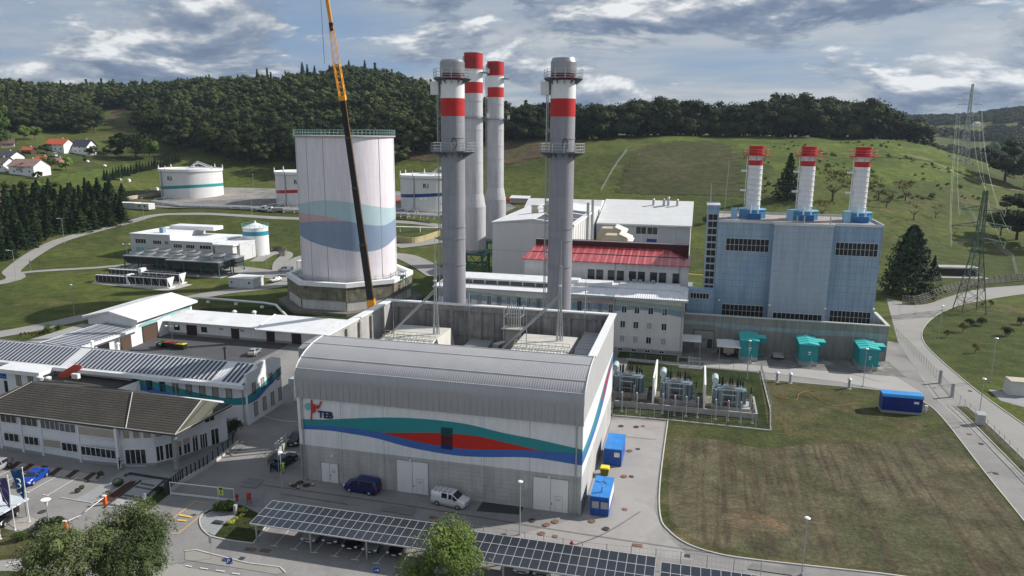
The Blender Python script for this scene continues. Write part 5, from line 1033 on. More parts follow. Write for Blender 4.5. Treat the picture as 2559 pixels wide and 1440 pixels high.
for p,q in ((e0,e1),(e1,e2),(e2,e3),(e3,e0)): b.poly(p,q,dz(q,.3),dz(p,.3))
part(rf,'soffit',b,mat('brown_soffit',(.06,.05,.045),.8)); b = MB(); b.tube(e0,e1,.06,5); b.tube(e1,e2,.06,5)
b.tube((-64.9,e1[1],6.45),(*SG(331,981,9.25)[:2],9.3),.07,4); b.tube((-91.5,e1[1],6.45),(r0[0] + .6,r0[1],9.3),.07,4); b.tube(e1,r1,.08,5); part(rf,'flashing',b,mat('flashing',(.42,.42,.39),.6))
cx_,cy_ = SG(443,1180)[:2]; b = MB(); b.cyl(cx_,cy_,0,6.3,.38,n=20); part(T,'column',b,mat('speckled_column',(.27,.28,.26),.8,var=.3,vs=1.5,fine=.25))
def wpx(l,nx,pm,z0,z1,nm='window'):      # windows on the flat front, c given along a
    return window(T,'b-',l[2],l[0],l[1],z0,z1,nx,1,steel_w,pm,out=.07,name=nm)
fy = lambda x: -2.6 - (x + 89.3) / 16.3 * 1.0 - .02
for x in (-84.8,-80.9,-73.7,-66.7,-89.2): b = MB(); b.box(x - .18,x + .18,fy(x) - .12,fy(x) + .3,0,6.2); part(T,'pilaster',b,MATS['admin_white'])
for x0,x1,z0,z1,nx,m_ in ((-88.2,-85.4,1.5,2.85,3,glass),(-84.2,-81.5,1.5,2.85,3,glass),(-80.4,-77.2,1.6,2.9,1,beige),(-76.9,-74.1,1.5,2.85,3,glass),(-73.2,-67.1,1.4,2.85,7,glass),
                              (-88.4,-85.4,4.5,5.9,3,glass),(-84.4,-81.3,4.5,5.9,3,glass),(-80.5,-77.0,4.5,5.9,4,mat('curtained_glass',(.10,.11,.12),.3)),(-76.9,-74.0,4.5,5.9,3,MATS['curtained_glass']),(-73.3,-67.0,4.5,5.9,1,beige)):
    yy = fy((x0 + x1) / 2) - .12; window(T,'b-',yy,x0,x1,z0,z1,nx,1,steel_w,m_,out=.07)
def wseg(p,q,t0,t1,z0,z1,nx,pm,fm=steel_w,nm='window'):    # windows on the curved front
    p,q = Vector(p),Vector(q); d = (q - p); L_ = d.length; d.normalize(); n_ = Vector((d.y,-d.x)); f = MB(); g = MB()
    def bx(m_,u0,u1,w0,w1,d0,d1): a = p + d * u0; c = p + d * u1; m_.prism([tuple(a + n_ * d0),tuple(c + n_ * d0),tuple(c + n_ * d1),tuple(a + n_ * d1)][::-1],w0,w1)
    u0,u1 = L_ * t0,L_ * t1; bx(f,u0,u1,z0,z0 + .08,0,.07); bx(f,u0,u1,z1 - .08,z1,0,.07)
    for i in range(nx + 1): x = u0 + (u1 - u0 - .08) * i / nx; bx(f,x,x + .08,z0 + .08,z1 - .08,0,.06)
    bx(g,u0 + .05,u1 - .05,z0 + .05,z1 - .05,.005,.02); o = part(T,nm,f,fm); part(o,'pane',g,pm)
    return p,d,n_,L_,bx
for t0,t1 in ((.05,.28),(.36,.6),(.68,.95)): wseg(wl[2],wl[3],t0,t1,4.3,5.6,1,beige)
wseg(wl[2],wl[3],.06,.72,.05,2.7,4,glass,steel_w,'entrance_door'); wseg(wl[3],wl[4],.08,.9,4.3,5.6,2,beige)
wseg(wl[3],wl[4],.04,.46,.6,3.0,2,glass); wseg(wl[3],wl[4],.54,.96,.6,3.0,2,glass)
for t0,t1,a0,a1 in ((.05,.32,0.5,2.9),(.38,.66,.5,3.0),(.74,.98,0.1,3.0)):
    p0,d0,n0,L0,bxx = wseg(wl[4],wl[5],t0,t1,a0,a1,2,glass); m_ = MB(); bxx(m_,L0 * t0 + .05,L0 * t1 - .05,2.0 if t0 < .7 else 2.6,a1 - .05,.07,.11); part(T,'blind',m_,mat('warm_blind',(.45,.36,.29),.7))
for t0,t1,a0,a1 in ((.04,.3,0.05,2.8),(.42,.7,.3,3.0)): wseg(wl[5],wl[6],t0,t1,a0,a1,3 if t0 < .1 else 2,glass)
for t0,t1 in ((.1,.3),(.42,.65),(.75,.95)): wseg(wl[4],wl[5],t0,t1,4.2,5.5,2,MATS['curtained_glass'])
wseg(wl[5],wl[6],.25,.6,4.3,5.9,2,glass)

T = thing('garage_shed','tall white garage with low gable metal roof and brown roller door at the courtyard','garage',(-116,58,0))
b = MB(); b.exty([(-122.6,0),(-109.7,0),(-109.7,6.0),(-116,7.4),(-122.6,6.0)],50.2,69.5); part(T,'wall',b,wo)
b = MB()
for x0,z0,x1,z1 in ((-123.4,6.05,-116,7.65),(-116,7.65,-108.7,6.05)): b.poly((x0,49.4,z0),(x1,49.4,z1),(x1,70.4,z1),(x0,70.4,z0)); b.poly((x0,49.4,z0 - .5),(x1,49.4,z1 - .1),(x1,49.4,z1),(x0,49.4,z0)); b.poly((x0,49.4,z0 - .1),(x1,49.4,z1 - .1),(x1,70.4,z1 - .1),(x0,70.4,z0 - .1))
b.box(-108.75,-108.55,49.4,70.4,5.5,6.08); b.box(-123.5,-123.35,49.4,70.4,5.6,6.08); part(T,'roof',b,roofm)
b = MB(); b.box(-109.7,-109.62,51,68.8,4.9,5.5); part(T,'window_strip',b,black); b = MB(); b.box(-109.69,-109.6,52.2,56.6,0,3.5); o = part(T,'door',b,mat('brown_door',(.09,.055,.04),.7,grid=(0,0,.6,.06,(.05,.035,.03)))); 
b = MB(); b.box(-109.72,-109.55,51.9,52.2,0,3.8); b.box(-109.72,-109.55,56.6,56.9,0,3.8); b.box(-109.72,-109.55,51.9,56.9,3.5,3.8); part(o,'frame',b,dark)
wave(T,'painted_wave','a+',-109.68,[(51,4.3),(54,4.6),(57,4.4),(60,4.7),(64,4.6),(68.8,5.0)],[(51,3.9),(54,3.85),(57,4.0),(60,4.3),(64,3.9),(68.8,3.9)],mat('aqua_wave',(.20,.45,.47),.7))
T = thing('solar_garage','low white garage wing with striped solar roof and open brown doors','garage',(-113,40,0))
b = MB(); b.box(-117.6,-109.6,27,50.1,0,3.9); b.box(-124,-117.6,30,50.1,0,3.7); part(T,'wall',b,wo)
b = MB(); b.poly((-117.8,26,4.9),(-108.6,26,4.15),(-108.6,50.1,4.15),(-117.8,50.1,4.9)); b.box(-108.75,-108.5,26,50.1,3.7,4.2); b.poly((-117.8,26,4.7),(-108.6,26,3.95),(-108.6,50.1,3.95),(-117.8,50.1,4.7)); rf = part(T,'roof',b,roofm); b = MB(); b.box(-124.3,-117.8,30,50.1,3.7,4.0); part(rf,'flat_roof',b,mat('grey_flat_roof',(.3,.3,.29),.9))
b = MB(); b.poly((-117.3,29,4.95),(-109.3,29,4.3),(-109.3,49.6,4.3),(-117.3,49.6,4.95)); b.box(-109.35,-109.3,29,49.6,4.22,4.29); part(rf,'solar_panel',b,mat('solar_striped_side',(0.50,0.51,0.52),0.4,stripe=(1,0.86,0.6,(0.02,0.03,0.06)),spec=.5))
for y in (32,38.6,45): b = MB(); b.box(-109.6,-109.52,y,y + 3.2,0,2.9); part(T,'door',b,mat('doorway_shade',(.012,.011,.01),.9) if y != 45 else MATS['brown_door'])  # near-black panels paint the shade inside the two open doorways
T = thing('workshop_row','long low white workshop row with white metal roof along the courtyard','workshop',(-80,62,0))
b = MB(); b.box(-109.6,-42,60.4,65.5,0,3.3); part(T,'wall',b,wo); b = MB(); b.box(-109.5,-42,60.34,60.4,0,.5); part(T,'plinth',b,greym)
b = MB(); b.extx([(58.9,3.35),(58.9,3.55),(65.8,4.75),(65.8,4.5)],-109.5,-84.3); b.extx([(57.9,3.25),(57.9,3.55),(66.4,4.95),(66.4,4.6)],-84.3,-43); rf = part(T,'roof',b,mat('bright_roof',(.74,.75,.76),.5,var=.07,blotch=((.62,.62,.61),.3,.58))); b = MB(); b.tube((-84.35,57.8,3.6),(-84.35,66.5,5.02),.12,5); b.tube((-109.5,58.85,3.5),(-84.4,58.85,3.5),.09,6); b.tube((-84.3,57.8,3.45),(-43,57.8,3.45),.09,6); part(rf,'gutter',b,steel_w)
for x,w_ in ((-104.4,2.6),(-92.3,1.9),(-83,1.9),(-76.5,2.2),(-66,2)): b = MB(); b.box(x,x + w_,60.32,60.4,0,2.5); o = part(T,'door',b,mat('workshop_door',(.04,.022,.018),.6)); b = MB(); b.box(x - .1,x,60.3,60.4,0,2.6); b.box(x + w_,x + w_ + .1,60.3,60.4,0,2.6); part(o,'frame',b,dark)
for x in (-108,-100.5): window(T,'b-',60.4,x,x + 1.6,1.0,2.3,2,1,mat('brown_frame',(.08,.05,.04),.6),glass)
b = MB(); b.box(-95.6,-94.5,60.33,60.4,1.9,2.4); b.box(-90,-88.9,60.33,60.4,1.9,2.4); part(T,'vent_grille',b,greym)
T = thing('link_roof','low linking roof with striped solar panels between white offices and turbine hall','building',(-49,30,0))
b = MB(); b.poly((-57.5,27,4.2),(-42.5,27,3.4),(-42.5,44,3.4),(-57.5,44,4.2)); b.poly((-57.5,27,4.0),(-42.5,27,3.2),(-42.5,44,3.2),(-57.5,44,4.0)); b.box(-57.6,-42.4,26.9,27,3.1,4.3); rf = part(T,'roof',b,mat('blue_grey_roof',(.42,.46,.50),.5,var=.05)); b = MB(); b.poly((-56.5,27.5,4.22),(-43.3,27.5,3.5),(-43.3,35.5,3.5),(-56.5,35.5,4.22)); b.box(-56.5,-43.3,27.45,27.5,3.42,3.48); part(rf,'solar_panel',b,MATS['solar_striped_side'])
b = MB(); b.box(-57,-43,27.4,43.5,0,3.15); part(T,'wall',b,wo)
T = thing('ramp_wall','low concrete ramp wall with steel railing beside the dark car','wall',(-44.5,10,0)); b = MB(); p0,p1 = SG(664,1162)[:2],SG(748,1088)[:2]; b.prism([p0,p1,(p1[0] + .3,p1[1]),(p0[0] + .3,p0[1])][::-1],0,1.0); part(T,'wall',b,conc); b = MB()
for h in (1.5,2.0): b.tube((*p0,h),(*p1,h),.035,4)
for k in range(7): x,y = p0[0] + (p1[0] - p0[0]) * k / 6,p0[1] + (p1[1] - p0[1]) * k / 6; b.tube((x,y,1),(x,y,2),.04,4)
part(T,'railing',b,galv)
b = MB(); b.path([(*SG(505,752)[:2],.9),(*SG(660,765)[:2],.9),(*SG(690,771)[:2],1.0),(*SG(718,800)[:2],.9)],.32,10)
for q in ((520,757),(590,762),(655,770),(715,800)): x,y = SG(*q)[:2]; b.box(x - .4,x + .4,y - .3,y + .3,0,.6)
solo('insulated_pipe','silver insulated pipe with a bend crossing the dark lawn behind the workshops','pipe',b,steel_w,(-75,80,0))
for q in ((587,795),(636,796)): x,y = SG(*q)[:2]; b = MB(); b.cyl(x,y,0,1.7,.45,n=12); b.cyl(x,y,1.7,2.1,.7,.3,12); solo('vent_cowl',('left' if q[0] < 600 else 'right') + ' of the two white vent cowls behind the workshop roof','ventilator',b,steel_w,(x,y,0),group='white vent cowls')

# ---------------------------------------------------------------- pump house, silo, coolers
T = thing('pump_house','white two-level pump house with flat white roof and blue-grey doors','building',(-180,155,0)); y0 = 151
b = MB(); b.box(-198,-180.3,151,172,0,9.0); b.box(-180.3,-161.8,150.6,172,0,7.0); b.box(-161.8,-152,153,172,0,6.6); part(T,'wall',b,mat('pump_white',(.55,.56,.57),.8,var=.05,streak=.05)); b = MB(); b.box(-198.2,-180.1,150.8,172.2,9,9.15); b.box(-180.1,-161.6,150.4,172.2,7,7.14); b.box(-161.6,-151.8,152.8,172.2,6.6,6.75); b.box(-192,-172,166,172.1,9.15,10.6); part(T,'roof',b,MATS['bright_roof'])
for x0,x1,z0,z1 in ((-195.9,-191,5.3,7.2),(-188,-184.2,5.3,6.9),(-182.9,-181,5.3,6.9),(-178.7,-174.9,4.4,5.9),(-173.3,-169.5,4.4,5.9),(-167.4,-162.5,4.4,5.9)): window(T,'b-',151 if x1 < -180.5 else 150.6,x0,x1,z0,z1,4,1,steel_w,glass,fr=.12)
for x0,x1,m_ in ((-195.7,-190.9,MATS['aqua_wave']),(-178.4,-174.6,mat('teal_door',(.10,.28,.28),.6))): b = MB(); b.box(x0,x1,(151 if x1 < -180.5 else 150.6) - .08,(151 if x1 < -180.5 else 150.6),0,3.9); part(T,'door',b,m_)
b = MB(); b.box(-188,-186.4,155,156.6,9.15,11.2); part(T,'roof_vent',b,mat('vent_blue',(.2,.3,.4),.5))
b = MB(); b.box(-160.3,-152.9,149.9,152.9,0,6.2); o = part(T,'porch',b,MATS['pale_cladding']); b = MB(); b.box(-160.9,-152.2,149.3,153.4,6.2,6.7); part(o,'roof',b,white); b = MB(); b.box(-159,-154.6,149.82,149.9,.2,1.4); part(o,'opening',b,black)
sx,sy = S(G(626,643))[:2]; sy += 4.5
T = thing('silo','short white silo with blue band, conical roof and railing beside the pump house','silo',(sx,sy,0)); r = 4.75
b = MB(); b.cyl(sx,sy,0,11.2,r,None,48,False); part(T,'shell',b,steel_w); b = MB(); b.cyl(sx,sy,8.2,9.8,r + .02,None,48,False); part(T,'blue_band',b,mat('band_blue',(.03,.24,.38),.5)); b = MB(); b.cyl(sx,sy,11.2,12.9,r + .1,.3,48); b.cyl(sx,sy,12.8,13.6,.3,n=10); part(T,'cone_roof',b,MATS['bright_roof'])
b = MB()
for h in (.7,1.3): b.ring((sx,sy,11.2 + h),r + .3,.05,36)
for k in range(18): t = 6.2832 * k / 18; b.tube((sx + (r + .3) * math.cos(t),sy + (r + .3) * math.sin(t),11.1),(sx + (r + .3) * math.cos(t),sy + (r + .3) * math.sin(t),12.5),.05,4)
part(T,'railing',b,tealb); b = MB(); b.tube((sx - r - .2,sy - 1.5,0),(sx - r - .2,sy - 1.5,12),.1); b.box(sx - 4.5,sx - .5,sy - r - 3,sy - r - .6,2.3,2.5)
for q in ((-4.3,-2.8),(-.7,-2.8)): b.cyl(sx + q[0],sy - r + q[1] + .2,0,2.3,.1,n=6)
part(T,'shelter',b,conc)
hg = mat('heat_exchanger',(.05,.055,.06),.5,grid=(.3,0,0,.06,(.12,.13,.14)))
for i,(u,v,lab) in enumerate(((378,678,'left'),(486,690,'right'))):
    x,y = S(G(u,v))[:2]; T = thing('air_cooler',lab + ' of the two big air coolers raised on green steel legs','air cooler',(x,y,0),group='large raised air coolers')
    for row,oy in enumerate((0,7.5)):
        b = MB(); b.exty([(x - 11.2,3.9),(x + 11.2,3.9),(x + 8.8,2.2),(x - 8.8,2.2)],y + oy + .6,y + oy + 5.0); b.extx([(y + oy - .9,5.0),(y + oy + 6.2,5.0),(y + oy + 4.6,2.3),(y + oy + .8,2.3)],x - 10.2,x + 10.2); o = part(T,'casing',b,hg)
        b = MB(); b.box(x - 10.3,x + 10.3,y + oy - 1.0,y + oy + 6.3,5.0,5.25); part(o,'top_plate',b,greym)
        for k in range(4): b = MB(); b.cyl(x - 7.6 + 5.1 * k,y + oy + 2.65,5.25,6.1,2.25,None,20); f_ = part(o,'fan',b,galv); b = MB(); b.cyl(x - 7.6 + 5.1 * k,y + oy + 2.65,6.1,6.14,2.0,None,20); part(f_,'fan_grille',b,dark)
    b = MB()
    for px_ in (-10,-3.3,3.3,10):
        for oy in (-.6,5.8,7.2,13.5): b.box(x + px_ - .14,x + px_ + .14,y + oy - .14,y + oy + .14,0,5.0)
    for oy in (-.6,13.5): b.tube((x - 10,y + oy,.3),(x - 3.3,y + oy,4.8),.09,4); b.tube((x + 10,y + oy,.3),(x + 3.3,y + oy,4.8),.09,4)
    part(T,'frame',b,green_s); b = MB(); b.box(x - 11,x + 11,y - 1.4,y + 14.5,0.02,.22); part(T,'slab',b,conc)
dk = mat('chiller_coils',(.03,.03,.032),.6,grid=(1.6,0,0,.18,(.35,.35,.34)))
cx0,cy0 = S(G(300,706))[:2]
for i,(u,v,L_) in enumerate(((278,708,11.5),(310,692,11.5))):
    x,y = S(G(u,v))[:2]; T = thing('chiller',('front' if i == 0 else 'rear') + ' white-topped chiller unit with a row of fans','chiller',(x,y,0),group='white-topped chillers'); b = MB(); b.box(x - L_ / 2,x + L_ / 2,y,y + 2.4,.3,2.3); part(T,'body',b,dk); b = MB(); b.box(x - L_ / 2,x + L_ / 2,y - .1,y + 2.5,2.3,2.5); b.box(x + L_ / 2,x + L_ / 2 + 1.2,y,y + 2.4,.3,3.1); part(T,'top',b,steel_w)
    for k in range(7): b = MB(); b.cyl(x - L_ / 2 + .8 + 1.62 * k,y + 1.2,2.5,2.75,.62,n=14); part(T,'fan',b,dark)
for i,(u,v,L_) in enumerate(((372,718,14.5),(405,707,14.0))):
    x,y = S(G(u,v))[:2]; T = thing('dry_cooler',('front' if i == 0 else 'rear') + ' black V-shaped dry cooler with white triangular ends','dry cooler',(x,y,0),group='V-shaped dry coolers')
    b = MB(); b.extx([(y - .6,3.2),(y + 2.6,3.2),(y + 1.4,.5),(y + .6,.5)],x - L_ / 2,x + L_ / 2); part(T,'coil',b,dk)
    for s_ in (-1,1): b = MB(); e = x + s_ * L_ / 2; b.extx([(y - .7,3.3),(y + 2.7,3.3),(y + 1.2,.3),(y + .8,.3)],e - .06 + .07 * s_,e + .06 + .07 * s_); part(T,'end_plate',b,steel_w)
    b = MB(); b.box(x - L_ / 2,x + L_ / 2,y - .75,y - .62,3.05,3.25); b.box(x - L_ / 2 - .5,x + L_ / 2 + .5,y - .3,y + 2.3,0,.3)
    for k in range(6): q = x - L_ / 2 + L_ * k / 5; b.box(q - .07,q + .07,y - .5,y - .38,0,3.0)
    part(T,'frame',b,steel_w); b = MB()
    for k in range(9): b.cyl(x - L_ / 2 + .8 + (L_ - 1.6) * k / 8,y + 1,3.2,3.38,.68,n=12)
    part(T,'fans',b,black)
b = MB(); x,y = S(G(325,700))[:2]
for k in range(6): b.tube((x - 3,y + k * 1.1,1 + .3 * (k % 3)),(x + 3,y + k * 1.1 - 1,1.5 + .3 * (k % 2)),.13,6); b.tube((x - 2 + k,y,0),(x - 2 + k,y + 5,1.8),.11,6)
solo('green_pipework','tangle of green pipes between the chillers and dry coolers','pipe',b,green_s,(x,y,0))
sheet('cooler_slab',[(227,708),(420,728),(482,712),(330,690),(262,690)],mat('slab_pale',(.42,.41,.38),.9),3,True)
x,y = S(G(613,716))[:2]; T = thing('portable_cabin','small white portable cabin with ridged roof on the grass, dark doorway at its left end','cabin',(x,y,0)); b = MB(); b.box(x - 4.2,x + 4.4,y - 2.4,y + 3.4,0,2.9); part(T,'wall',b,MATS['pump_white']); b = MB(); b.box(x - 4.4,x + 4.6,y - 2.6,y + 3.6,2.9,3.1); b.box(x - .06,x + .06,y - 2.45,y - 2.4,0,2.9); part(T,'roof',b,roofm); window(T,'b-',y - 2.4,x + 2.6,x + 3.5,1.3,2.1,1,1,steel_w,glass); window(T,'b-',y - 2.4,x - 3.4,x - 2.7,1.3,2.1,1,1,steel_w,glass)
x,y = S(G(760,690))[:2]; T = thing('green_shelter','small white framed shelter with green panels beside the tower base','shelter',(x,y,0)); b = MB(); b.box(x - 2.2,x + 2.5,y - 1,y + 2,4.9,5.2); b.box(x - 2.1,x - 1.9,y - .9,y - .7,0,4.9); b.box(x + 2.2,x + 2.4,y - .9,y - .7,0,4.9); b.box(x - 2.1,x - 1.9,y + 1.6,y + 1.8,0,4.9); part(T,'frame',b,steel_w); b = MB(); b.box(x - .6,x + 2.2,y - .5,y + 1.6,.2,4.8); part(T,'panel',b,mat('panel_green',(.02,.2,.14),.5))
p = T3(335,522); T = thing('site_container','long white site container at the head of the meadow road','container',p,'W',A); b = MB(); b.box(-9,2,-1.5,3,0,2.9); b.box(2.1,10.5,-2,2.6,0,2.8); part(T,'wall',b,MATS['pump_white']); b = MB(); b.box(-9.1,2.05,-1.6,3.1,2.9,3.05); b.box(2.05,10.6,-2.1,2.7,2.8,2.95); part(T,'roof',b,MATS['bright_roof'])
for x in (4.5,7.7): b = MB(); b.box(x,x + 1,-2.08,-2,1.3,2.1); part(T,'window',b,black)

# ---------------------------------------------------------------- three fuel tanks on the terrace
def fuel_tank(uc,v0,wpx_,name,m_,vt,wv):
    z = 8.0; Y = G(uc,v0,z)[1]; r = wpx_ / 2 / F_PX * (Y + 8) / .985; c = D(uc,v0,Y + r); X,Yc = c[0],c[1]; ht = hgt((X,Yc - r),vt)
    T = thing('fuel_tank','white fuel tank marked ' + name + ' with a ' + {'R1': 'navy','R2': 'red','R3': 'teal'}[name] + ' band','storage tank',(X,Yc,0),'W',0,'numbered fuel tanks on the terrace')
    b = MB(); b.cyl(0,0,z - 2,ht - 1.2,r,None,72,False); part(T,'shell',b,mat('tank_white',(.66,.66,.67),.55,var=.04,vs=.1,streak=.1,grid=(0,0,2.3,.05,(.58,.58,.58))))
    b = MB(); b.cyl(0,0,ht - 1.2,ht,r + .45,None,72,False); b.cyl(0,0,ht - 1.25,ht - 1.2,r + .45,r + .45,72); b.cyl(0,0,ht - 1.6,ht - 1.25,r + .2,None,72,False); part(T,'rim',b,steel_w)
    b = MB(); b.cyl(0,0,ht - .6,ht - .55,r + .3,.5,72); b.cyl(0,0,ht - .6,ht + .1,r,r * .1,72,False); part(T,'roof',b,MATS['bright_roof'])
    b = MB(); b.cyl(0,0,ht - 1.75,ht - 1.55,r + .35,None,72,False); part(T,'ring_girder',b,greym)
    th = np.linspace(-math.pi,math.pi,120); vs = []
    for t in th: zz_ = z + (ht - z) * (.40 + wv * math.sin(t * 1.0 + .5)); vs += [(math.cos(t - math.pi / 2) * (r + .02),math.sin(t - math.pi / 2) * (r + .02),zz_),(math.cos(t - math.pi / 2) * (r + .02),math.sin(t - math.pi / 2) * (r + .02),zz_ + 1.7)]
    b = MB(); b._a(vs,[(2 * i,2 * i + 2,2 * i + 3,2 * i + 1) for i in range(119)],True); part(T,'colour_band',b,m_)
    t = -math.pi / 2 - .33 if name == 'R3' else (-math.pi / 2 - .02); q = -math.pi / 2 + math.atan2(X,Yc) * -1; t = t - math.atan2(-X,Yc) * -0; zt_ = z + (ht - z) * .72
    o = part(T,'lettering',text_mesh(name,3.0,.02,.09),dark); o.location = ((r + .06) * math.cos(t),(r + .06) * math.sin(t),zt_); o.rotation_euler = (R(90),0,t + math.pi / 2)
    b = MB(); t2 = t - .42
    b.tube(((r + .3) * math.cos(t2),(r + .3) * math.sin(t2),z),((r + .3) * math.cos(t2),(r + .3) * math.sin(t2),ht),.28,6)
    part(T,'standpipe',b,greym); b = MB()
    for k in range(8): a_ = 6.2832 * k / 8 + .3; b.cyl((r + .2) * math.cos(a_),(r + .2) * math.sin(a_),ht,ht + 2.0,.38,.15,8)
    part(T,'foam_pourer',b,steel_w); b = MB()
    for o_ in (0,1.2): b.tube((r * .1,-r * .3 + o_,ht + .3),(r * .35,-r * .3 + o_,ht + 3.2),.13,5); b.tube((r * .35,-r * .3 + o_,ht + 3.2),(r * .85,-r * .3 + o_,ht),.13,5); b.tube((r * .1,-r * .3 + o_,ht + 1.1),(r * .35,-r * .3 + o_,ht + 4.1),.08,5); b.tube((r * .35,-r * .3 + o_,ht + 4.1),(r * .85,-r * .3 + o_,ht + 1),.08,5)
    for k in range(6): f_ = k / 5; b.tube((r * .35,-r * .3,ht + 3.2 - f_ * 3),(r * .35,-r * .3 + 1.2,ht + 3.2 - f_ * 3),.07,4); b.tube((r * (.35 + .5 * f_),-r * .3,ht + 3.2 * (1 - f_)),(r * (.35 + .5 * f_),-r * .3,ht + 3.2 * (1 - f_) + 1),.06,4)
    part(T,'roof_stair',b,steel_w); b = MB(); b.cyl(0,0,z - .4,z + .5,r + 1.2,None,60); part(T,'footing',b,conc); b = MB()
    for o_ in (0,1.3): b.tube((-r * .55 + o_,-r * .85,z + 4),(-r * .75 + o_,-r - 3.2,z),.16,5); b.tube((-r * .55 + o_,-r * .85,z + 4),(-r * .35 + o_,-r - 3.2,z),.16,5)
    b.tube((-r * 1.2,-r - 3,z + 1),(-r * .5,-r - 1,z + 3),.15,5); part(T,'entry_stair',b,steel_w); return T
fuel_tank(484,507,145,'R3',mat('band_teal',(.02,.25,.25),.5),424,.055); fuel_tank(768,520,146,'R2',red_d,431,.05); fuel_tank(1076,531,146,'R1',mat('band_navy',(.015,.05,.20),.5),440,.05)
b = MB()
pr_ = [D(u,v,G(u,v,8)[1]) for u,v in [(200,512),(380,515),(450,521),(600,525),(760,532),(1000,540),(1100,546)]]
T = thing('pipe_rack','long low pipe rack running in front of the fuel tanks','pipes',(0,0,0),'W')
for k,(dz_,dy_,m_) in enumerate(((1.6,0,steel_w),(1.6,1.0,galv),(.9,0,galv),(.9,1.0,dark),(1.9,2.2,steel_w))): b = MB(); b.path([(x,y + dy_,max(hz(x,y),7.6) + dz_) for x,y,_ in pr_[1:]],.22,6); part(T,'pipe',b,m_)
b = MB()
for i in range(1,len(pr_) - 1):
    for k in range(6): x,y = [pr_[i][j] + (pr_[i + 1][j] - pr_[i][j]) * k / 6 for j in (0,1)]; b.box(x - .15,x + .15,y - .3,y + 2.6,7.2,9.4)
part(T,'bracket',b,conc)
for nm,lab,l_,h_,m_ in (('retaining_wall','long pale concrete wall on the tank terrace between the fuel tanks',[(555,503),(640,490),(700,486)],2.2,mat('wall_tan',(.40,.35,.28),.9,var=.15)),('retaining_wall','pale tan wall left of the fuel tank marked R3',[(295,502),(350,496),(412,485)],2.0,mat('wall_tan',(.40,.35,.28),.9)),('retaining_wall','curved yellowish retaining wall behind the storage tower',[(990,606),(1030,610),(1065,602),(1100,590)],2.6,mat('wall_yellow',(.42,.36,.20),.9,var=.15)),('retaining_wall','curved dark retaining wall beside the silo',[(672,629),(700,628),(716,634),(712,642)],2.0,conc_d)):
    pts = smooth([T3(u,v) for u,v in l_],5); b = MB()
    for p,q in zip(pts,pts[1:]): b._a([(p[0],p[1],p[2] - 1),(q[0],q[1],q[2] - 1),(q[0],q[1],q[2] + h_),(p[0],p[1],p[2] + h_),(p[0],p[1] + .4,p[2] - 1),(q[0],q[1] + .4,q[2] - 1),(q[0],q[1] + .4,q[2] + h_),(p[0],p[1] + .4,p[2] + h_)],[(0,1,2,3),(4,5,6,7),(3,2,6,7),(0,4,7,3),(1,5,6,2)])
    solo(nm,lab,'wall',b,m_,(0,0,0),'W')
b = MB(); x0,y0,z0 = D(985,590,300); b.path([(D(985,567,330)),(D(1105,570,335))],.35,8)
for u in (1000,1050): p = D(u,568,331); b.tube(p,(p[0],p[1],hz(p[0],p[1])),.2,6)
solo('overhead_pipe','white overhead pipe on posts between storage tower and grey chimney','pipe',b,steel_w,(0,0,0),'W')

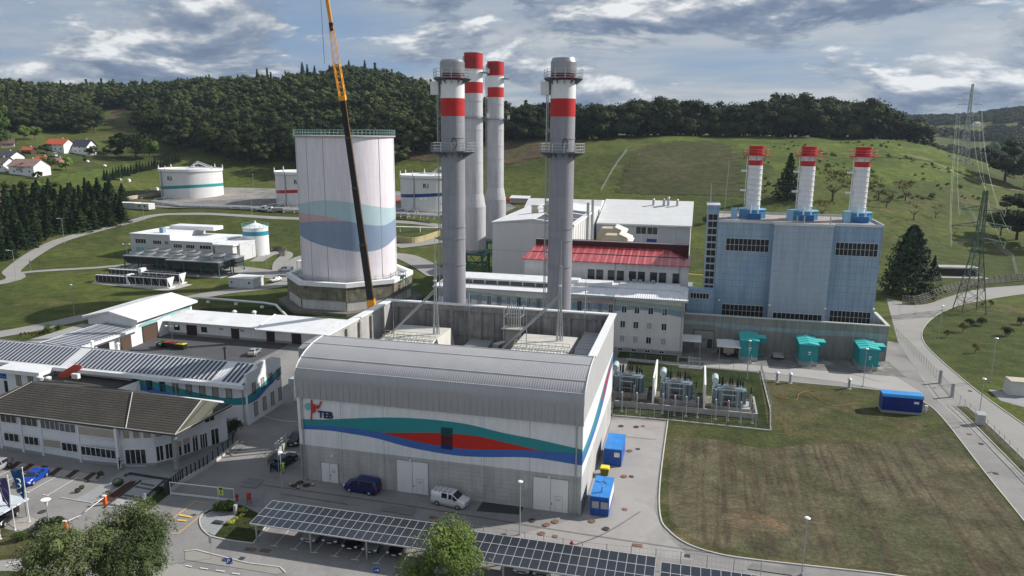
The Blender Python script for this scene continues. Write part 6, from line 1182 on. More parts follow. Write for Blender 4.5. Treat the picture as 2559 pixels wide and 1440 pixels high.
# ---------------------------------------------------------------- transformers in their fenced yard
tb_ = mat('transformer_blue',(.17,.23,.27),.5,var=.1); tbl = mat('transformer_light',(.38,.46,.50),.5)
ins = mat('insulator_brown',(.015,.012,.014),.35)
x_pos = [(-1.2,46.0),(10.3,44.8),(19.4,43.6)]
def transformer(a_,b_,lab):
    T = thing('transformer',lab,'transformer',(a_,b_,0),group='blue-grey transformers in the fenced yard')
    b = MB(); b.box(a_ - 2.9,a_ + 3.6,b_ - 1.8,b_ + 2.2,0,1.0); part(T,'plinth',b,conc)
    b = MB(); b.box(a_ - 2,a_ + 2.1,b_ - .7,b_ + 1.4,1.0,3.9); b.box(a_ - 2.1,a_ + 2.2,b_ - .8,b_ + 1.5,3.9,4.1); part(T,'tank',b,tb_)
    for s_ in range(9):
        if s_ in (3,4): continue
        x = a_ - 2.4 + .56 * s_; b = MB(); b.box(x,x + .38,b_ - 1.55,b_ - .72,1.3,3.8); b.box(x - .02,x + .4,b_ - 1.6,b_ - .7,3.8,3.95); part(T,'radiator',b,tb_)
    for x in (a_ + 2.25,a_ - 2.9): b = MB(); b.box(x,x + .65,b_ - .6,b_ + 1.2,1.3,3.8); part(T,'radiator',b,tb_)
    b = MB(); b.tube((a_ - 2.5,b_ - 1.2,5.5),(a_ - 2.5,b_ + 1.4,5.5),.55,20); b.tube((a_ - 2.5,b_ + .2,3),(a_ - 2.5,b_ + .2,5.3),.28,8); b.tube((a_ - 2.5,b_ + .2,4.4),(a_ - 1.2,b_ + .2,4.1),.1,8); part(T,'conservator',b,tbl)
    for k,(dx_,dy_,h_) in enumerate(((-1.2,.9,1.6),(.1,.9,1.6),(1.4,.9,1.6),(-1.7,1.2,1.2),(.5,1.2,1.3),(1.9,1.1,1.0),(2.3,.9,.8))):
        b = MB(); b.cyl(a_ + dx_,b_ + dy_,4.1,4.1 + h_,.2 if k < 3 else .11,.1,10)
        for q in range(5): b.cyl(a_ + dx_,b_ + dy_,4.3 + h_ * .16 * q,4.38 + h_ * .16 * q,.26 if k < 3 else .16,n=10)
        b.tube((a_ + dx_,b_ + dy_,4.1 + h_),(a_ + dx_ + .15,b_ + dy_,4.9 + h_),.03,4); part(T,'bushing',b,ins)
    b = MB()
    for k in range(9): t = k / 8; b.cyl(a_ - .9 + 1.8 * t,b_ - .4 - .25 * (k % 2),4.1,4.6 + .25 * (k % 3),.1,.06,6)
    part(T,'bushing_cluster',b,mat('porcelain',(.30,.28,.27),.4)); b = MB()
    for x in (a_ - 1.35,a_ + 1.35): b.box(x - .13,x + .13,b_ - 2.6,b_ - 2.35,0,4.3)
    for z in (3.4,2.2): b.box(a_ - 1.2,a_ + 1.2,b_ - 2.55,b_ - 2.4,z,z + .12)
    b.box(a_ - 2.2,a_ + 2.4,b_ - 2.55,b_ - 2.4,4.3,4.45); part(T,'support_frame',b,greym); b = MB(); b.box(a_ - .5,a_ + .3,b_ - 1.4,b_ - .8,1.0,2.2); part(T,'cable_box',b,mat('rust_red',(.14,.05,.035),.8))
transformer(*x_pos[1],'middle blue-grey transformer, between the two white fire walls'); transformer(*x_pos[2],'right-hand blue-grey transformer nearest the fence corner'); transformer(1.5,46.3,'left blue-grey transformer half hidden by the turbine hall corner')
for a_,b_,l_ in ((6.3,47.2,'left'),(15.2,45.8,'right')): b = MB(); b.box(a_ - .15,a_ + .15,b_ - 5.8,b_ + 5.4,0,5.4); solo('fire_wall',l_ + ' white fire wall standing end-on between transformers','wall',b,white,(a_,b_,0),group='fire walls between transformers')
b = MB(); b.box(-.3,24.2,39.9,40.2,0,1.0); b.box(23.9,24.2,40.2,49.5,0,.8); solo('oil_basin','low concrete basin wall in front of the transformers','wall',b,conc,(10,40,0))
b = MB(); b.poly((-.3,40.2,.09),(23.9,40.2,.09),(23.9,49.5,.09),(-.3,49.5,.09)); struct('gravel_basin',b,mat('basin_floor',(.12,.11,.08),.95,var=.3,vs=.6,blotch=((.24,.21,.17),.35,.55)))
for k,(u,v) in enumerate([(1553,1030),(1590,1032),(1655,1035),(1685,1040),(1713,1042),(1742,1045),(1787,1050),(1818,1053),(1849,1057),(1879,1060)]):
    x,y = SG(u,v)[:2]; T = thing('post_insulator','tall grey post carrying a dark insulator in front of the transformers','insulator',(x,y,0),group='post insulators in front of the transformers') if k == 0 else None
    if k == 0:
        PI0 = T; b = MB(); b.box(x - .25,x + .25,y - .2,y + .2,0,.2); b.tube((x,y,.1),(x,y,2.3),.11,8); part(T,'post',b,greym); b = MB(); b.cyl(x,y,2.3,3.6,.1,.07,8)
        for q in range(6): b.cyl(x,y,2.4 + .19 * q,2.47 + .19 * q,.18,n=10)
        part(T,'insulator',b,mat('insulator_grey',(.22,.22,.23),.4)); b = MB(); b.box(x - .12,x + .12,y - .1,y + .1,3.6,3.75); part(T,'cap',b,steel_w)
    else: copy_thing(PI0,W(x,y,0))
for (u,v),l_ in (((1737,1013),'left'),((1873,1030),'right'),((1584,1005),'far left')):
    x,y = SG(u,v)[:2]; T = thing('cable_post','thick grey post with black cable termination beside a transformer, ' + l_,'post',(x,y,0),group='cable termination posts'); b = MB(); b.cyl(x,y,.2,3.3,.2,n=10); b.cyl(x,y,0,.25,.55,n=10); part(T,'post',b,greym); b = MB(); b.cyl(x,y,3.3,4.6,.13,.09,8); part(T,'termination',b,ins)

# ---------------------------------------------------------------- fences
def fence(name_lab,pts,h=1.8,step=2.5,panel=None,base=False,fr='S',m_=None,wires=6,cat='fence',nm='fence',r_=.045,lean=0.0):
    """posts every `step` metres with wires strung between; pts (x,y) in frame fr"""
    org = (pts[0][0],pts[0][1],0); T = thing(nm,name_lab,cat,org if fr == 'S' else (0,0,0),fr,None if fr == 'S' else 0); m_ = m_ or galv
    gz = (lambda x,y: 0.0) if fr == 'S' else hz; P = []
    for p,q in zip(pts,pts[1:]):
        L_ = math.dist(p,q); n = max(1,round(L_ / step)); P += [(p[0] + (q[0] - p[0]) * k / n,p[1] + (q[1] - p[1]) * k / n) for k in range(n)]
    P.append(pts[-1][:2]); P = P[:99]
    for x,y in P: b = MB(); z = gz(x,y); b.tube((x,y,z - .1),(x,y,z + h + .1),r_,6); part(T,'post',b,m_)
    b = MB()
    for p,q in zip(P,P[1:]):
        for k in range(wires): zz_ = .1 + (h - .1) * k / max(wires - 1,1); b.tube((*p,gz(*p) + zz_),(*q,gz(*q) + zz_),.010 if 0 < k < wires - 1 else .018,3)
        n = 6
        for k in range(1,n): x,y = p[0] + (q[0] - p[0]) * k / n,p[1] + (q[1] - p[1]) * k / n; b.tube((x,y,gz(x,y) + .1),(x,y,gz(x,y) + h),.008,3)
    part(T,'wire_mesh',b,m_)
    if base:
        b = MB()
        for p,q in zip(pts,pts[1:]): stripline(b,[p[:2],q[:2]],.22,0,.22)
        part(T,'base_kerb',b,mat('fence_base',(.42,.41,.36),.9))
    return T
fence('mesh fence on a pale base strip closing the transformer yard towards the field',[(-.2,35),(9.3,35.4),(25.9,35.1),(26.7,45),(26.7,68)],base=True,wires=7)
fence('mesh fence along the back of the transformer yard by the concrete road',[(0,66.9),(13,66.6),(26.6,66)],step=3)
gx,gy = (10.3,66.6); T = thing('yard_gate','grey mesh double gate in the back fence of the transformer yard','gate',(10,66.6,0)); b = MB()
for x in (10,12.2,14.4): b.tube((x,66.5,0),(x,66.5,2.3),.07,6)
for z in (.15,2.1): b.tube((10,66.5,z),(14.4,66.5,z),.05,5)
part(T,'frame',b,galv)
fpts = smooth([SG(*p)[:2] for p in [(2232,832),(2262,862),(2302,905),(2345,950)]],2); fence('long mesh fence beside the access road, upper stretch up to the gate',fpts,wires=6,step=1.9)
fpts = smooth([SG(*p)[:2] for p in [(2382,998),(2450,1060),(2559,1168),(2680,1290)]],3); fence('long mesh fence beside the access road, lower stretch below the gate',fpts,wires=6,step=2.3)
T = thing('sliding_gate','grey metal sliding gate with two thick posts across the fence line','gate',(60,62,0)); b = MB(); g0,g1 = SG(2348,958)[:2],SG(2378,993)[:2]
for q in (g0,g1): b.box(q[0] - .22,q[0] + .22,q[1] - .22,q[1] + .22,0,2.7)
part(T,'gate_post',b,greym); b = MB()
for z in (.2,1.9): b.tube((*g0,z),(*g1,z),.06,5)
for k in range(14): x,y = g0[0] + (g1[0] - g0[0]) * k / 13,g0[1] + (g1[1] - g0[1]) * k / 13; b.tube((x,y,.2),(x,y,1.9),.025,4)
part(T,'leaf',b,galv)
cf = [SG(*p)[:2] for p in [(614,1262),(658,1268),(745,1282),(1045,1330),(1265,1362),(1455,1394),(1700,1420),(1900,1447)]]
fence('line of thin grey fence posts behind the solar carport',cf,h=2.0,step=2.55,wires=4,r_=.055)
wp = smooth([T3(*p)[:2] for p in [(2255,762),(2300,762),(2370,735),(2450,716),(2559,703),(2680,700)]],4)
T = thing('timber_retaining_wall','long grey timber crib wall curving along the outer side of the access road','retaining wall',(0,0,0),'W'); b = MB(); b2 = MB()
for p,q in zip(wp,wp[1:]):
    d = Vector((q[0] - p[0],q[1] - p[1])).normalized(); n_ = Vector((-d.y,d.x))
    for k in range(5): b.tube((p[0] + n_.x * .25 * k,p[1] + n_.y * .25 * k,.25 + .5 * k),(q[0] + n_.x * .25 * k,q[1] + n_.y * .25 * k,.25 + .5 * k),.16,5)
L_ = 0
for i in range(len(wp) - 1):
    p,q = Vector(wp[i]),Vector(wp[i + 1]); n = max(1,int((q - p).length / 2.0)); d = (q - p).normalized(); n_ = Vector((-d.y,d.x))
    for k in range(n): c_ = p.lerp(q,k / n) - n_ * .2; b2.tube((c_.x,c_.y,0),(c_.x + n_.x * 1.2,c_.y + n_.y * 1.2,2.6),.14,5)
part(T,'timber_rail',b,mat('old_timber',(.13,.12,.105),.95,var=.3)); part(T,'timber_upright',b2,mat('old_timber_light',(.20,.19,.17),.95,var=.3))
fence('pale wire fence running diagonally across the green hillside',[T3(*p)[:2] for p in [(1502,480),(1530,430),(1566,380)]],h=2.0,step=3,fr='W',m_=steel_w,wires=7)
fence('mesh fence zigzagging down the slope behind the pylon',[T3(*p)[:2] for p in [(2395,500),(2430,540),(2440,560)]] + [T3(*p)[:2] for p in [(2487,615),(2530,650),(2541,698)]],h=2.2,step=3,fr='W',wires=8)
fence('dark boundary fence crossing the meadow behind the fuel tanks',[T3(*p)[:2] for p in [(600,400),(760,405),(1000,405),(1090,408)]],h=1.8,step=6,fr='W',m_=dark,wires=4)
p = T3(2392,692); T = thing('hillside_shelter','low concrete shelter dug into the slope behind the pylon','shelter',p,'W',R(-6)); b = MB(); b.box(-7,7,0,5,2.6,3.1); b.box(-7,-6.3,0,5,0,2.6); b.box(6.3,7,0,5,0,2.6); part(T,'frame',b,conc); b = MB(); b.box(-6.3,6.3,1.2,1.5,0,2.6); part(T,'interior',b,mat('dark_stone',(.06,.055,.05),.9)); b = MB(); b.box(-9,9,-4,0,0,.12); part(T,'apron',b,conc)
# ---------------------------------------------------------------- street lamps
lamp_glow = mat('lamp_glass',(.80,.82,.84),.25,spec=.6)
def lamp(base,vtop,lab,kind='disc',z=None):
    p = T3(*base) if z is None else (*G(*base,z)[:2],z); h = hgt(p,vtop) - p[2]; x0,y0,z0 = p
    T = thing('street_lamp',lab,'street lamp',p,'W',0,'lamp posts around the site'); b = MB(); b.cyl(0,0,0,.25,.16,n=10); b.tube((0,0,0),(0,0,h - .1),.075,8,.05); part(T,'pole',b,galv)
    b = MB()
    if kind == 'disc': b.cyl(0,0,h - .12,h + .02,.1,.34,16); b.cyl(0,0,h + .02,h + .12,.34,.22,16)
    elif kind == 'arm': b.tube((0,0,h - .2),(-1.3,0,h),.05,6); b.box(-2.1,-1.2,-.16,.16,h - .06,h + .1)
    elif kind == 'twin': 
        b.tube((-1.1,0,h),(1.1,0,h),.04,5)
        for s_ in (-1.2,1.2): b.ball((s_,0,h),.34,10,6,.5)
    elif kind == 'globe': b.cyl(0,0,h - .9,h - .1,.08,.3,12,False); b.ring((0,0,h - .05),.52,.05,20); b.cyl(0,0,h - .06,h - .02,.5,n=20)
    part(T,'lamp_head',b,lamp_glow); return T
for q in [((708,1268),1131,'lamp post behind the carport, in front of the workers and dark car','disc'),((1299,1343),1204,'lamp post standing before the barrel-roofed hall between white van and right door','disc'),((2003,1443),1295,'lamp post at the near edge of the dry field','disc'),
          ((187,793),712,'lone lamp post on the left meadow','disc'),((161,608),546,'lamp post with side arm beside the left road and red hydrant','arm'),((41,702),626,'lamp post with side arm where the left roads fork','arm'),((1867,950),852,'lamp post before the left teal cabin','disc'),((2156,968),872,'lamp post before the right teal cabin','disc'),
          ((2444,1055),947,'lamp post beside the access road fence','disc'),((2345,848),764,'lamp post at the bend of the access road','disc'),((2474,960),846,'lamp post on the lawn near the white kiosk','disc'),((433,872),815,'twin-headed lamp in the dark courtyard','twin'),((319,648),610,'twin-headed lamp left of the pump house','twin'),((634,668),611,'twin-headed lamp beside the silo','twin'),
          ((360,553),495,'lamp post at the top of the left road','disc'),((498,731),690,'lamp post beside the dry coolers','disc'),((668,693),635,'lamp post near the white cars','disc'),((126,1338),1248,'glass-hatted lamp beside the round dark shrub','globe'),((630,540),490,'lamp post beside the parked tipper truck','disc'),((634,478),437,'lamp post behind the tank marked R3','disc'),((1058,560),497,'twin-headed lamp in front of the tank marked R1','twin')]:
    lamp(q[0],q[1],q[2],q[3])
p = G(697,1180); T = thing('street_lamp','grey post with small sign box by the gable of the wave office','street lamp',p,'W',0,'lamp posts around the site'); b = MB(); b.tube((0,0,0),(0,0,5.8),.07,6); part(T,'pole',b,galv); b = MB(); b.box(-.25,.25,-.1,.1,3.6,4.3); part(T,'sign_box',b,galv)

# ---------------------------------------------------------------- solar carport
def carport(a0,a1,lab,nposts,b0=-16.7,b1=-11.8,zf=2.65,zr=3.05,sk=0.0):
    T = thing('solar_carport',lab,'carport',(a0,b0,0),group='solar carport roofs'); n = max(1,round((a1 - a0) / 1.02)); pw = (a1 - a0) / n; yy = lambda a_,t: b0 + sk * (a_ - a0) + (b1 - b0) * t; zz_ = lambda t: zf + (zr - zf) * t
    b = MB()
    for t0 in (0,1 / 3,2 / 3):
        for k in range(n): x = a0 + pw * k; g = .035; b.poly((x + g,yy(x,t0) + .04,zz_(t0)),(x + pw - g,yy(x,t0) + .04,zz_(t0)),(x + pw - g,yy(x,t0 + 1 / 3) - .04,zz_(t0 + 1 / 3)),(x + g,yy(x,t0 + 1 / 3) - .04,zz_(t0 + 1 / 3)))
    part(T,'solar_panels',b,mat('carport_solar',(.022,.026,.036),.16,var=.2,vs=.12,fine=.02,grid=(.17,0,0,.018,(.055,.06,.07)),spec=.6))
    b = MB()
    b.poly((a0,yy(a0,0),zf - .04),(a1,yy(a1,0),zf - .04),(a1,yy(a1,1),zr - .04),(a0,yy(a0,1),zr - .04)); b.poly((a0,yy(a0,0),zf - .16),(a1,yy(a1,0),zf - .16),(a1,yy(a1,1),zr - .16),(a0,yy(a0,1),zr - .16))
    b.poly((a0,yy(a0,0),zf - .16),(a1,yy(a1,0),zf - .16),(a1,yy(a1,0),zf),(a0,yy(a0,0),zf)); b.poly((a0,yy(a0,0),zf - .16),(a0,yy(a0,1),zr - .16),(a0,yy(a0,1),zr),(a0,yy(a0,0),zf)); b.poly((a1,yy(a1,0),zf - .16),(a1,yy(a1,1),zr - .16),(a1,yy(a1,1),zr),(a1,yy(a1,0),zf)); b.poly((a0,yy(a0,1),zr - .16),(a1,yy(a1,1),zr - .16),(a1,yy(a1,1),zr),(a0,yy(a0,1),zr))
    for k in range(n + 1): x = a0 + pw * k; b.poly(*[(x + dx_,yy(x,t),zz_(t) + .012) for dx_,t in ((-.025,0),(.025,0),(.025,1),(-.025,1))])
    for t in (0,1 / 3,2 / 3,1): b.poly(*[(x,yy(x,t) + dy_,zz_(t) + .018) for x,dy_ in ((a0,-.045),(a1,-.045),(a1,.045),(a0,.045))])
    part(T,'frame',b,mat('carport_frame',(.48,.49,.50),.45,metal=.3)); b = MB()
    for k in range(nposts):
        x = a0 + .6 + (a1 - a0 - 1.2) * k / max(nposts - 1,1); b = MB(); b.box(x - .08,x + .08,yy(x,0) + .25,yy(x,0) + .41,0,zf - .16); part(T,'post',b,galv); b = MB(); b.box(x - .08,x + .08,yy(x,1) - .5,yy(x,1) - .34,0,zr - .2); part(T,'post',b,galv)
carport(-37.0,-14.6,'long solar carport over the row of parked cars, left section up to the tree',4); carport(-14.2,9.9,'long solar carport, middle section right of the tree',4,-17.4,-12.4); carport(10.5,30.0,'solar carport at the bottom edge of the photo, right-hand section',3,-18.2,-13.2)
T = thing('corrugated_carport','small corrugated white carport roof behind the flags','carport',(0,0,0),'W',0); q0,q1,q2,q3 = G(-60,1262,2.5),G(-60,1318,2.5),G(72,1245,2.5),G(2,1232,2.5); b = MB(); b.poly(q0,q1,q2,q3); b.poly(*[(x,y,z - .2) for x,y,z in (q0,q1,q2,q3)]); b.poly(q1,q2,(*q2[:2],2.3),(*q1[:2],2.3)); b.poly(q2,q3,(*q3[:2],2.3),(*q2[:2],2.3)); part(T,'roof',b,mat('corrugated_pale',(.62,.67,.70),.4,stripe=(0,.35,.3,(.35,.4,.45)))); b = MB(); x,y = q2[:2]; b.box(x - .5,x - .38,y - .2,y - .08,0,2.4); b.box(q1[0],q1[0] + .12,q1[1],q1[1] + .12,0,2.4); part(T,'post',b,greym)

# ---------------------------------------------------------------- vehicles
def paint(n_,c): return mat('car_' + n_,c,.28,metal=.2,var=.03,fine=.01,spec=.7)
KIND = dict(
    hatch=dict(L=4.2,Wd=1.78,H=1.48,st=[(0,.55,.55,.80),(.25,.25,.74,.92),(1.05,.2,.92,.98),(1.25,.2,.95,1.0),(1.85,.2,.97,1.42),(2.4,.2,.97,1.48),(3.3,.2,.99,1.43),(3.85,.22,1.0,1.15),(4.1,.3,.85,.95),(4.2,.45,.7,.75)],gl=(3,7),wh=(.82,3.42),wr=.32),
    estate=dict(L=4.65,Wd=1.84,H=1.5,st=[(0,.5,.5,.74),(.25,.25,.72,.90),(1.15,.2,.90,.97),(1.35,.2,.93,1.0),(2.05,.2,.96,1.44),(2.6,.2,.96,1.5),(3.8,.2,.98,1.46),(4.35,.22,1.0,1.18),(4.6,.3,.85,.95),(4.65,.45,.7,.75)],gl=(3,7),wh=(.9,3.7),wr=.34),
    van=dict(L=4.95,Wd=1.92,H=1.95,st=[(0,.45,.6,.9),(.2,.25,.95,1.12),(.75,.2,1.15,1.25),(.95,.2,1.18,1.32),(1.75,.2,1.2,1.92),(2.3,.2,1.2,1.97),(4.6,.2,1.2,1.95),(4.88,.22,1.18,1.85),(4.95,.35,1.0,1.2)],gl=(3,7),wh=(.95,3.95),wr=.34))
def car(kind,col,wf,wr_,lab,tail=False,z=None,near=None,detail=True,group=None,rack=False,name=None,cargo=False,cut=False):
    K = KIND[kind]; pf,pr = (T3(*wf),T3(*wr_)) if z is None else (G(*wf,z),G(*wr_,z)); d = Vector((pf[0] - pr[0],pf[1] - pr[1])).normalized()
    n_ = Vector((-d.y,d.x)); 
    if n_.y < 0: n_ = -n_
    mid = Vector(((pf[0] + pr[0]) / 2,(pf[1] + pr[1]) / 2)) + n_ * (K['Wd'] / 2 if near is None else near); wb = (K['wh'][0] + K['wh'][1]) / 2
    T = thing(name or ('van' if kind == 'van' else 'car'),lab,'van' if kind == 'van' else 'car',(mid.x,mid.y,(pf[2] + pr[2]) / 2 + .02),'W',math.atan2(d.y,d.x),group)
    # x forward: front at +; stations measured from the front
    X = lambda s_: wb - s_; w_ = K['Wd'] / 2; rings = []
    for s_,zb,zm,zt in K['st']:
        e = .80 if s_ < .1 or s_ > K['L'] - .07 else (.93 if s_ < .3 or s_ > K['L'] - .4 else 1.0); wt = w_ * e; wtop = wt * (.72 if zt > 1.3 * zm and kind != 'van' else (.86 if zt > 1.2 * zm else .93))
        rings.append([(X(s_),-wt * .94,zb),(X(s_),-wt,(zb + zm) / 2),(X(s_),-wt * .97,zm),(X(s_),-wtop,zt - .03),(X(s_),-wtop * .85,zt),(X(s_),wtop * .85,zt),(X(s_),wtop,zt - .03),(X(s_),wt * .97,zm),(X(s_),wt,(zb + zm) / 2),(X(s_),wt * .94,zb)])
    vs = [p for r_ in rings for p in r_]; m_ = 10; b = MB(); b._a(vs,[(i * m_ + j,i * m_ + (j + 1) % m_,(i + 1) * m_ + (j + 1) % m_,(i + 1) * m_ + j) for i in range(len(rings) - 1) for j in range(m_)],True); b._a(rings[0],[tuple(range(m_))]); b._a(rings[-1],[tuple(range(m_))[::-1]]); body = part(T,'body',b,col)
    g0,g1 = K['gl']; inset = lambda P,k=.06,o=(0,0,0): [tuple(sum(q[i] for q in P) / 4 * k + p[i] * (1 - k) + o[i] for i in range(3)) for p in P]
    R_ = rings
    ws = [R_[g0][3],R_[g0][6],R_[g0 + 1][6],R_[g0 + 1][3]]; b = MB(); b.poly(*inset(ws,.1,(.02,0,.025))); part(T,'windscreen',b,glass)
    rw = [R_[-3 if kind != 'van' else -2][3],R_[-3 if kind != 'van' else -2][6],R_[g1 - 1][6],R_[g1 - 1][3]]
    if kind == 'van': x = X(K['L']) + .04; rw = [(x - .06,-w_ * .75,1.25),(x - .06,w_ * .75,1.25),(x + .0,w_ * .7,1.75),(x + .0,-w_ * .7,1.75)]
    if not tail: b = MB(); b.poly(*inset(rw,.12,(-.03,0,.02))); part(T,'rear_window',b,glass)
    for s_,j0,j1 in ((-1,2,3),(1,7,6)):
        segs = [(g0,g0 + 1),(g0 + 1,g0 + 2),(g0 + 2,g1 - 1)] if kind != 'van' else [(g0,g0 + 1),(g0 + 1,g0 + 2),(g0 + 2,g0 + 3)]
        for i,k in segs:
            P = [R_[i][j0],R_[k][j0],R_[k][j1],R_[i][j1]]
            if kind == 'van' and cargo and i == g0 + 2: P = [tuple(P[0][q] * (1 - t) + P[1][q] * t for q in range(3)) for t in (.05,.45)] + [tuple(P[3][q] * (1 - t) + P[2][q] * t for q in range(3)) for t in (.45,.05)]
            b = MB(); b.poly(*inset(P,.12,(0,s_ * .015,0))); part(T,'side_window',b,glass)
    for x in K['wh']:
        for s_ in (-1,1):
            b = MB(); yc = s_ * (w_ - .2); b.tube((X(x),yc,K['wr']),(X(x),s_ * (w_ + .015),K['wr']),K['wr'],18); o = part(T,'wheel',b,rubber); b = MB(); b.tube((X(x),s_ * (w_ + .0),K['wr']),(X(x),s_ * (w_ + .025),K['wr']),K['wr'] * .62,12); part(o,'rim',b,galv)
    zf = K['st'][1][2]
    for s_ in (-1,1):
        b = MB(); b.box(X(.22),X(.02),s_ * w_ * .82 - .17,s_ * w_ * .82 + .17,zf - .12,zf + .04); part(T,'headlight',b,lamp_glow)
        b = MB(); b.box(X(K['L']) - .02,X(K['L'] - .12),s_ * w_ * .78 - .12,s_ * w_ * .78 + .12,.8,1.05 if kind != 'van' else 1.3); part(T,'tail_light',b,red)
        b = MB(); x = X(K['st'][g0][0] + .35); b.box(x - .08,x + .08,s_ * w_,s_ * (w_ + .2) if s_ > 0 else s_ * w_,K['st'][g0][2] + .02,K['st'][g0][2] + .16) if s_ > 0 else b.box(x - .08,x + .08,-w_ - .2,-w_,K['st'][g0][2] + .02,K['st'][g0][2] + .16); part(T,'wing_mirror',b,black)
    b = MB(); b.box(X(.05),X(-.03),-.26,.26,.42,.53); part(T,'number_plate',b,steel_w); b = MB(); b.box(X(.12),X(-.015),-.5,.5,.56,.70); part(T,'grille',b,black)
    if rack:
        b = MB()
        for x in (2.2,2.9,3.6,4.3): b.box(X(x) - .03,X(x) + .03,-w_ * .85,w_ * .85,2.08,2.13); b.box(X(x) - .03,X(x) + .03,-w_ * .84,-w_ * .8,1.9,2.1); b.box(X(x) - .03,X(x) + .03,w_ * .8,w_ * .84,1.9,2.1)
        for s_ in (-.8,.8): b.box(X(4.5),X(2.1),s_ * w_ - .02,s_ * w_ + .02,2.13,2.17)
        part(T,'roof_rack',b,galv)
    if tail: b = MB(); x = X(K['L'] - .7); b.poly((x,-w_ * .7,1.48),(x,w_ * .7,1.48),(x - 1.0,w_ * .65,1.95),(x - 1.0,-w_ * .65,1.95)); b.poly((x,-w_ * .7,1.42),(x,w_ * .7,1.42),(x - 1.0,w_ * .65,1.89),(x - 1.0,-w_ * .65,1.89)); part(T,'tailgate',b,col)
    return T
c_blue = paint('bright_blue',(.005,.06,.42)); c_navy = paint('navy',(.008,.022,.13)); c_white = paint('white',(.72,.73,.74)); c_silv = paint('silver',(.36,.37,.38)); c_black = paint('black',(.008,.008,.010)); c_teal = paint('dark_teal',(.005,.035,.06)); c_grey = paint('grey',(.12,.13,.15)); c_sage = paint('silver_green',(.22,.25,.25)); c_red = paint('red',(.45,.015,.01))
car('van',c_navy,(872,1231),(923,1240),'dark blue passenger van parked beside the front wall of the hall',z=0)
car('van',c_white,(1143,1275),(1091,1264),'white van with roof rack standing between the hall and the solar carport',z=0,rack=True,cargo=True)
car('hatch',c_blue,(84,1214),(119,1191),'bright blue hatchback in the left car park',z=0); car('estate',c_silv,(-16,1190),(24,1168),'silver car cut off by the left edge of the photo',z=0); car('hatch',c_black,(-26,1320),(9,1290),'black car under the corrugated carport roof at the left edge',z=0)
car('estate',c_teal,(739,1153),(711,1172),'dark teal estate car with its tailgate open beside the ramp',z=0,tail=True); car('hatch',c_black,(748,1112),(758,1100),'black car half hidden behind the corner of the hall',z=0)
grp = 'cars parked nose out under the solar carport'
for (u,v),c_,k,lb in [((769,1363),c_silv,'hatch','silver hatchback, first in the row under the solar carport'),((823,1366),c_grey,'estate','grey car with pale grille, second in the row under the carport'),((873,1380),c_black,'estate','black saloon, third in the row under the carport'),((922,1389),c_sage,'hatch','pale grey-green hatchback, fourth in the row under the carport'),((984,1397),c_black,'estate','black car next to the tree under the carport'),
                          ((1302,1442),c_white,'hatch','light car cut by the bottom edge under the carport, left'),((1352,1450),c_sage,'estate','grey-green car cut by the bottom edge under the carport, right')]:
    f_ = Vector(G(u,v)[:2]); bk = Vector(SG(u,v)[:2]); d_ = Vector(G(*z5_(340,1142))[:2]) - Vector(G(*z5_(525,947))[:2]); d_.normalize(); T = car(k,c_,(400,1300),(420,1290),lb,z=0,group=grp); K = KIND[k]; c0 = f_ - d_ * ((K['wh'][0] + K['wh'][1]) / 2); T.location = (c0.x,c0.y,0); T.rotation_euler = (0,0,math.atan2(d_.y,d_.x))
car('hatch',c_silv,(632,880),(618,892),'silver-blue hatchback parked at the edge of the courtyard',z=0); car('estate',c_black,(568,667),(588,668),'black car in front of the pump house',z=0); car('van',c_white,(699,680),(723,681),'white delivery van beside the tower base',z=0,cargo=True); car('hatch',c_white,(686,706),(701,703),'small white car on the road left of the tower',z=0); car('van',c_white,(1022,545),(997,543),'white minibus on the terrace road in front of tank R1')
def truck(p,rot,cabc,bodyc,lab,L_=7.5,tip=True,name='truck'):
    T = thing(name,lab,'truck',p,'W',rot); b = MB(); b.box(-L_ / 2,L_ / 2,-.5,.5,.6,.9); part(T,'chassis',b,dark); b = MB(); x = L_ / 2; b.exty([(x - 1.9,.6),(x,.6),(x + .05,1.6),(x - .25,2.8),(x - 1.9,2.9)],-1.2,1.2); part(T,'cab',b,cabc); b = MB(); b.poly((x + .06,-1.05,1.6),(x + .06,1.05,1.6),(x - .2,1.05,2.65),(x - .2,-1.05,2.65)); part(T,'windscreen',b,glass)
    for s_ in (-1,1): b = MB(); b.box(x - 1.4,x - .4,s_ * 1.205 - .01,s_ * 1.205 + .01,1.7,2.5); part(T,'side_window',b,glass)
    b = MB(); b.exty([(-L_ / 2,1.0),(x - 2.2,1.0),(x - 2.2,2.4),(-L_ / 2 - .3,2.4 if tip else 1.5)],-1.2,1.2); part(T,'cargo_bed',b,bodyc)
    for x_ in (x - 1,-L_ / 2 + 1,-L_ / 2 + 2.3):
        for s_ in (-1,1): b = MB(); b.tube((x_,s_ * .85,.5),(x_,s_ * 1.2,.5),.5,14); part(T,'wheel',b,rubber)
    return T
truck(T3(690,532),R(178),c_white,mat('tipper_grey',(.30,.30,.29),.6),'tipper truck with grey body on the terrace road left of the tower'); truck(T3(654,529),R(-3),c_white,c_white,'small white flatbed pickup parked nose to nose with the tipper truck',5,False,'pickup_truck')
x,y = SG(1820,893)[:2]; T = thing('box_truck','box truck with beige body backed under the grey canopy','truck',(x,y,0)); b = MB(); b.box(x - 1.1,x + 1.1,y,y + 4.2,.9,3.0); part(T,'box_body',b,mat('box_beige',(.42,.38,.33),.6)); b = MB(); b.box(x - 1.05,x + 1.05,y + 4.3,y + 6,.6,2.3); part(T,'cab',b,c_white); b = MB(); b.box(x - 1,x + 1,y - .02,y + 6,.5,.9); part(T,'chassis',b,dark)
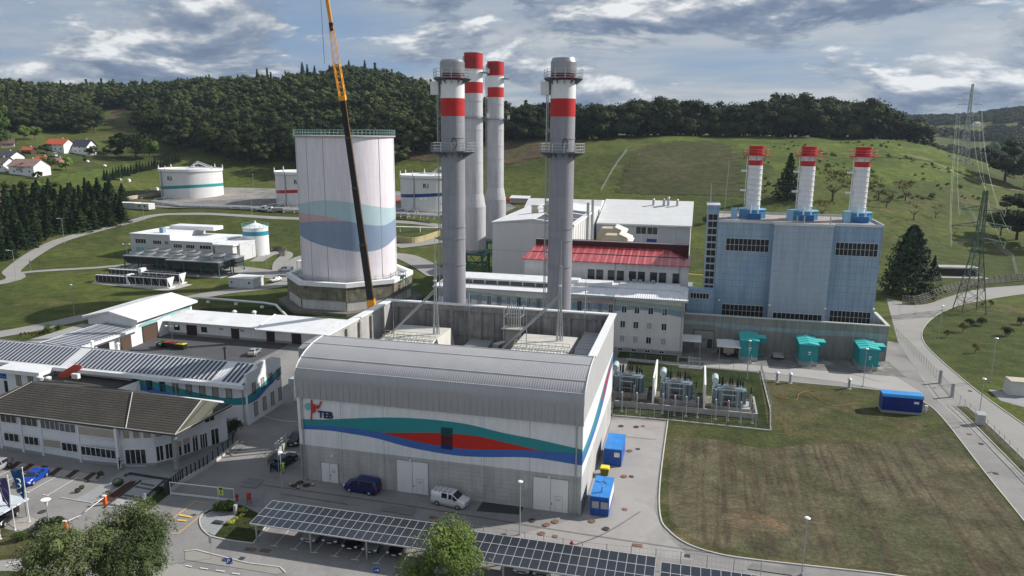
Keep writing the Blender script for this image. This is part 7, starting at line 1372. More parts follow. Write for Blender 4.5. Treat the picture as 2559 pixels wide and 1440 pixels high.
for s_ in (-.95,.95):
    for y_ in (y + .9,y + 5): b = MB(); b.tube((x + s_ - .12,y_,.42),(x + s_ + .12,y_,.42),.42,14); part(T,'wheel',b,rubber)
b = MB(); b.box(x - .3,x + .3,y - .05,y - .02,.6,.75); part(T,'number_plate',b,steel_w)
x,y = SG(1803,888)[:2]; T = thing('small_trailer','small dark trailer with red tail lamp parked under the canopy','trailer',(x,y,0)); b = MB(); b.box(x - .8,x + .8,y + .2,y + 2.4,.5,1.1); part(T,'tub',b,dark)
for s_ in (-.85,.85): b = MB(); b.tube((x + s_ - .08,y + 1.2,.3),(x + s_ + .08,y + 1.2,.3),.3,12); part(T,'wheel',b,rubber)
b = MB(); b.box(x - .5,x + .1,y + .16,y + .2,.7,.85); part(T,'tail_light',b,red)
x,y = SG(1944,898)[:2]; T = thing('car_trailer','open silver trailer with a drawbar between left and middle teal cabins','trailer',(x,y,0)); b = MB(); b.box(x - 1.1,x + 1.1,y - .6,y + 2.0,.5,.56)
for q in ((x - 1.1,x - 1.05,y - .6,y + 2),(x + 1.05,x + 1.1,y - .6,y + 2),(x - 1.05,x + 1.05,y - .6,y - .55),(x - 1.05,x + 1.05,y + 1.95,y + 2)): b.box(*q,.56,.95)
part(T,'tub',b,galv); b = MB(); b.tube((x - .8,y - .6,.45),(x - .1,y - 1.9,.4),.05,5); b.tube((x + .8,y - .6,.45),(x - .1,y - 1.9,.4),.05,5); b.tube((x - .1,y - 1.8,0),(x - .1,y - 1.8,.6),.05,5); part(T,'drawbar',b,dark)
for s_ in (-1.2,1.2): b = MB(); b.tube((x + s_ - .08,y + .7,.3),(x + s_ + .08,y + .7,.3),.3,12); part(T,'wheel',b,rubber)
p = T3(1487,349); T = thing('excavator','small yellow excavator working at the top of the slope below the wood','excavator',p,'W',R(200)); b = MB(); b.box(-1.6,1.6,-1.2,-.7,0,.7); b.box(-1.6,1.6,.7,1.2,0,.7); part(T,'tracks',b,dark); b = MB(); b.box(-1.7,.9,-1.1,1.1,.8,1.8); part(T,'body',b,yellow); b = MB(); b.box(.0,1.1,-1.1,.0,1.8,2.9); part(T,'cab',b,glass); b = MB(); b.tube((1,.3,1.6),(3.4,.3,3.6),.2,6); b.tube((3.4,.3,3.6),(4.6,.3,1.2),.16,6); b.box(4.2,5.0,-.1,.7,.5,1.3); part(T,'arm',b,yellow)

# ---------------------------------------------------------------- site containers, bins, cones, kiosks and small gear
def ctr(pa,pb,wd,h,lab,kind):
    p,q = SG(*pa)[:2],SG(*pb)[:2]; T = thing('site_container',lab,'container',(p[0],p[1],0)); L_ = wd; x0,x1 = p[0],q[0]; y0 = (p[1] + q[1]) / 2; b = MB(); b.box(x0,x1,y0,y0 + L_,.1,h); part(T,'wall',b,blue_c); b = MB(); b.box(x0 - .05,x1 + .05,y0 - .05,y0 + L_ + .05,h,h + .12); b.box((x0 + x1) / 2 - .04,(x0 + x1) / 2 + .04,y0,y0 + L_,h + .12,h + .15); part(T,'roof',b,blue_r); return T,x0,x1,y0
T,x0,x1,y0 = ctr((1474,1287),(1520,1294),5.8,2.6,'blue site container with two pale windows and a cable on its roof, nearest the camera',0)
for k in (0,1): window(T,'b-',y0,x0 + .15 + k * (x1 - x0) / 2 * .96,x0 + .05 + (k + 1) * (x1 - x0) / 2 * .97,1.0,2.1,1,1,blue_c,mat('closed_shutter',(.36,.37,.38),.6))
b = MB(); b.path([(x0 + .1,y0 + .6,2.78),(x0 + 1.3,y0 + 1.2,2.78),(x0 + 1.2,y0 + 2.6,2.78),(x0 + 1.7,y0 + 3.4,2.78),(x0 + 1.2,y0 + 4.4,2.78),(x0 + .7,y0 + 3.9,2.78),(x0 + .1,y0 + 4.2,2.78)],.04,4); part(T,'cable',b,dark); b = MB(); b.box(x1 + .005,x1 + .03,y0 + .3,y0 + 5.5,.9,2.3); part(T,'banner',b,steel_w)
T,x0,x1,y0 = ctr((1510,1158),(1551,1173),5.8,2.6,'blue site container with air conditioner, farther one beside the hall',1); window(T,'b-',y0,x1 - 1.1,x1 - .3,1.5,2.2,1,1,steel_w,greym,fr=.12); b = MB(); b.box(x1 - .95,x1 - .45,y0 - .3,y0 - .05,1.65,2.05); part(T,'air_conditioner',b,steel_w)
x,y = SG(2203,1030)[:2]; T = thing('generator_container','long blue generator container on a grey skid in the grass','container',(x,y,0)); b = MB(); b.box(x,x + 6.4,y,y + 2.6,.45,3.0); b.extx([(y,3.0),(y + .25,3.35),(y + 2.35,3.35),(y + 2.6,3.0)],x - .1,x + 6.5); part(T,'wall',b,mat('generator_blue',(.008,.03,.22),.4,corr=(0,.22,.5))); b = MB(); b.extx([(y - .08,2.95),(y - .08,3.05),(y + .2,3.42),(y + 2.4,3.42),(y + 2.4,3.38)],x - .12,x + 6.52); part(T,'roof',b,mat('generator_light_blue',(.04,.26,.62),.4)); b = MB(); b.box(x - .1,x + 6.5,y - .1,y + 2.7,0,.42); part(T,'skid',b,greym); b = MB(); b.box(x + 5.0,x + 5.8,y - .03,y,2.0,2.4); part(T,'notice',b,steel_w)
x,y = SG(2310,1035)[:2]; b = MB(); b.box(x,x + .5,y,y + .4,.6,1.5); b.box(x + .2,x + .3,y + .1,y + .2,0,.6); solo('meter_box','small grey box on a post at the end of the blue generator container','box',b,steel_w,(x,y,0))
x,y = SG(1511,1187)[:2]; T = thing('waste_bin','big dark wheeled bin with yellow lid beside the blue containers','bin',(x,y,0)); b = MB(); b.exty([(x - .5,.15),(x + .5,.15),(x + .62,1.1),(x - .62,1.1)],y - .5,y + .5); part(T,'body',b,mat('bin_olive',(.10,.11,.02),.5)); b = MB(); b.exty([(x - .66,1.1),(x + .66,1.1),(x + .55,1.3),(x - .55,1.3)],y - .56,y + .56); part(T,'lid',b,mat('bin_yellow',(.75,.60,.02),.45))
bins = [((404,868),(.02,.10,.03),'green'),((412,866),(.02,.10,.03),'green'),((420,868),(.5,.03,.02),'red'),((430,869),(.5,.03,.02),'red'),((440,871),(.5,.03,.02),'red'),((449,872),(.7,.55,.02),'yellow'),((458,873),(.7,.55,.02),'yellow')]
for i,((u,v),c_,n_) in enumerate(bins):
    x,y = SG(u,v)[:2]; T = thing('waste_bin','dark wheeled bin with ' + n_ + ' lid, ' + ['first','second','third','fourth','fifth','sixth','last'][i] + ' from the left in the courtyard row','bin',(x,y,0),group='wheeled bins in the courtyard'); b = MB(); b.exty([(x - .55,.1),(x + .55,.1),(x + .62,1.2),(x - .62,1.2)],y - .6,y + .6); part(T,'body',b,mat('bin_dark',(.012,.02,.018),.5)); b = MB(); b.box(x - .66,x + .66,y - .65,y + .65,1.2,1.32); part(T,'lid',b,mat('lid_' + n_,c_,.5))
for i,(u,v) in enumerate(((395,867),(401,870))): x,y = SG(u,v)[:2]; T = thing('waste_bin','small grey bin at the left end of the courtyard row, ' + ('rear' if i == 0 else 'front'),'bin',(x,y,0),group='wheeled bins in the courtyard'); b = MB(); b.exty([(x - .25,.05),(x + .25,.05),(x + .3,1.0),(x - .3,1.0)],y - .3,y + .3); part(T,'body',b,dark); b = MB(); b.box(x - .32,x + .32,y - .33,y + .33,1.0,1.08); part(T,'lid',b,steel_w)
for i,(u,v) in enumerate(((725,1214),(745,1221),(782,1214))):
    x,y = SG(u,v)[:2]; T = thing('traffic_cone',['left','middle, nearest','right'][i] + ' of three red and white traffic cones round the open manholes','traffic cone',(x,y,0),group='traffic cones by the open manholes'); b = MB(); b.box(x - .2,x + .2,y - .2,y + .2,0,.04); part(T,'base',b,black)
    for z0,z1,r0_,r1_,m_ in ((.04,.2,.15,.12,red_d),(.2,.34,.12,.09,steel_w),(.34,.46,.09,.065,red_d),(.46,.55,.065,.05,steel_w),(.55,.65,.05,.03,red_d)): b = MB(); b.cyl(x,y,z0,z1,r0_,r1_,14); part(T,'cone_band',b,m_)
for i,(u,v) in enumerate(((737,1215),(750,1207),(766,1214))): x,y = SG(u,v)[:2]; b = MB(); b.cyl(x,y,.03,.07,.5,n=20); b.ring((x,y,.08),.5,.04,20); solo('open_manhole',['left','rear','right'][i] + ' of the open dark manholes between the traffic cones','manhole',b,mat('manhole_dark',(.04,.032,.02),.8),(x,y,0),group='open manholes')
def vent_post(u,v,lab): x,y = SG(u,v)[:2]; T = thing('vent_post',lab,'vent',(x,y,0),group='round vent posts with white caps'); b = MB(); b.cyl(x,y,0,.1,.5,n=14); b.cyl(x,y,.1,1.8,.24,n=16); part(T,'pipe',b,galv); b = MB(); b.cyl(x,y,1.8,1.95,.42,.42,16); b.cyl(x,y,1.95,2.25,.42,.12,16); part(T,'cap',b,steel_w)
vent_post(1941,955,'vent post with white cap on the lawn, left of the pair'); vent_post(1974,958,'vent post with white cap on the lawn, right of the pair'); vent_post(2121,972,'single vent post with white cap, nearest the right teal cabin')
x,y = SG(2449,1062)[:2]; T = thing('switch_cabinet','grey switch cabinet with pitched lid beside the fence of the access road','cabinet',(x,y,0)); b = MB(); b.box(x - .6,x + .6,y - .4,y + .6,0,1.9); part(T,'housing',b,mat('cabinet_pale',(.42,.43,.41),.6)); b = MB(); b.poly((x - .7,y - .5,1.9),(x + .7,y - .5,1.9),(x + .7,y + .7,2.2),(x - .7,y + .7,2.2)); b.box(x - .7,x + .7,y - .5,y + .7,1.86,1.9); part(T,'lid',b,galv)
x,y = SG(2545,985)[:2]; T = thing('white_kiosk','low white kiosk with flat lid on the right-hand lawn','kiosk',(x,y,0)); b = MB(); b.exty([(x - 2.2,0),(x + 2.2,0),(x + 1.9,2.6),(x - 1.9,2.6)],y - 1.2,y + 1.6); part(T,'wall',b,mat('kiosk_white',(.56,.56,.54),.8)); b = MB(); b.box(x - 2.0,x + 2.0,y - 1.3,y + 1.7,2.6,2.8); part(T,'lid',b,cream)
x,y = SG(2189,925)[:2]; b = MB(); b.box(x - .12,x + .12,y - .12,y + .12,0,2.2); b.box(x - .2,x + .2,y - .2,y + .2,.9,1.5); solo('fire_hose_post','red fire hose post at the right corner of the last teal cabin','post',b,red_d,(x,y,0))
for (u,v),l_ in (((178,607),'small red hydrant box on the grass verge beside the left road'),((593,1253),'small red fire post just right of the sliding gate'),((1428,1380),'small dark red hydrant behind the carport'),((1005,705),'red hydrant behind the storage tower stairs')): p = T3(u,v); b = MB(); b.cyl(0,0,0,.9,.13,n=8); b.cyl(0,0,.9,1.05,.17,.08,8); b.box(-.25,.25,-.08,.08,.6,.75); solo('hydrant',l_,'hydrant',b,red_d,p,'W',0,'red hydrants')
x,y = SG(623,1257)[:2]; T = thing('litter_bin','red litter bin on two legs behind the fence posts','bin',(x,y,0)); b = MB(); b.cyl(x,y,.5,1.5,.3,n=16); part(T,'bin_body',b,mat('bin_red',(.45,.05,.05),.5)); b = MB(); b.box(x - .3,x - .24,y - .03,y + .03,0,.6); b.box(x + .24,x + .3,y - .03,y + .03,0,.6); part(T,'legs',b,red)
b = MB(); b.path(smooth([(*SG(1938,992)[:2],.12),(*SG(1960,998)[:2],.12),(*SG(1990,1000)[:2],.12),(*SG(1996,988)[:2],.2),(*SG(2020,982)[:2],.25),(*SG(2040,995)[:2],.15),(*SG(2075,1015)[:2],.12),(*SG(2110,1014)[:2],.12),(*SG(2144,1008)[:2],.12)],4),.045,6); solo('orange_hose','thin orange hose snaking over the lawn behind the fence','hose',b,mat('hose_orange',(.42,.14,.06),.6),(30,55,0))
b = MB(); p0,p1 = SG(652,1051)[:2],SG(745,1068)[:2]
for k in range(24): f0,f1 = k / 24,(k + .5) / 24; b.tube((p0[0] + (p1[0] - p0[0]) * f0,p0[1] + (p1[1] - p0[1]) * f0,1.0 - .3 * math.sin(3.14 * f0)),(p0[0] + (p1[0] - p0[0]) * f1,p0[1] + (p1[1] - p0[1]) * f1,1.0 - .3 * math.sin(3.14 * f1)),.05,4)
solo('barrier_chain','white plastic barrier chain strung across the lane beside the wave office','chain',b,steel_w,(p0[0],p0[1],0))
p0,p1 = SG(427,1238)[:2],SG(586,1256)[:2]; T = thing('sliding_gate','long white-barred sliding gate with a small yellow-green notice across the entrance road','gate',(*p0,0)); b = MB(); l_ = lambda f_,z: (p0[0] + (p1[0] - p0[0]) * f_,p0[1] + (p1[1] - p0[1]) * f_,z)
for z in (.25,.4,1.9): b.tube(l_(0,z),l_(1,z),.055,5)
for f_ in (0,.75,1): b.tube(l_(f_,0),l_(f_,1.95),.05,5)
part(T,'frame',b,steel_w); b = MB()
for k in range(64): b.tube(l_(k / 64 * .75,.3),l_(k / 64 * .75,1.9),.015,4)
for k in range(20): b.tube(l_(.75 + k / 80,.3),l_(.75 + k / 80,1.9),.03,4)
part(T,'bars',b,galv); b = MB(); q = l_(.77,0); b.box(q[0],q[0] + .75,q[1] - .12,q[1] - .08,.9,2.1); o = part(T,'notice',b,mat('notice_lime',(.55,.62,.16),.5)); b = MB(); b.box(q[0] + .15,q[0] + .6,q[1] - .135,q[1] - .12,1.65,1.95); b.box(q[0] + .3,q[0] + .45,q[1] - .135,q[1] - .12,1.1,1.5); part(o,'pictogram',b,dark)
x,y = SG(424,1236)[:2]; b = MB(); b.box(x - .5,x - .1,y - .3,y + .2,0,2.0); solo('gate_pillar','dark pillar at the left end of the sliding gate','pillar',b,dark,(x,y,0))
def barrier(pb_,lab,arm_to):
    p = G(*pb_); T = thing('parking_barrier',lab,'barrier',p,'W',0,'orange parking barriers'); b = MB(); b.box(-.2,.2,-.18,.18,0,1.25); part(T,'cabinet',b,orange); b = MB(); b.box(-.23,.23,-.2,.2,1.25,1.33); part(T,'lid',b,steel_w); q = G(*arm_to,1.1); b = MB(); b.tube((0,0,1.1),(q[0] - p[0],q[1] - p[1],1.15),.06,6,.035); part(T,'arm',b,steel_w)
barrier((263,1262),'orange barrier box with its white arm lowered, upper one by the entrance walk',(212,1280)); barrier((165,1326),'orange barrier box with its white arm lowered, lower one beside the dark shrub',(203,1288))
def signpost(u,v,vt,lab,face,m_,nm='traffic_sign',z=None):
    p = G(u,v); h = hgt(p,vt); T = thing(nm,lab,'sign',p,'W',R(8)); b = MB(); b.tube((0,0,0),(0,0,h),.035,6); part(T,'post',b,galv); b = MB()
    if face == 'disc': b.tube((0,-.05,h - .35),(0,-.08,h - .35),.36,24); o = part(T,'sign_disc',b,m_); b = MB(); b.box(-.2,.1,-.095,-.085,h - .39,h - .31); b.poly((.06,-.095,h - .52),(.26,-.095,h - .35),(.06,-.095,h - .18)); part(o,'arrow',b,steel_w)
    elif face == 'P': b.box(-.32,.32,-.09,-.05,h - .72,h); o = part(T,'sign_plate',b,m_); t = part(o,'letter',text_mesh('P',.62,.004,.02),steel_w); t.location = (-.07,-.10,h - .36); t.rotation_euler = (R(90),0,0); b = MB(); b.tube((.17,-.095,h - .66),(.24,-.095,h - .5),.03,4); part(o,'mark',b,steel_w)
    else: b.box(-.16,.16,-.06,-.02,h - 1.0,h - .1); part(T,'sign_plate',b,m_)
    return T
sg_b = mat('sign_blue',(.01,.06,.38),.4); signpost(577,1450,1394,'blue square parking sign with white letter P beside the cycle path','P',sg_b); signpost(943,1470,1417,'round blue sign with white arrow beside the carport','disc',sg_b); signpost(529,1397,1338,'grey back of a signpost on the corner of the paved island','plate',galv); signpost(78,680,650,'small warning sign at the road fork on the left','plate',dark); signpost(366,1280,1232,'pale card reader post beside the entrance steps','plate',steel_w)
for k,((u,v),vt,fc,mt_,lab) in enumerate([((74,1305),1170,'blue',mat('flag_blue',(.012,.08,.22),.8),'blue flag with white curved lettering on a white pole'),((38,1325),1190,'purple',mat('flag_purple',(.07,.06,.16),.8),'purple flag with a pale round mark on a white pole'),((2,1348),1215,'edge',None,'white flagpole at the left edge of the photo')]):
    p = G(u,v); h = hgt(p,vt); T = thing('flagpole',lab,'flagpole',p,'W',0,'flagpoles at the car park'); b = MB(); b.cyl(0,0,0,.1,.15,n=10); b.tube((0,0,0),(0,0,h),.06,8,.045); part(T,'pole',b,steel_w); b = MB(); b.ball((0,0,h + .05),.09); part(T,'finial',b,steel_w)
    if mt_:
        n1_,n2_ = 7,12; vs = []; 
        for j in range(n2_ + 1):
            for i in range(n1_ + 1): f_,g_ = i / n1_,j / n2_; vs.append((-.12 - f_ * (1.25 - .35 * g_),-.05 + .12 * math.sin(f_ * 5 + g_ * 4),h - .25 - g_ * (3.9 + .35 * f_ * 0) + (.25 - .9 * f_ * 0) * 0 - f_ * .05 + g_ * f_ * .9))
        b = MB(); b._a(vs,[(j * 8 + i,j * 8 + i + 1,(j + 1) * 8 + i + 1,(j + 1) * 8 + i) for j in range(n2_) for i in range(n1_)],True); o = part(T,'flag',b,mt_); b = MB()
        if k == 0:
            for cz,a0,a1,r_ in ((1.65,-1.2,1.9,.33),(2.3,-2.2,1.6,.30),(2.95,2.4,5.6,.34)): pts = [(-.65 + r_ * math.cos(a0 + (a1 - a0) * i / 14),-.2,h - cz + r_ * math.sin(a0 + (a1 - a0) * i / 14)) for i in range(15)]; b.path(pts,.06,5)
        else: b.tube((-1.0,-.2,h - .8),(-1.0,-.22,h - .8),.22,16); b.path([(-.9,-.18,h - 1.4),(-.75,-.18,h - 2.4),(-.5,-.18,h - 3.1),(-.3,-.18,h - 3.6)],.025,4)
        part(o,'emblem',b,steel_w)
# entrance steps, rails and black fence on the dwarf wall
b = MB(); pz = lambda u,v: SG(u,v)[:2]
for k,(l,r_) in enumerate((((352,1210),(385,1216)),((339,1218),(383,1226)),((304,1238),(352,1246)),((299,1245),(346,1252)),((270,1262),(320,1270)))): p,q = pz(*l),pz(*r_); stripline(b,[p,q],.32,0,.14)
solo('entrance_steps','shallow grey steps climbing from the car park to the entrance','steps',b,mat('step_dark',(.10,.10,.10),.8),(*pz(330,1240),0)); sheet('entrance_ramp',[(304,1236),(352,1203),(425,1195),(392,1228),(330,1268),(262,1270)],mat('step_grey',(.33,.33,.33),.9),6,True)
b = MB(); stripline(b,[pz(312,1192),pz(324,1186),pz(428,1203)],.18,0,.35); stripline(b,[pz(262,1270),pz(304,1238),pz(352,1204)],.2,0,.25); stripline(b,[pz(345,1262),pz(410,1204)],.2,0,.25); solo('planter_edge','dark planter edging round the entrance steps','kerb',b,dark,(*pz(330,1200),0))
T = thing('dwarf_wall_fence','black fence on a pale dwarf wall beside the administration building','fence',(*pz(430,1215),0)); pts = [pz(425,1232),pz(458,1206),pz(520,1170),pz(595,1110)]; b = MB(); stripline(b,pts,.3,0,.6); part(T,'dwarf_wall',b,kerbm); b = MB()
for p,q in zip(pts,pts[1:]):
    n = 6
    for k in range(n): x,y = p[0] + (q[0] - p[0]) * k / n,p[1] + (q[1] - p[1]) * k / n; b.box(x - .06,x + .06,y - .06,y + .06,.5,2.0)
    for z in (1.9,1.5,1.1,.8): b.tube((*p,z),(*q,z),.03,4)
part(T,'railing',b,black)
T = thing('stone_sign','grey granite sign stone at the paved corner island','monument',(*pz(595,1284),0)); x,y = pz(594,1286); b = MB(); b.box(x - .45,x - .1,y - .2,y + .2,0,1.3); part(T,'stone',b,mat('granite',(.34,.35,.37),.8)); b = MB(); x,y = pz(545,1308); b.box(x - .6,x + .6,y - .3,y + .3,0,.25); part(T,'lamp_block',b,dark)
for q in ((365,1290),): p = G(*q); b = MB(); b.cyl(0,0,0,.9,.09,n=8); b.cyl(0,0,.9,1.0,.14,n=8); solo('bollard_light','short white bollard light beside the hedge','bollard',b,steel_w,p,'W',0)

# ---------------------------------------------------------------- people: one continuous skinned body each, clothes and hair as parts
def person(p,rot,lab,top,leg,skin=(.38,.22,.15),lean=0.0,arms='down',kneel=False):
    T = thing('person',lab,'person',p,'W',rot); hip = .92 if not kneel else .5; lx = lean
    V = [(0,0,hip),(lx * .3,0,hip + .28),(lx * .75,0,hip + .5),(lx * .95,0,hip + .58),(lx * 1.05 + .02,0,hip + .72)]; rad = [.15,.135,.15,.055,.10]; Ed = [(0,1),(1,2),(2,3),(3,4)]
    def add(c,r_,par): V.append(c); rad.append(r_); Ed.append((par,len(V) - 1)); return len(V) - 1
    for s_ in (-1,1):
        h_ = add((0,s_ * .09,hip - .04),.10,0); kn = add((.04 * s_ + (.25 if kneel else 0),s_ * .11,.49 if not kneel else .28),.065,h_); an = add((.05 * s_ - (.15 if kneel else 0),s_ * .12,.08),.042,kn); add((.05 * s_ + .17 - (.15 if kneel else 0),s_ * .13,.04),.04,an)
        sh_ = add((lx * .75,s_ * .19,hip + .48),.065,2)
        if arms == 'down': el = add((lx * .7 - .03,s_ * .25,hip + .2),.045,sh_); wr_ = add((lx * .7 + .06,s_ * .25,hip - .06),.03,el); dv = (.02,0,-1)
        else: el = add((lx * .8 + .18,s_ * .23,hip + .28),.045,sh_); wr_ = add((lx * .8 + .42,s_ * .15,hip + .30),.03,el); dv = (1,0,-.1)
        w_ = V[wr_]; pm = add((w_[0] + dv[0] * .07,w_[1],w_[2] + dv[2] * .07),.034,wr_)
        for k,fl in enumerate((.07,.085,.08,.062)): o_ = (k - 1.5) * .017; f1 = add((w_[0] + dv[0] * .11 + (o_ if dv[0] < .5 else 0),w_[1] + (o_ if dv[0] > .5 else 0),w_[2] + dv[2] * .11),.009,pm); add((w_[0] + dv[0] * (.11 + fl) + (o_ if dv[0] < .5 else 0) + .01,w_[1] - s_ * .01 + (o_ if dv[0] > .5 else 0),w_[2] + dv[2] * (.11 + fl) - (.015 if dv[0] > .5 else 0)),.008,f1)
        add((w_[0] + dv[0] * .05 + .04,w_[1] - s_ * .035,w_[2] + dv[2] * .07),.010,pm)
    me = bpy.data.meshes.new('body'); me.from_pydata(V,Ed,[]); o = bpy.data.objects.new('body',me); link(o); sk = o.modifiers.new('s','SKIN'); 
    for i,sv in enumerate(me.skin_vertices[0].data): sv.radius = (rad[i],rad[i]); sv.use_root = (i == 0)
    o.modifiers.new('u','SUBSURF').levels = 1; dg = bpy.context.evaluated_depsgraph_get(); dg.update(); m2 = bpy.data.meshes.new_from_object(o.evaluated_get(dg)); bpy.data.objects.remove(o)
    m2.materials.clear()
    for m_ in (mat('skin',skin,.6),leg,top,black): m2.materials.append(m_)
    for f in m2.polygons:
        z = sum(m2.vertices[i].co.z for i in f.vertices) / len(f.vertices); yv = abs(sum(m2.vertices[i].co.y for i in f.vertices) / len(f.vertices)); xv = sum(m2.vertices[i].co.x for i in f.vertices) / len(f.vertices)
        hand = (arms == 'down' and yv > .2 and z < hip - .04 and z > .3) or (arms != 'down' and xv > lx * .8 + .4); f.material_index = 0 if hand or z > hip + .56 else (3 if z < .1 else (1 if z < hip + .02 and yv < .22 else 2)); f.use_smooth = True
    o = bpy.data.objects.new('body',m2); link(o); o.parent = T
    hd = V[4]; b = MB(); b.ball((hd[0] + .015,0,hd[2] + .03),.105,14,10,1.2); b.ball((hd[0] + .12,0,hd[2] + .01),.02,6,4); b.ball((hd[0] + .01,.105,hd[2] + .01),.022,6,4); b.ball((hd[0] + .01,-.105,hd[2] + .01),.022,6,4); part(T,'head',b,MATS['skin']); b = MB()
    for s_ in (-.035,.035): b.ball((hd[0] + .105,s_,hd[2] + .045),.012,6,4)
    b.box(hd[0] + .105,hd[0] + .118,-.025,.025,hd[2] - .045,hd[2] - .035); part(T,'face',b,dark); b = MB(); b.ball((hd[0] - .012,0,hd[2] + .065),.11,12,8,1.05); part(T,'hair',b,mat('dark_hair',(.02,.014,.01),.8)); return T
wk = mat('work_black',(.012,.012,.015),.8); hv_ = mat('hi_vis',(.42,.75,.05),.6)
person(G(677,1180),R(10),'person in dark work clothes bending towards the open car boot',wk,wk,lean=.35,arms='fwd'); person(G(708,1181),R(95),'person in bright yellow-green high-visibility overall behind the lamp post',hv_,hv_,lean=.12,arms='fwd'); person(G(695,1179),R(60),'crouching person in dark clothes between the other two workers',wk,wk,lean=.3,arms='fwd',kneel=True); person(G(300,1173),R(30),'person in black standing at the glass entrance door',wk,wk,arms='fwd')
# ---------------------------------------------------------------- pylons and conductors
pyg = mat('pylon_green',(.08,.12,.09),.6); pygs = mat('pylon_grey',(.30,.34,.35),.6)
def pylon(p,h,w0,arms_,lab,m_,rot,rr=.11,nseg=12):
    T = thing('pylon',lab,'pylon',p,'W',rot,'lattice pylons'); ww = lambda z: (w0 * (1 - z / (h * .55)) + .9 * (z / (h * .55))) if z < h * .55 else .9 - .5 * (z - h * .55) / (h * .45); zs = [h * (1 - (1 - k / nseg) ** 1.25) for k in range(nseg + 1)]
    b = MB(); C = lambda z,i: (ww(z) / 1 * (-1,1,1,-1)[i],ww(z) * (-1,-1,1,1)[i],z)
    for i in range(4): b.path([C(z,i) for z in zs],rr,5)
    part(T,'leg',b,m_); b = MB()
    for k in range(nseg):
        for i in range(4): j = (i + 1) % 4; b.tube(C(zs[k],i),C(zs[k + 1],j),rr * .45,4); b.tube(C(zs[k],j),C(zs[k + 1],i),rr * .45,4); b.tube(C(zs[k + 1],i),C(zs[k + 1],j),rr * .4,4)
    part(T,'lattice',b,m_); tips = []
    for z,L_ in arms_:
        b = MB()
        for s_ in (-1,1):
            for yv in (-.5,.5): b.tube((s_ * .8,yv,z),(s_ * L_,0,z + .2),rr * .6,4); b.tube((s_ * .8,yv,z + 1.3),(s_ * L_,0,z + .2),rr * .5,4)
            for q in range(4): f_ = q / 4; b.tube((s_ * (.8 + (L_ - .8) * f_),-.5 * (1 - f_),z + .2 * f_),(s_ * (.8 + (L_ - .8) * (f_ + .25)),0,z + 1.3 - 1.1 * (f_ + .25)),rr * .35,4)
            tips.append((s_ * L_,z))
        part(T,'cross_arm',b,m_); b = MB()
        for s_ in (-1,1):
            b.tube((s_ * L_,0,z + .2),(s_ * L_,.3,z - 1.6),.09,6)
        part(T,'insulator',b,mat('insulator_pale',(.5,.52,.5),.4))
    M = Matrix.Translation(p) @ Matrix.Rotation(rot,4,'Z'); return T,[tuple(M @ Vector((x,.3,z - 1.6))) for x,z in tips] + [tuple(M @ Vector((0,0,h)))]
pp_ = W(86.8,137.8,0); _,t1_ = pylon(pp_,33.5,3.1,[(19.5,6.6),(23.8,7.4),(28.2,5.6)],'large green lattice pylon standing on the right-hand lawn',pyg,R(-10),.14)
fpY = 470; fp_p = D(2404,420,fpY); fp0 = (fp_p[0],fpY,hz(fp_p[0],fpY)); hh_ = hgt((fp_p[0],fpY),210) - fp0[2]; _,t2_ = pylon(fp0,hh_,3.0,[(hh_ * .62,6),(hh_ * .75,7),(hh_ * .88,5.5)],'distant grey lattice pylon rising above the skyline on the right',pygs,R(-10),.16)
_,t3_ = pylon((fp0[0] + 45,900,hz(fp0[0] + 45,900)),34,3,[(19.5,6.6),(23.8,7.4),(28.2,5.6)],'farthest faint pylon down in the valley',pygs,R(-10),.16)
T = thing('power_line','pale power lines sagging between the two pylons on the right','power line',(0,0,0),'W')
for i,(p,q) in enumerate(zip(t1_,t2_)):
    pts = [tuple(p[j] + (q[j] - p[j]) * k / 16 - (9 * 4 * (k / 16) * (1 - k / 16) if j == 2 else 0) for j in range(3)) for k in range(17)]; b = MB(); b.path(pts,.032,4); part(T,'conductor',b,mat('wire_pale',(.40,.46,.34),.5))
for i,(p,q) in enumerate(zip(t2_,t3_)): pts = [tuple(p[j] + (q[j] - p[j]) * k / 12 - (10 * 4 * (k / 12) * (1 - k / 12) if j == 2 else 0) for j in range(3)) for k in range(13)]; b = MB(); b.path(pts,.05,4); part(T,'conductor',b,MATS['wire_pale'])

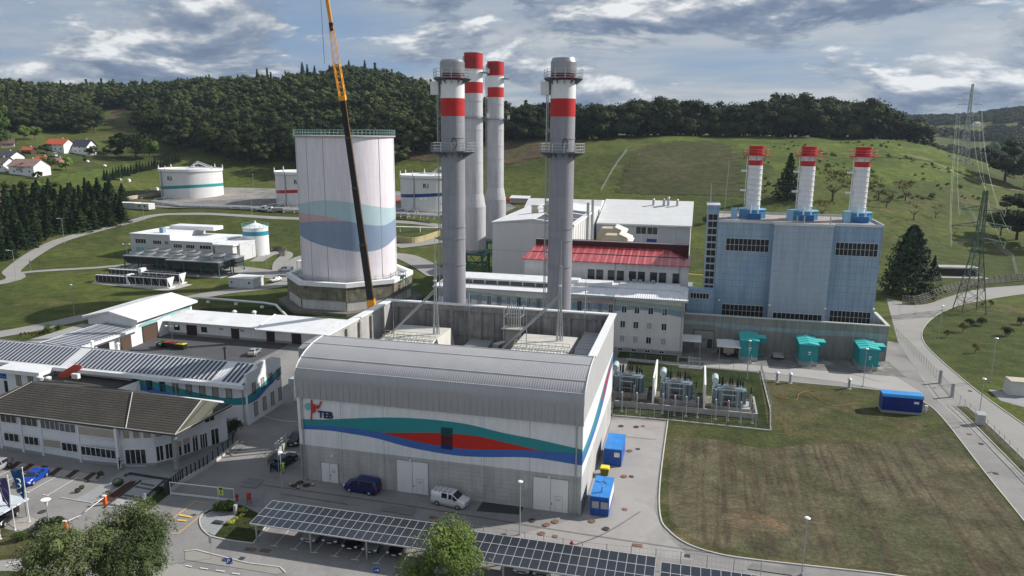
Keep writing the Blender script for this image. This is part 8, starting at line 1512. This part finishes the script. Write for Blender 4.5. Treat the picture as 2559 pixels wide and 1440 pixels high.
# ---------------------------------------------------------------- village houses
def house(px_,wd,dp,h,rh,rot,roofc,lab,wallc=None,ov=.7,base=None):
    p = T3(*px_); T = thing('house',lab,'house',p,'W',rot); wm_ = wallc or white; b = MB(); b.exty([(-wd / 2,-2),(wd / 2,-2),(wd / 2,h),(-wd / 2,h)],-dp / 2,dp / 2); b.extx([(-dp / 2,h),(dp / 2,h),(0,h + rh)],-wd / 2,wd / 2); part(T,'wall',b,wm_)
    b = MB(); e = ov; sl = rh / (dp / 2)
    for s_ in (-1,1): b.poly((-wd / 2 - e,s_ * (dp / 2 + e),h - sl * e + .12),(wd / 2 + e,s_ * (dp / 2 + e),h - sl * e + .12),(wd / 2 + e,0,h + rh + .12),(-wd / 2 - e,0,h + rh + .12)); b.poly((-wd / 2 - e,s_ * (dp / 2 + e),h - sl * e - .1),(wd / 2 + e,s_ * (dp / 2 + e),h - sl * e - .1),(wd / 2 + e,0,h + rh - .1),(-wd / 2 - e,0,h + rh - .1)); b.poly((-wd / 2 - e,s_ * (dp / 2 + e),h - sl * e - .1),(wd / 2 + e,s_ * (dp / 2 + e),h - sl * e - .1),(wd / 2 + e,s_ * (dp / 2 + e),h - sl * e + .12),(-wd / 2 - e,s_ * (dp / 2 + e),h - sl * e + .12))
    rf = part(T,'roof',b,roofc); b = MB(); b.box(wd * .1,wd * .1 + .8,.3,1.1,h + rh * .5,h + rh + 1.0); part(rf,'chimney',b,conc)
    for k in range(3):
        x = -wd / 2 + wd * (k + .6) / 3.3
        for zz_ in ([1.2] if h < 4 else [1.2,4.0]): window(T,'b-',-dp / 2,x,x + 1.2,zz_,zz_ + 1.3,2,1,steel_w,glass)
    return T
rt = mat('orange_tiles',(.50,.10,.04),.7,var=.12,vs=.8); rs = mat('slate_roof',(.06,.065,.08),.6,var=.1); rb = mat('brown_tiles',(.30,.19,.16),.8,var=.12); rd = mat('dark_brown_tiles',(.13,.09,.075),.8); wd_ = mat('dark_wood',(.07,.04,.03),.8)
ORG_keep = ORG
for a_ in [((152,379),14,11,5.2,3.4,R(-8),rt,'white house with bright orange tiled roof on the left hillside'),((212,384),13,9,5.6,4.0,R(-14),rs,'white house with slate grey roof next to the orange-roofed one'),((73,384),6.5,5,2.6,1.6,R(-5),rt,'small dark hut with orange roof',wd_),((20,402),15,10,3.0,2.8,R(-12),rs,'low white house with dark grey roof at the left edge'),((76,436),17,12,5.0,3.6,R(-12),rb,'white house with pinkish brown roof among the gardens'),((5,425),12,10,4.0,3.2,R(-10),rd,'house with dark brown roof cut by the left edge'),((108,410),7,6,3,1.6,R(-10),rt,'half hidden outbuilding with red roof behind the dark garden tree',mat('brick',(.35,.18,.12),.8)),((146,412),6,5,3,1.2,R(-10),rb,'small pink walled outbuilding beside the yellow-green tree',mat('brick',(.35,.18,.12),.8)),
           ((52,305),10,8,4,3,R(20),rt,'house with orange roof half buried in the wood on the left',mat('render_tan',(.4,.33,.28),.8)),((388,262),9,7,3.5,3,R(-5),rt,'lone house with red roof near the top of the wooded hill',mat('render_tan',(.4,.33,.28),.8)),((338,312),8,7,2.5,3,R(55),rb,'brown roof sticking out at the edge of the wood below the brown field',wd_),((20,368),8,6,3,2.5,R(30),rd,'small shed under the tall poplar at the left edge',mat('render_tan',(.4,.33,.28),.8))]: house(*a_)
for a_ in [((2348,332),11,9,5,3,R(10),rt,'tiny white house on the far valley slope, left of the pylon'),((2365,337),14,9,3.5,2,R(0),rd,'long dark roofed farmhouse on the far valley slope'),((2440,316),12,9,5,3,R(20),rb,'tiny pink roofed house on the far slope right of the pylon'),((2540,342),16,10,4,2.5,R(0),rd,'far farm buildings near the right edge'),((2392,305),9,8,4,3,R(0),rt,'tiny far house beside the pylon shaft')]: house(*a_)
for k,(u,v) in enumerate(((262,418),(219,407),(238,382))): p = T3(u,v); b = MB(); b.ball((0,0,.8),1.15,12,8,.8); solo('hay_bale',['larger','smaller','distant'][k] + ' white wrapped hay bale on the left meadow','hay bale',b,steel_w,p,'W',0,'white wrapped hay bales')
p = T3(133,393); truck(p,R(0),c_white,galv,'small white farm pickup parked below the orange-roofed house',4.5,False,'pickup_truck'); car('estate',c_black,(3,482),(14,482),'black car at the far left beside the dry field')
p = T3(1055,505); 
for k,(u,v,w_,l_) in enumerate(((1000,516,12,'low shed with orange roof left of tank R1'),(610,497,9,''),(1300,508,10,'open grey lean-to beside the boiler hall'))):
    if l_: p = T3(u,v); T = thing('shed',l_,'shed',p,'W',A); b = MB(); b.box(-w_ / 2,w_ / 2,-2,2,0,2.8); part(T,'wall',b,mat('render_tan',(.4,.33,.28),.8)); b = MB(); b.poly((-w_ / 2 - .4,-2.5,2.8),(w_ / 2 + .4,-2.5,2.8),(w_ / 2 + .4,2.5,3.8),(-w_ / 2 - .4,2.5,3.8)); b.box(-w_ / 2 - .4,w_ / 2 + .4,-2.5,-2.4,2.6,2.8); part(T,'roof',b,rt if k == 0 else roofm)
b = MB(); pts = [T3(1255 + 10 * k,503 - (k % 2) * 3) for k in range(7)]
for p,q in zip(pts,pts[1:]): b.poly((p[0],p[1],p[2]),(q[0],q[1],q[2]),(q[0],q[1],q[2] + 1.6),(p[0],p[1],p[2] + 1.4))
solo('safety_netting','crumpled orange safety netting round the dug-up ground behind the chimneys','net',b,mat('net_orange',(.75,.13,.04),.7),(0,0,0),'W',0)
q = 0
for u,v in ((448,487),(370,478),(392,476),(405,477),(300,452),(322,455),(1297,495),(1320,500)):
    p = T3(u,v); b = MB(); b.box(-.9,.9,-.8,.8,0,.8 + .3 * (q % 3)); b.box(-.4,.4,-.4,.4,.8 + .3 * (q % 3),1.2 + .3 * (q % 3)); solo('stored_crate','small pale crate or block stored near the tank terrace','crate',b,(steel_w,MATS['wall_tan'],white)[q % 3],p,'W',A,'stored blocks near the tank terrace'); q += 1

# ---------------------------------------------------------------- vegetation
def leafcloud(n,fn,size,seed,name,upb=.3,asp=.6,core=.0):
    """n leaf-clump quads; fn(rng,n) -> (centres, outward directions)"""
    g = np.random.default_rng(seed); c,o = fn(g,n); nr = g.normal(size=(n,3)) * .75 + o * 1.5 + np.array([0,0,upb]); nr /= np.linalg.norm(nr,axis=1)[:,None]
    t = np.cross(nr,g.normal(size=(n,3))); t /= np.linalg.norm(t,axis=1)[:,None] + 1e-9; bt = np.cross(nr,t); s = size * g.uniform(.55,1.3,(n,1)); t = t * s; bt = bt * s * asp
    v = np.stack([c - t,c - bt * .9 + t * .1,c + t,c + bt],1).reshape(-1,3)
    if hasattr(fn,'lobes') and core:
        q = []
        for (cx,cy,cz),r_ in zip(*fn.lobes):
            P = lambda i,j: (cx + core * r_ * (1 + .10 * math.sin(i * 2.4 + j * 1.9 + cx * 30)) * math.sin(math.pi * j / 6) * math.cos(6.2832 * i / 9),cy + core * r_ * (1 + .10 * math.sin(i * 2.4 + j * 1.9 + cx * 30)) * math.sin(math.pi * j / 6) * math.sin(6.2832 * i / 9),cz + core * r_ * fn.flat * math.cos(math.pi * j / 6))
            for i in range(9):
                for j in range(6): q += [P(i % 9,j),P(i % 9,j + 1),P((i + 1) % 9,j + 1),P((i + 1) % 9,j)]
        v = np.concatenate([v,np.array(q)]); n = len(v) // 4
    me = bpy.data.meshes.new(name); me.vertices.add(4 * n); me.vertices.foreach_set('co',v.ravel().astype(np.float32)); me.loops.add(4 * n); me.loops.foreach_set('vertex_index',np.arange(4 * n)); me.polygons.add(n); me.polygons.foreach_set('loop_start',np.arange(n) * 4); me.polygons.foreach_set('loop_total',np.full(n,4)); me.update(calc_edges=True); return me
def crown_fn(nl,rx=.5,rz=.36,zc=.62,lr=(.16,.28),seed=1,flat=1.0):
    g0 = np.random.default_rng(seed); L0 = g0.normal(size=(nl,3)); L0 /= np.linalg.norm(L0,axis=1)[:,None]; L0 *= g0.uniform(.35,.80,(nl,1)) ** .7; ctr = L0 * np.array([rx,rx,rz]) + np.array([0,0,zc]); rr = g0.uniform(*lr,nl)
    def fn(g,n):
        k = g.integers(0,nl,n); d = g.normal(size=(n,3)); d /= np.linalg.norm(d,axis=1)[:,None]; d[:,2] = np.where(d[:,2] < -.3,-d[:,2] * .6,d[:,2]); d /= np.linalg.norm(d,axis=1)[:,None]; r_ = rr[k][:,None] * g.uniform(.72,1.06,(n,1)); return ctr[k] + d * r_ * np.array([1,1,flat]),d
    fn.lobes = (ctr,rr); fn.flat = flat; return fn
def cone_fn(r=.22,z0=.08,layers=14,droop=.25):
    def fn(g,n):
        h = g.uniform(0,1,n) ** 1.3; lay = np.round(h * layers) / layers; h = lay + g.normal(0,.012,n); th = g.uniform(0,6.2832,n); wob = 1 + .22 * np.sin(th * 3 + lay * 40) + .15 * np.sin(th * 5 + lay * 17); rr = r * (1 - h) * wob * g.uniform(.35,1.05,n); z = z0 + (1 - z0) * h - droop * rr; d = np.stack([np.cos(th),np.sin(th),np.full(n,.3)],1); return np.stack([rr * np.cos(th),rr * np.sin(th),np.clip(z,.02,1)],1),d
    return fn
def trunk_mesh(h=.5,r=.022,br=5,seed=0,name='trunk'):
    g0 = random.Random(seed); b = MB(); b.tube((0,0,-.03),(0,0,h * .6),r,7,r * .75); b.tube((0,0,h * .6),(.01,.01,h * 1.3),r * .75,6,r * .3)
    for k in range(br): a_ = 6.2832 * k / br + g0.random(); z = h * (.5 + .4 * g0.random()); L_ = .16 + .12 * g0.random(); b.tube((0,0,z),(L_ * math.cos(a_),L_ * math.sin(a_),z + L_ * .9),r * .45,5,r * .18)
    return b.mesh(name)
PROTO = {}
def proto(key,crown,trunk,lm): PROTO[key] = (crown,trunk,lm); crown.materials.append(lm); (trunk.materials.append(bark) if trunk and not trunk.materials else None)
tr1 = trunk_mesh(.42,.024,5,1); tr2 = trunk_mesh(.2,.018,3,2); tr3 = trunk_mesh(.3,.03,6,3)
for i in range(4): proto('oak%d' % i,leafcloud(1700,crown_fn(20 + 5 * i,.46,.40,.54,(.08,.20),10 + i,.8),.026,20 + i,'crown',core=.62),tr1,leaf_d)
for i in range(2): proto('pale%d' % i,leafcloud(1700,crown_fn(22,.46,.40,.54,(.08,.20),30 + i,.8),.026,34 + i,'crown',core=.62),tr1,leafmat('pale_wood_leaves',(.035,.052,.02),(.085,.10,.036)))
for i in range(2): proto('mid%d' % i,leafcloud(1500,crown_fn(12,.42,.30,.62,(.13,.24),40 + i),.026,44 + i,'crown',core=.8),tr1,leaf_m)
proto('light',leafcloud(1600,crown_fn(11,.44,.34,.56,(.14,.24),51),.028,52,'crown',core=.8),tr1,leaf_l); proto('autumn',leafcloud(520,crown_fn(9,.44,.26,.62,(.10,.20),61),.026,62,'crown'),tr3,leaf_r)
proto('bare',leafcloud(260,crown_fn(9,.46,.22,.66,(.08,.16),63),.022,64,'crown'),tr3,leaf_r)
for i in range(2): proto('fir%d' % i,leafcloud(1300,cone_fn(.20 + .05 * i),.036,70 + i,'crown',-.1),tr2,leaf_c)
proto('poplar',leafcloud(2200,crown_fn(16,.17,.42,.52,(.10,.15),81,1.6),.026,82,'crown'),tr2,leaf_m); proto('bush',leafcloud(900,crown_fn(7,.42,.28,.42,(.18,.30),91),.048,92,'crown'),trunk_mesh(.2,.03,4,5),leaf_m)
proto('bushd',leafcloud(1400,crown_fn(7,.42,.26,.38,(.20,.30),93),.040,94,'crown'),trunk_mesh(.2,.03,4,6),leafmat('dark_shrub_leaves',(.016,.03,.010),(.035,.055,.015))); proto('bushr',leafcloud(700,crown_fn(7,.40,.30,.48,(.15,.26),95),.040,96,'crown'),trunk_mesh(.3,.03,5,7),leaf_r)
proto('ball',leafcloud(1500,lambda g,n: (lambda d: (d * np.array([.46,.46,.42]) * g.uniform(.86,1.02,(n,1)) + np.array([0,0,.42]),d))((lambda q: q / np.linalg.norm(q,axis=1)[:,None])(g.normal(size=(n,3)))),.040,98,'crown'),None,MATS['dark_shrub_leaves'])
proto('pine',leafcloud(6500,lambda g,n: (lambda h,th: (lambda r_: (np.stack([r_ * np.cos(th),r_ * np.sin(th),h + .03 * np.sin(th * 4)],1),np.stack([np.cos(th),np.sin(th),.5 + 0 * th],1)))(.44 * np.sqrt(np.clip(1 - h,0,1)) * (1 - .25 * h) * (.78 + .22 * np.sin(th * 5 + h * 23) * np.cos(h * 31)) * g.uniform(.45,1.05,n)))(g.uniform(.03,1,n) ** .9,g.uniform(0,6.2832,n)),.024,100,'crown',.1),tr2,leafmat('pine_needles',(.018,.032,.018),(.04,.06,.03)))
def plant(key,p,h,lab,cat='tree',name='tree',group=None,wide=1.0,rot=None,kind=None):
    c,t,lm = PROTO[key]; T = bpy.data.objects.new(name,None); link(T); T.location = p; T.rotation_euler = (0,0,random.random() * 6.28 if rot is None else rot); T.scale = (h * wide,h * wide,h); T['label'] = lab; T['category'] = cat
    if group: T['group'] = group
    o = bpy.data.objects.new('crown',c); link(o); o.parent = T
    if t: o = bpy.data.objects.new('trunk',t); link(o); o.parent = T
    return T
# forest: positions over the hillsides, the largest-looking trees as things, the rest as one mass
U0 = [-120,0,100,200,260,300,345,380,450,520,600,700,800,900,1000,1100,1180,1250,1330,1420,1500,1700,1900,2100,2230,2325]
Y0 = [600,610,625,628,640,690,690,585,560,540,528,520,505,500,512,540,535,530,536,545,548,550,552,552,548,540]
Y1 = [900,900,900,900,920,940,900,880,880,900,900,880,880,880,860,780,720,700,640,600,600,600,610,600,585,552]
pos = []; sp = 12.5
for Y in np.arange(495,950,sp):
    lim = 360 + .75 * Y
    for X in np.arange(-lim,lim,sp):
        x,y = X + random.uniform(-3.6,3.6),Y + random.uniform(-3.6,3.6); u = 1279.5 + F_PX * x / (y * .978)
        if u < -120 or u > 2330 or y < np.interp(u,U0,Y0) or y > np.interp(u,U0,Y1): continue
        if 232 < u < 350 and 600 < y < 800: continue
        pos.append((x,y,u))
pos.sort(key=lambda q: q[1] - np.interp(q[2],U0,Y0)); near_,rest = pos[:285],pos[285:]
def ht(u,y): 
    return (np.interp(u,[1260,1500,1640,1780,1930,1970,2020,2080,2160,2230,2320],[27,30,33,29,34,41,31,37,37,29,17]) * random.uniform(.84,1.1)) if u > 1250 else 25 * random.uniform(.62,1.2)
for i,(x,y,u) in enumerate(near_):
    con = random.random() < .10 and u < 1250; h = ht(u,y) * (1.0 if not con else 1.15); T = plant('fir%d' % (i % 2) if con else ('pale%d' % (i % 2) if i % 6 == 3 else 'oak%d' % (i % 4)),(x,y,hz(x,y) - h * (.08 if u < 1250 else .2)),h * (1 if u < 1250 else 1.1),'dark conifer at the edge of the hillside wood' if con else 'dark green broadleaf tree at the edge of the hillside wood','tree','conifer' if con else 'broadleaf_tree','conifers in the hillside wood' if con else 'broadleaf trees at the edge of the hillside wood',random.uniform(.95,1.25) if not con else 1.1)
def mass(name,plist,keys,lab,seed,sub=.5,hf=None,grow=1.35):
    g = np.random.default_rng(seed); V = []; data = {}
    for k in keys: m_ = PROTO[k][0]; a_ = np.empty(len(m_.vertices) * 3,np.float32); m_.vertices.foreach_get('co',a_); data[k] = a_.reshape(-1,4,3)
    for i,(x,y,u) in enumerate(plist):
        k = keys[int(g.integers(0,len(keys)))]; q = data[k]; nl_ = 1700 if k[:3] == 'oak' else len(q); lf = q[:nl_]; lf = lf[g.random(nl_) < sub]; cen = lf.mean(1,keepdims=True); q = np.concatenate([cen + (lf - cen) * grow,q[nl_:]]); h = hf(u,y) if hf else ht(u,y); a_ = g.uniform(0,6.28); c_,s_ = math.cos(a_),math.sin(a_); w_ = g.uniform(.95,1.25); X = (q[...,0] * c_ - q[...,1] * s_) * h * w_ + x; Yv = (q[...,0] * s_ + q[...,1] * c_) * h * w_ + y; Z = q[...,2] * h + hz(x,y) - h * (.12 if u < 1250 else .22); V.append(np.stack([X,Yv,Z],-1).reshape(-1,3))
    V = np.concatenate(V); n = len(V) // 4; me = bpy.data.meshes.new(name); me.vertices.add(4 * n); me.vertices.foreach_set('co',V.ravel().astype(np.float32)); me.loops.add(4 * n); me.loops.foreach_set('vertex_index',np.arange(4 * n)); me.polygons.add(n); me.polygons.foreach_set('loop_start',np.arange(n) * 4); me.polygons.foreach_set('loop_total',np.full(n,4)); me.update(calc_edges=True); me.materials.append(leaf_d); o = bpy.data.objects.new(name,me); link(o); o['kind'] = 'stuff'; o['label'] = lab; o['category'] = 'wood'; return o
pale = rest[::6]; rest = [q for i,q in enumerate(rest) if i % 6]
mass('forest',rest,['oak0','oak1','oak2','oak3','oak1','fir0','fir1'][:6],'dense dark wood covering the hills behind the plant',5,.22,grow=1.5)
mass('mixed_wood',pale,['oak2','oak3'],'paler broadleaf crowns scattered through the hillside wood',9,.25,grow=1.5).data.materials[0] = MATS['pale_wood_leaves']
far = []
for _ in range(5200):
    y = random.uniform(950,1900); u = random.choice([random.uniform(-150,420),random.uniform(2180,2800),random.uniform(2180,2800)]); x = (u - 1279.5) * y * .978 / F_PX
    n_ = math.sin(x * .018 + 2) * math.cos(y * .013) + .5 * math.sin(x * .05 + y * .03)
    if u > 2000 and 1000 < y < 1480 and n_ < .12: continue
    if u < 420 and n_ < -.25: continue
    if u < 60 + 0 and y > 1350 and n_ < .5: continue
    far.append((x,y,u))
mass('far_forest',far,['oak0','oak1','oak2'],'bluish far-off woods on the distant hills',6,.10,lambda u,y: random.uniform(13,20),2.0)
# far hedges in the valley on the right just behind the crest
mid = []
for _ in range(150): y = random.uniform(640,900); u = random.uniform(2300,2700); mid.append(((u - 1279.5) * y * .978 / F_PX,y,u))
mass('valley_wood',mid,['oak0','oak1'],'loose wood in the valley behind the grassy crest on the right',7,.3,lambda u,y: random.uniform(10,15))
scr = []
for _ in range(420): u,v = random.uniform(1860,2460),random.uniform(352,500); p = T3(u,v); (math.sin(p[0] * .11) + math.cos(p[1] * .13 + p[0] * .04) > .2) and scr.append((p[0],p[1],u))
mass('scrub',scr,['oak1','oak2'],'low scrub and tall weeds dotted over the bright hillside',8,.12,lambda u,y: random.uniform(1.2,2.6),2.2).data.materials[0] = leaf_m
# individual skyline conifers and tall trees
for u,Y,h in ((452,830,24),(475,840,22),(600,850,22),(648,850,26),(760,860,30),(772,855,27),(790,860,25),(875,860,26),(914,860,27),(575,700,22),(520,690,20)): x = (u - 1279.5) * Y * .978 / F_PX; plant('fir1',(x,Y,hz(x,Y)),h,'tall dark spruce rising above the skyline of the wood','tree','conifer','spruces on the skyline')
def tr(key,u,v,vt,lab,cat='tree',name='tree',group=None,wide=1.0,rot=None,fac=1.0):
    p = T3(u,v); h = (hgt(p,vt) - p[2]) * fac; return plant(key,p,max(h,.4),lab,cat,name,group,wide,rot)
for q in [('poplar',10,368,262,'tall pale poplar at the left edge above the houses',1.0),('mid0',62,352,312,'round green tree below the wood on the left',1.1),('mid1',88,350,314,'bushy tree at the foot of the wood, right of its neighbour',1.2),('bushd',340,398,316,'large dark round tree standing in the meadow below the brown field',1.15),('mid0',375,398,345,'rounded grey-green tree at the foot of the meadow wood',1.1),('oak1',300,385,322,'dark tree to the left of the meadow clump',1.0),('oak2',440,378,305,'dark tree on the corner of the hillside wood',1.1),('oak0',270,388,360,'small dark tree near the slate-roofed house',1.2),('oak3',232,390,362,'small dark tree touching the slate-roofed house',1.3),('oak0',296,396,355,'bushy tree between the houses and the meadow clump',1.1),
          ('light',166,428,393,'bright yellow-green round tree on the left meadow',1.1),('mid1',120,428,390,'dark green garden tree beside the yellow-green one',1.1),('bushr',58,437,403,'purple-brown tree in front of the pink-roofed house',1.1),('oak2',118,385,355,'brownish garden tree in front of the orange-roofed house',1.4),('light',30,412,396,'small light green garden tree by the grey roof',1.2),('oak0',212,408,385,'slim dark tree beside a hay bale',.7),
          ('mid0',60,478,450,'hedge tree below the gardens, left',1.4),('light',100,474,452,'light green hedge tree below the gardens',1.6),('mid1',135,476,452,'green hedge tree at the end of the gardens',1.5),('mid0',20,480,450,'green hedge tree at the left edge',1.4),('oak1',95,447,425,'small bushy tree in the gardens',1.5),
          ('pine',2266,738,568,'large dark pine right of the blue power house',1.25),('fir1',1968,500,385,'dark spruce-like pine behind the white stacks',1.5),('fir1',2330,700,640,'dark conifer beside the big pine',1.3),
          ('oak0',2510,455,335,'large rounded tree on the right edge of the hillside',1.2),('mid0',2560,470,380,'green tree cut by the right edge of the photo',1.2),('oak2',2540,600,470,'dark dense tree group at the right edge below the track',1.2),('mid1',2500,590,528,'yellow-green bush tree at the right edge',1.3),('oak1',2590,620,480,'dark tree beyond the right edge',1.3),('bushd',2535,445,420,'low bush beside the farm track',1.3),('mid0',2480,400,356,'small round tree on the crest at the right',1.1)]:
    tr(q[0],q[1],q[2],q[3],q[4],wide=q[5])
for k,(u,v,vt,key) in enumerate([(2080,505,410,'autumn'),(2195,502,440,'bare'),(2262,503,442,'autumn'),(2283,552,495,'bare'),(2215,520,470,'bare'),(2338,545,505,'bare'),(2052,548,490,'autumn'),(2175,470,430,'autumn'),(2385,590,560,'bare'),(1765,560,535,'bush'),(2330,500,480,'bush')]): tr(key,u,v,vt,'gnarled orchard tree with thin brownish foliage on the slope behind the power house' if key != 'bush' else 'low bush on the slope behind the power house','tree' if key != 'bush' else 'bush','orchard_tree' if key != 'bush' else 'bush','old orchard trees on the slope' if key != 'bush' else 'bushes on the slope',1.15)
for k,(u,v,vt,key) in enumerate([(2436,885,855,'bushr'),(2405,832,803,'bushr'),(2422,817,790,'bushd'),(2453,815,788,'bushd'),(2366,846,822,'bushr'),(2515,842,810,'bushd'),(2475,769,748,'bushr'),(2552,812,787,'bushd'),(2453,768,756,'bushr')]): tr(key,u,v,vt,['reddish round shrub alone in the middle of the right-hand lawn','reddish shrub in front of the pylon legs','dark shrub between the pylon legs','dark shrub right of the pylon leg','small upright reddish shrub left of the pylon','dark round shrub on the right-hand lawn','reddish shrub behind the pylon by the road','dark shrub cut by the right edge','tiny reddish shrub by the road'][k],'shrub','shrub','shrubs on the right-hand lawn',.9)
# conifer plantation on the left and the row behind it
k = 0
for (u0,v0,u1,v1,n,h0,h1) in [(40,590,300,560,11,9,13),(30,560,290,538,12,10,14),(20,540,270,520,12,9,14),(0,640,75,615,4,9,12),(-30,600,40,590,4,10,13),(90,600,240,570,6,9,12),(-40,660,30,640,4,8,11),(60,510,300,500,9,9,12),(40,550,280,530,10,12,15),(-20,625,70,600,5,11,14)]:
    for i in range(n): f_ = (i + random.uniform(-.25,.25)) / max(n - 1,1); p = T3(u0 + (u1 - u0) * f_,v0 + (v1 - v0) * f_ + random.uniform(-4,4)); h = random.uniform(h0,h1); plant('fir%d' % (k % 2),p,h,'dark spruce in the dense plantation left of the road','tree','conifer','spruces in the plantation left of the road',random.uniform(1.3,1.9)); k += 1
for i in range(26): f_ = i / 25; p = T3(262 + 185 * f_,455 - 50 * f_ + random.uniform(-2,2)); plant('fir%d' % (i % 2),p,random.uniform(5.0,7.5),'small dark conifer in the straight row climbing the meadow','tree','conifer','row of conifers on the meadow',1.15)
# courtyard hedge, entrance shrubs, hedges by the gate
for i,(u,v) in enumerate([(54,846),(64,845),(73,845),(82,846),(92,845),(101,842),(110,838),(120,836)]): tr('bushr' if i < 5 else 'bushd',u,v,v - 17,'small upright shrub in the reddish hedge behind the wave office','shrub','shrub','hedge shrubs behind the wave office',.65)
for (u,v,vt,l_) in ((123,834,808,'left'),(148,832,808,'right')): tr('bush',u,v,vt,l_ + ' of two spiky green palms behind the wave office roof','shrub','shrub',None,1.0)
for i,(u,v,vt) in enumerate([(195,1233,1218),(205,1224,1211),(222,1213,1201),(245,1203,1189),(252,1192,1176)]): tr('ball',u,v,vt,'clipped round box ball beside the footpath, ' + ['first','second','third','fourth','fifth'][i] + ' from the camera','shrub','topiary_ball','clipped box balls along the footpath',1.15)
for key,u,v,vt,l_,w_ in [('ball',296,1220,1193,'larger clipped round bush beside the entrance steps',1.25),('bushd',125,1332,1288,'big dark round shrub with a rock beside the barrier',1.7),('bush',50,1352,1324,'low straggly brownish shrub near the flagpoles',1.6),('bushr',270,1245,1226,'brownish grass tuft in the entrance bed',1.6),('ball',372,1262,1238,'round green bush in the hedge bed beside the steps',1.1),('bushd',398,1240,1212,'dark hedge bush near the gate pillar',1.2),('bush',355,1275,1252,'loose green bush at the lower end of the hedge bed',1.2),('bushd',567,1283,1243,'dense dark green bush beside the sliding gate notice',1.15),('bush',541,1283,1253,'olive green bush left of the dark one at the gate',1.0),('bushd',487 + 80,1281,1250,'dark bush behind the granite stone',1.0),('bushd',585,1092,1033,'tall dark hedge bush at the corner of the administration building',.7)]: tr(key,u,v,vt,l_,'shrub','shrub',None,w_)
proto('yellow',leafcloud(1200,crown_fn(7,.42,.2,.32,(.18,.28),131),.045,132,'crown'),None,leaf_y)
for i,(u,v) in enumerate([(577,1312),(590,1304),(604,1296),(612,1286),(603,1281)]): tr('yellow',u,v,v - 17,'yellow-leaved low hedge clump on the island, ' + ['first','second','third','fourth','fifth'][i] + ' along the curve','shrub','hedge_clump','yellow hedge clumps on the island',1.5)
p = G(90,1335); b = MB(); b.ball((0,0,.5),.9,7,5,.8); b.ball((-.9,-.2,.35),.6,6,4,.8); solo('rock','grey boulder left of the big dark shrub','rock',b,mat('rock_grey',(.20,.20,.19),.9,var=.3,vs=1.5,bump=.6,bs=3),p,'W',0)
# the three leafy trees at the bottom edge
def bigtree(u,v,Y,vt,rx,seed,lab,n=15000,nl=46,lm=None,rz=.36,zc=.60):
    d = ray(u,v); p = D(u,v,Y); h = hgt((p[0],Y),vt); g0 = np.random.default_rng(seed); me = leafcloud(n,crown_fn(nl,rx / h,rz,zc,(.05,.15),seed,1.25),.0125,seed + 1,'crown',.3,.34,.35); me.materials.append(lm or leaf_w)
    sp_ = leafcloud(n // 5,crown_fn(nl * 3,rx / h * 1.2,rz * 1.16,zc,(.015,.05),seed + 3,2.8),.012,seed + 4,'sprays',.7,.3); sp_.materials.append(lm or leaf_w)
    T = thing('leafy_tree',lab,'tree',(p[0],Y,0),'W',0); T.scale = (h,h,h); o = bpy.data.objects.new('crown',me); link(o); o.parent = T; o = bpy.data.objects.new('outer_sprays',sp_); link(o); o.parent = T
    tm = trunk_mesh(.5,.02,8,seed); tm.materials.append(bark); o = bpy.data.objects.new('trunk',tm); link(o); o.parent = T
bigtree(335,1500,66,1262,4.6,201,'large leafy tree covering the bottom left corner by the entrance road',24000,58); bigtree(168,1540,62,1310,3.6,211,'leafy tree at the bottom left, the smaller left-hand one',16000,44); bigtree(1118,1540,62,1315,3.9,221,'light green leafy tree before the solar carport at the bottom centre',18000,42,leafmat('fresh_leaves',(.05,.085,.02),(.14,.19,.05)))

# ---------------------------------------------------------------- thin autumn haze over the valley
b = MB(); b.box(-3300,3300,-80,2690,-40,330)
o = bpy.data.objects.new('haze',b.mesh('haze')); link(o); o['kind'] = 'stuff'; o['label'] = 'thin bluish haze over the distant hills'
m = bpy.data.materials.new('haze'); m.use_nodes = True; m.node_tree.nodes.remove(m.node_tree.nodes['Principled BSDF']); v = m.node_tree.nodes.new('ShaderNodeVolumePrincipled'); v.inputs['Color'].default_value = (.62,.76,.95,1); v.inputs['Density'].default_value = 0.00006; v.inputs['Anisotropy'].default_value = 0.2
m.node_tree.links.new(v.outputs[0],m.node_tree.nodes['Material Output'].inputs['Volume']); o.data.materials.append(m)
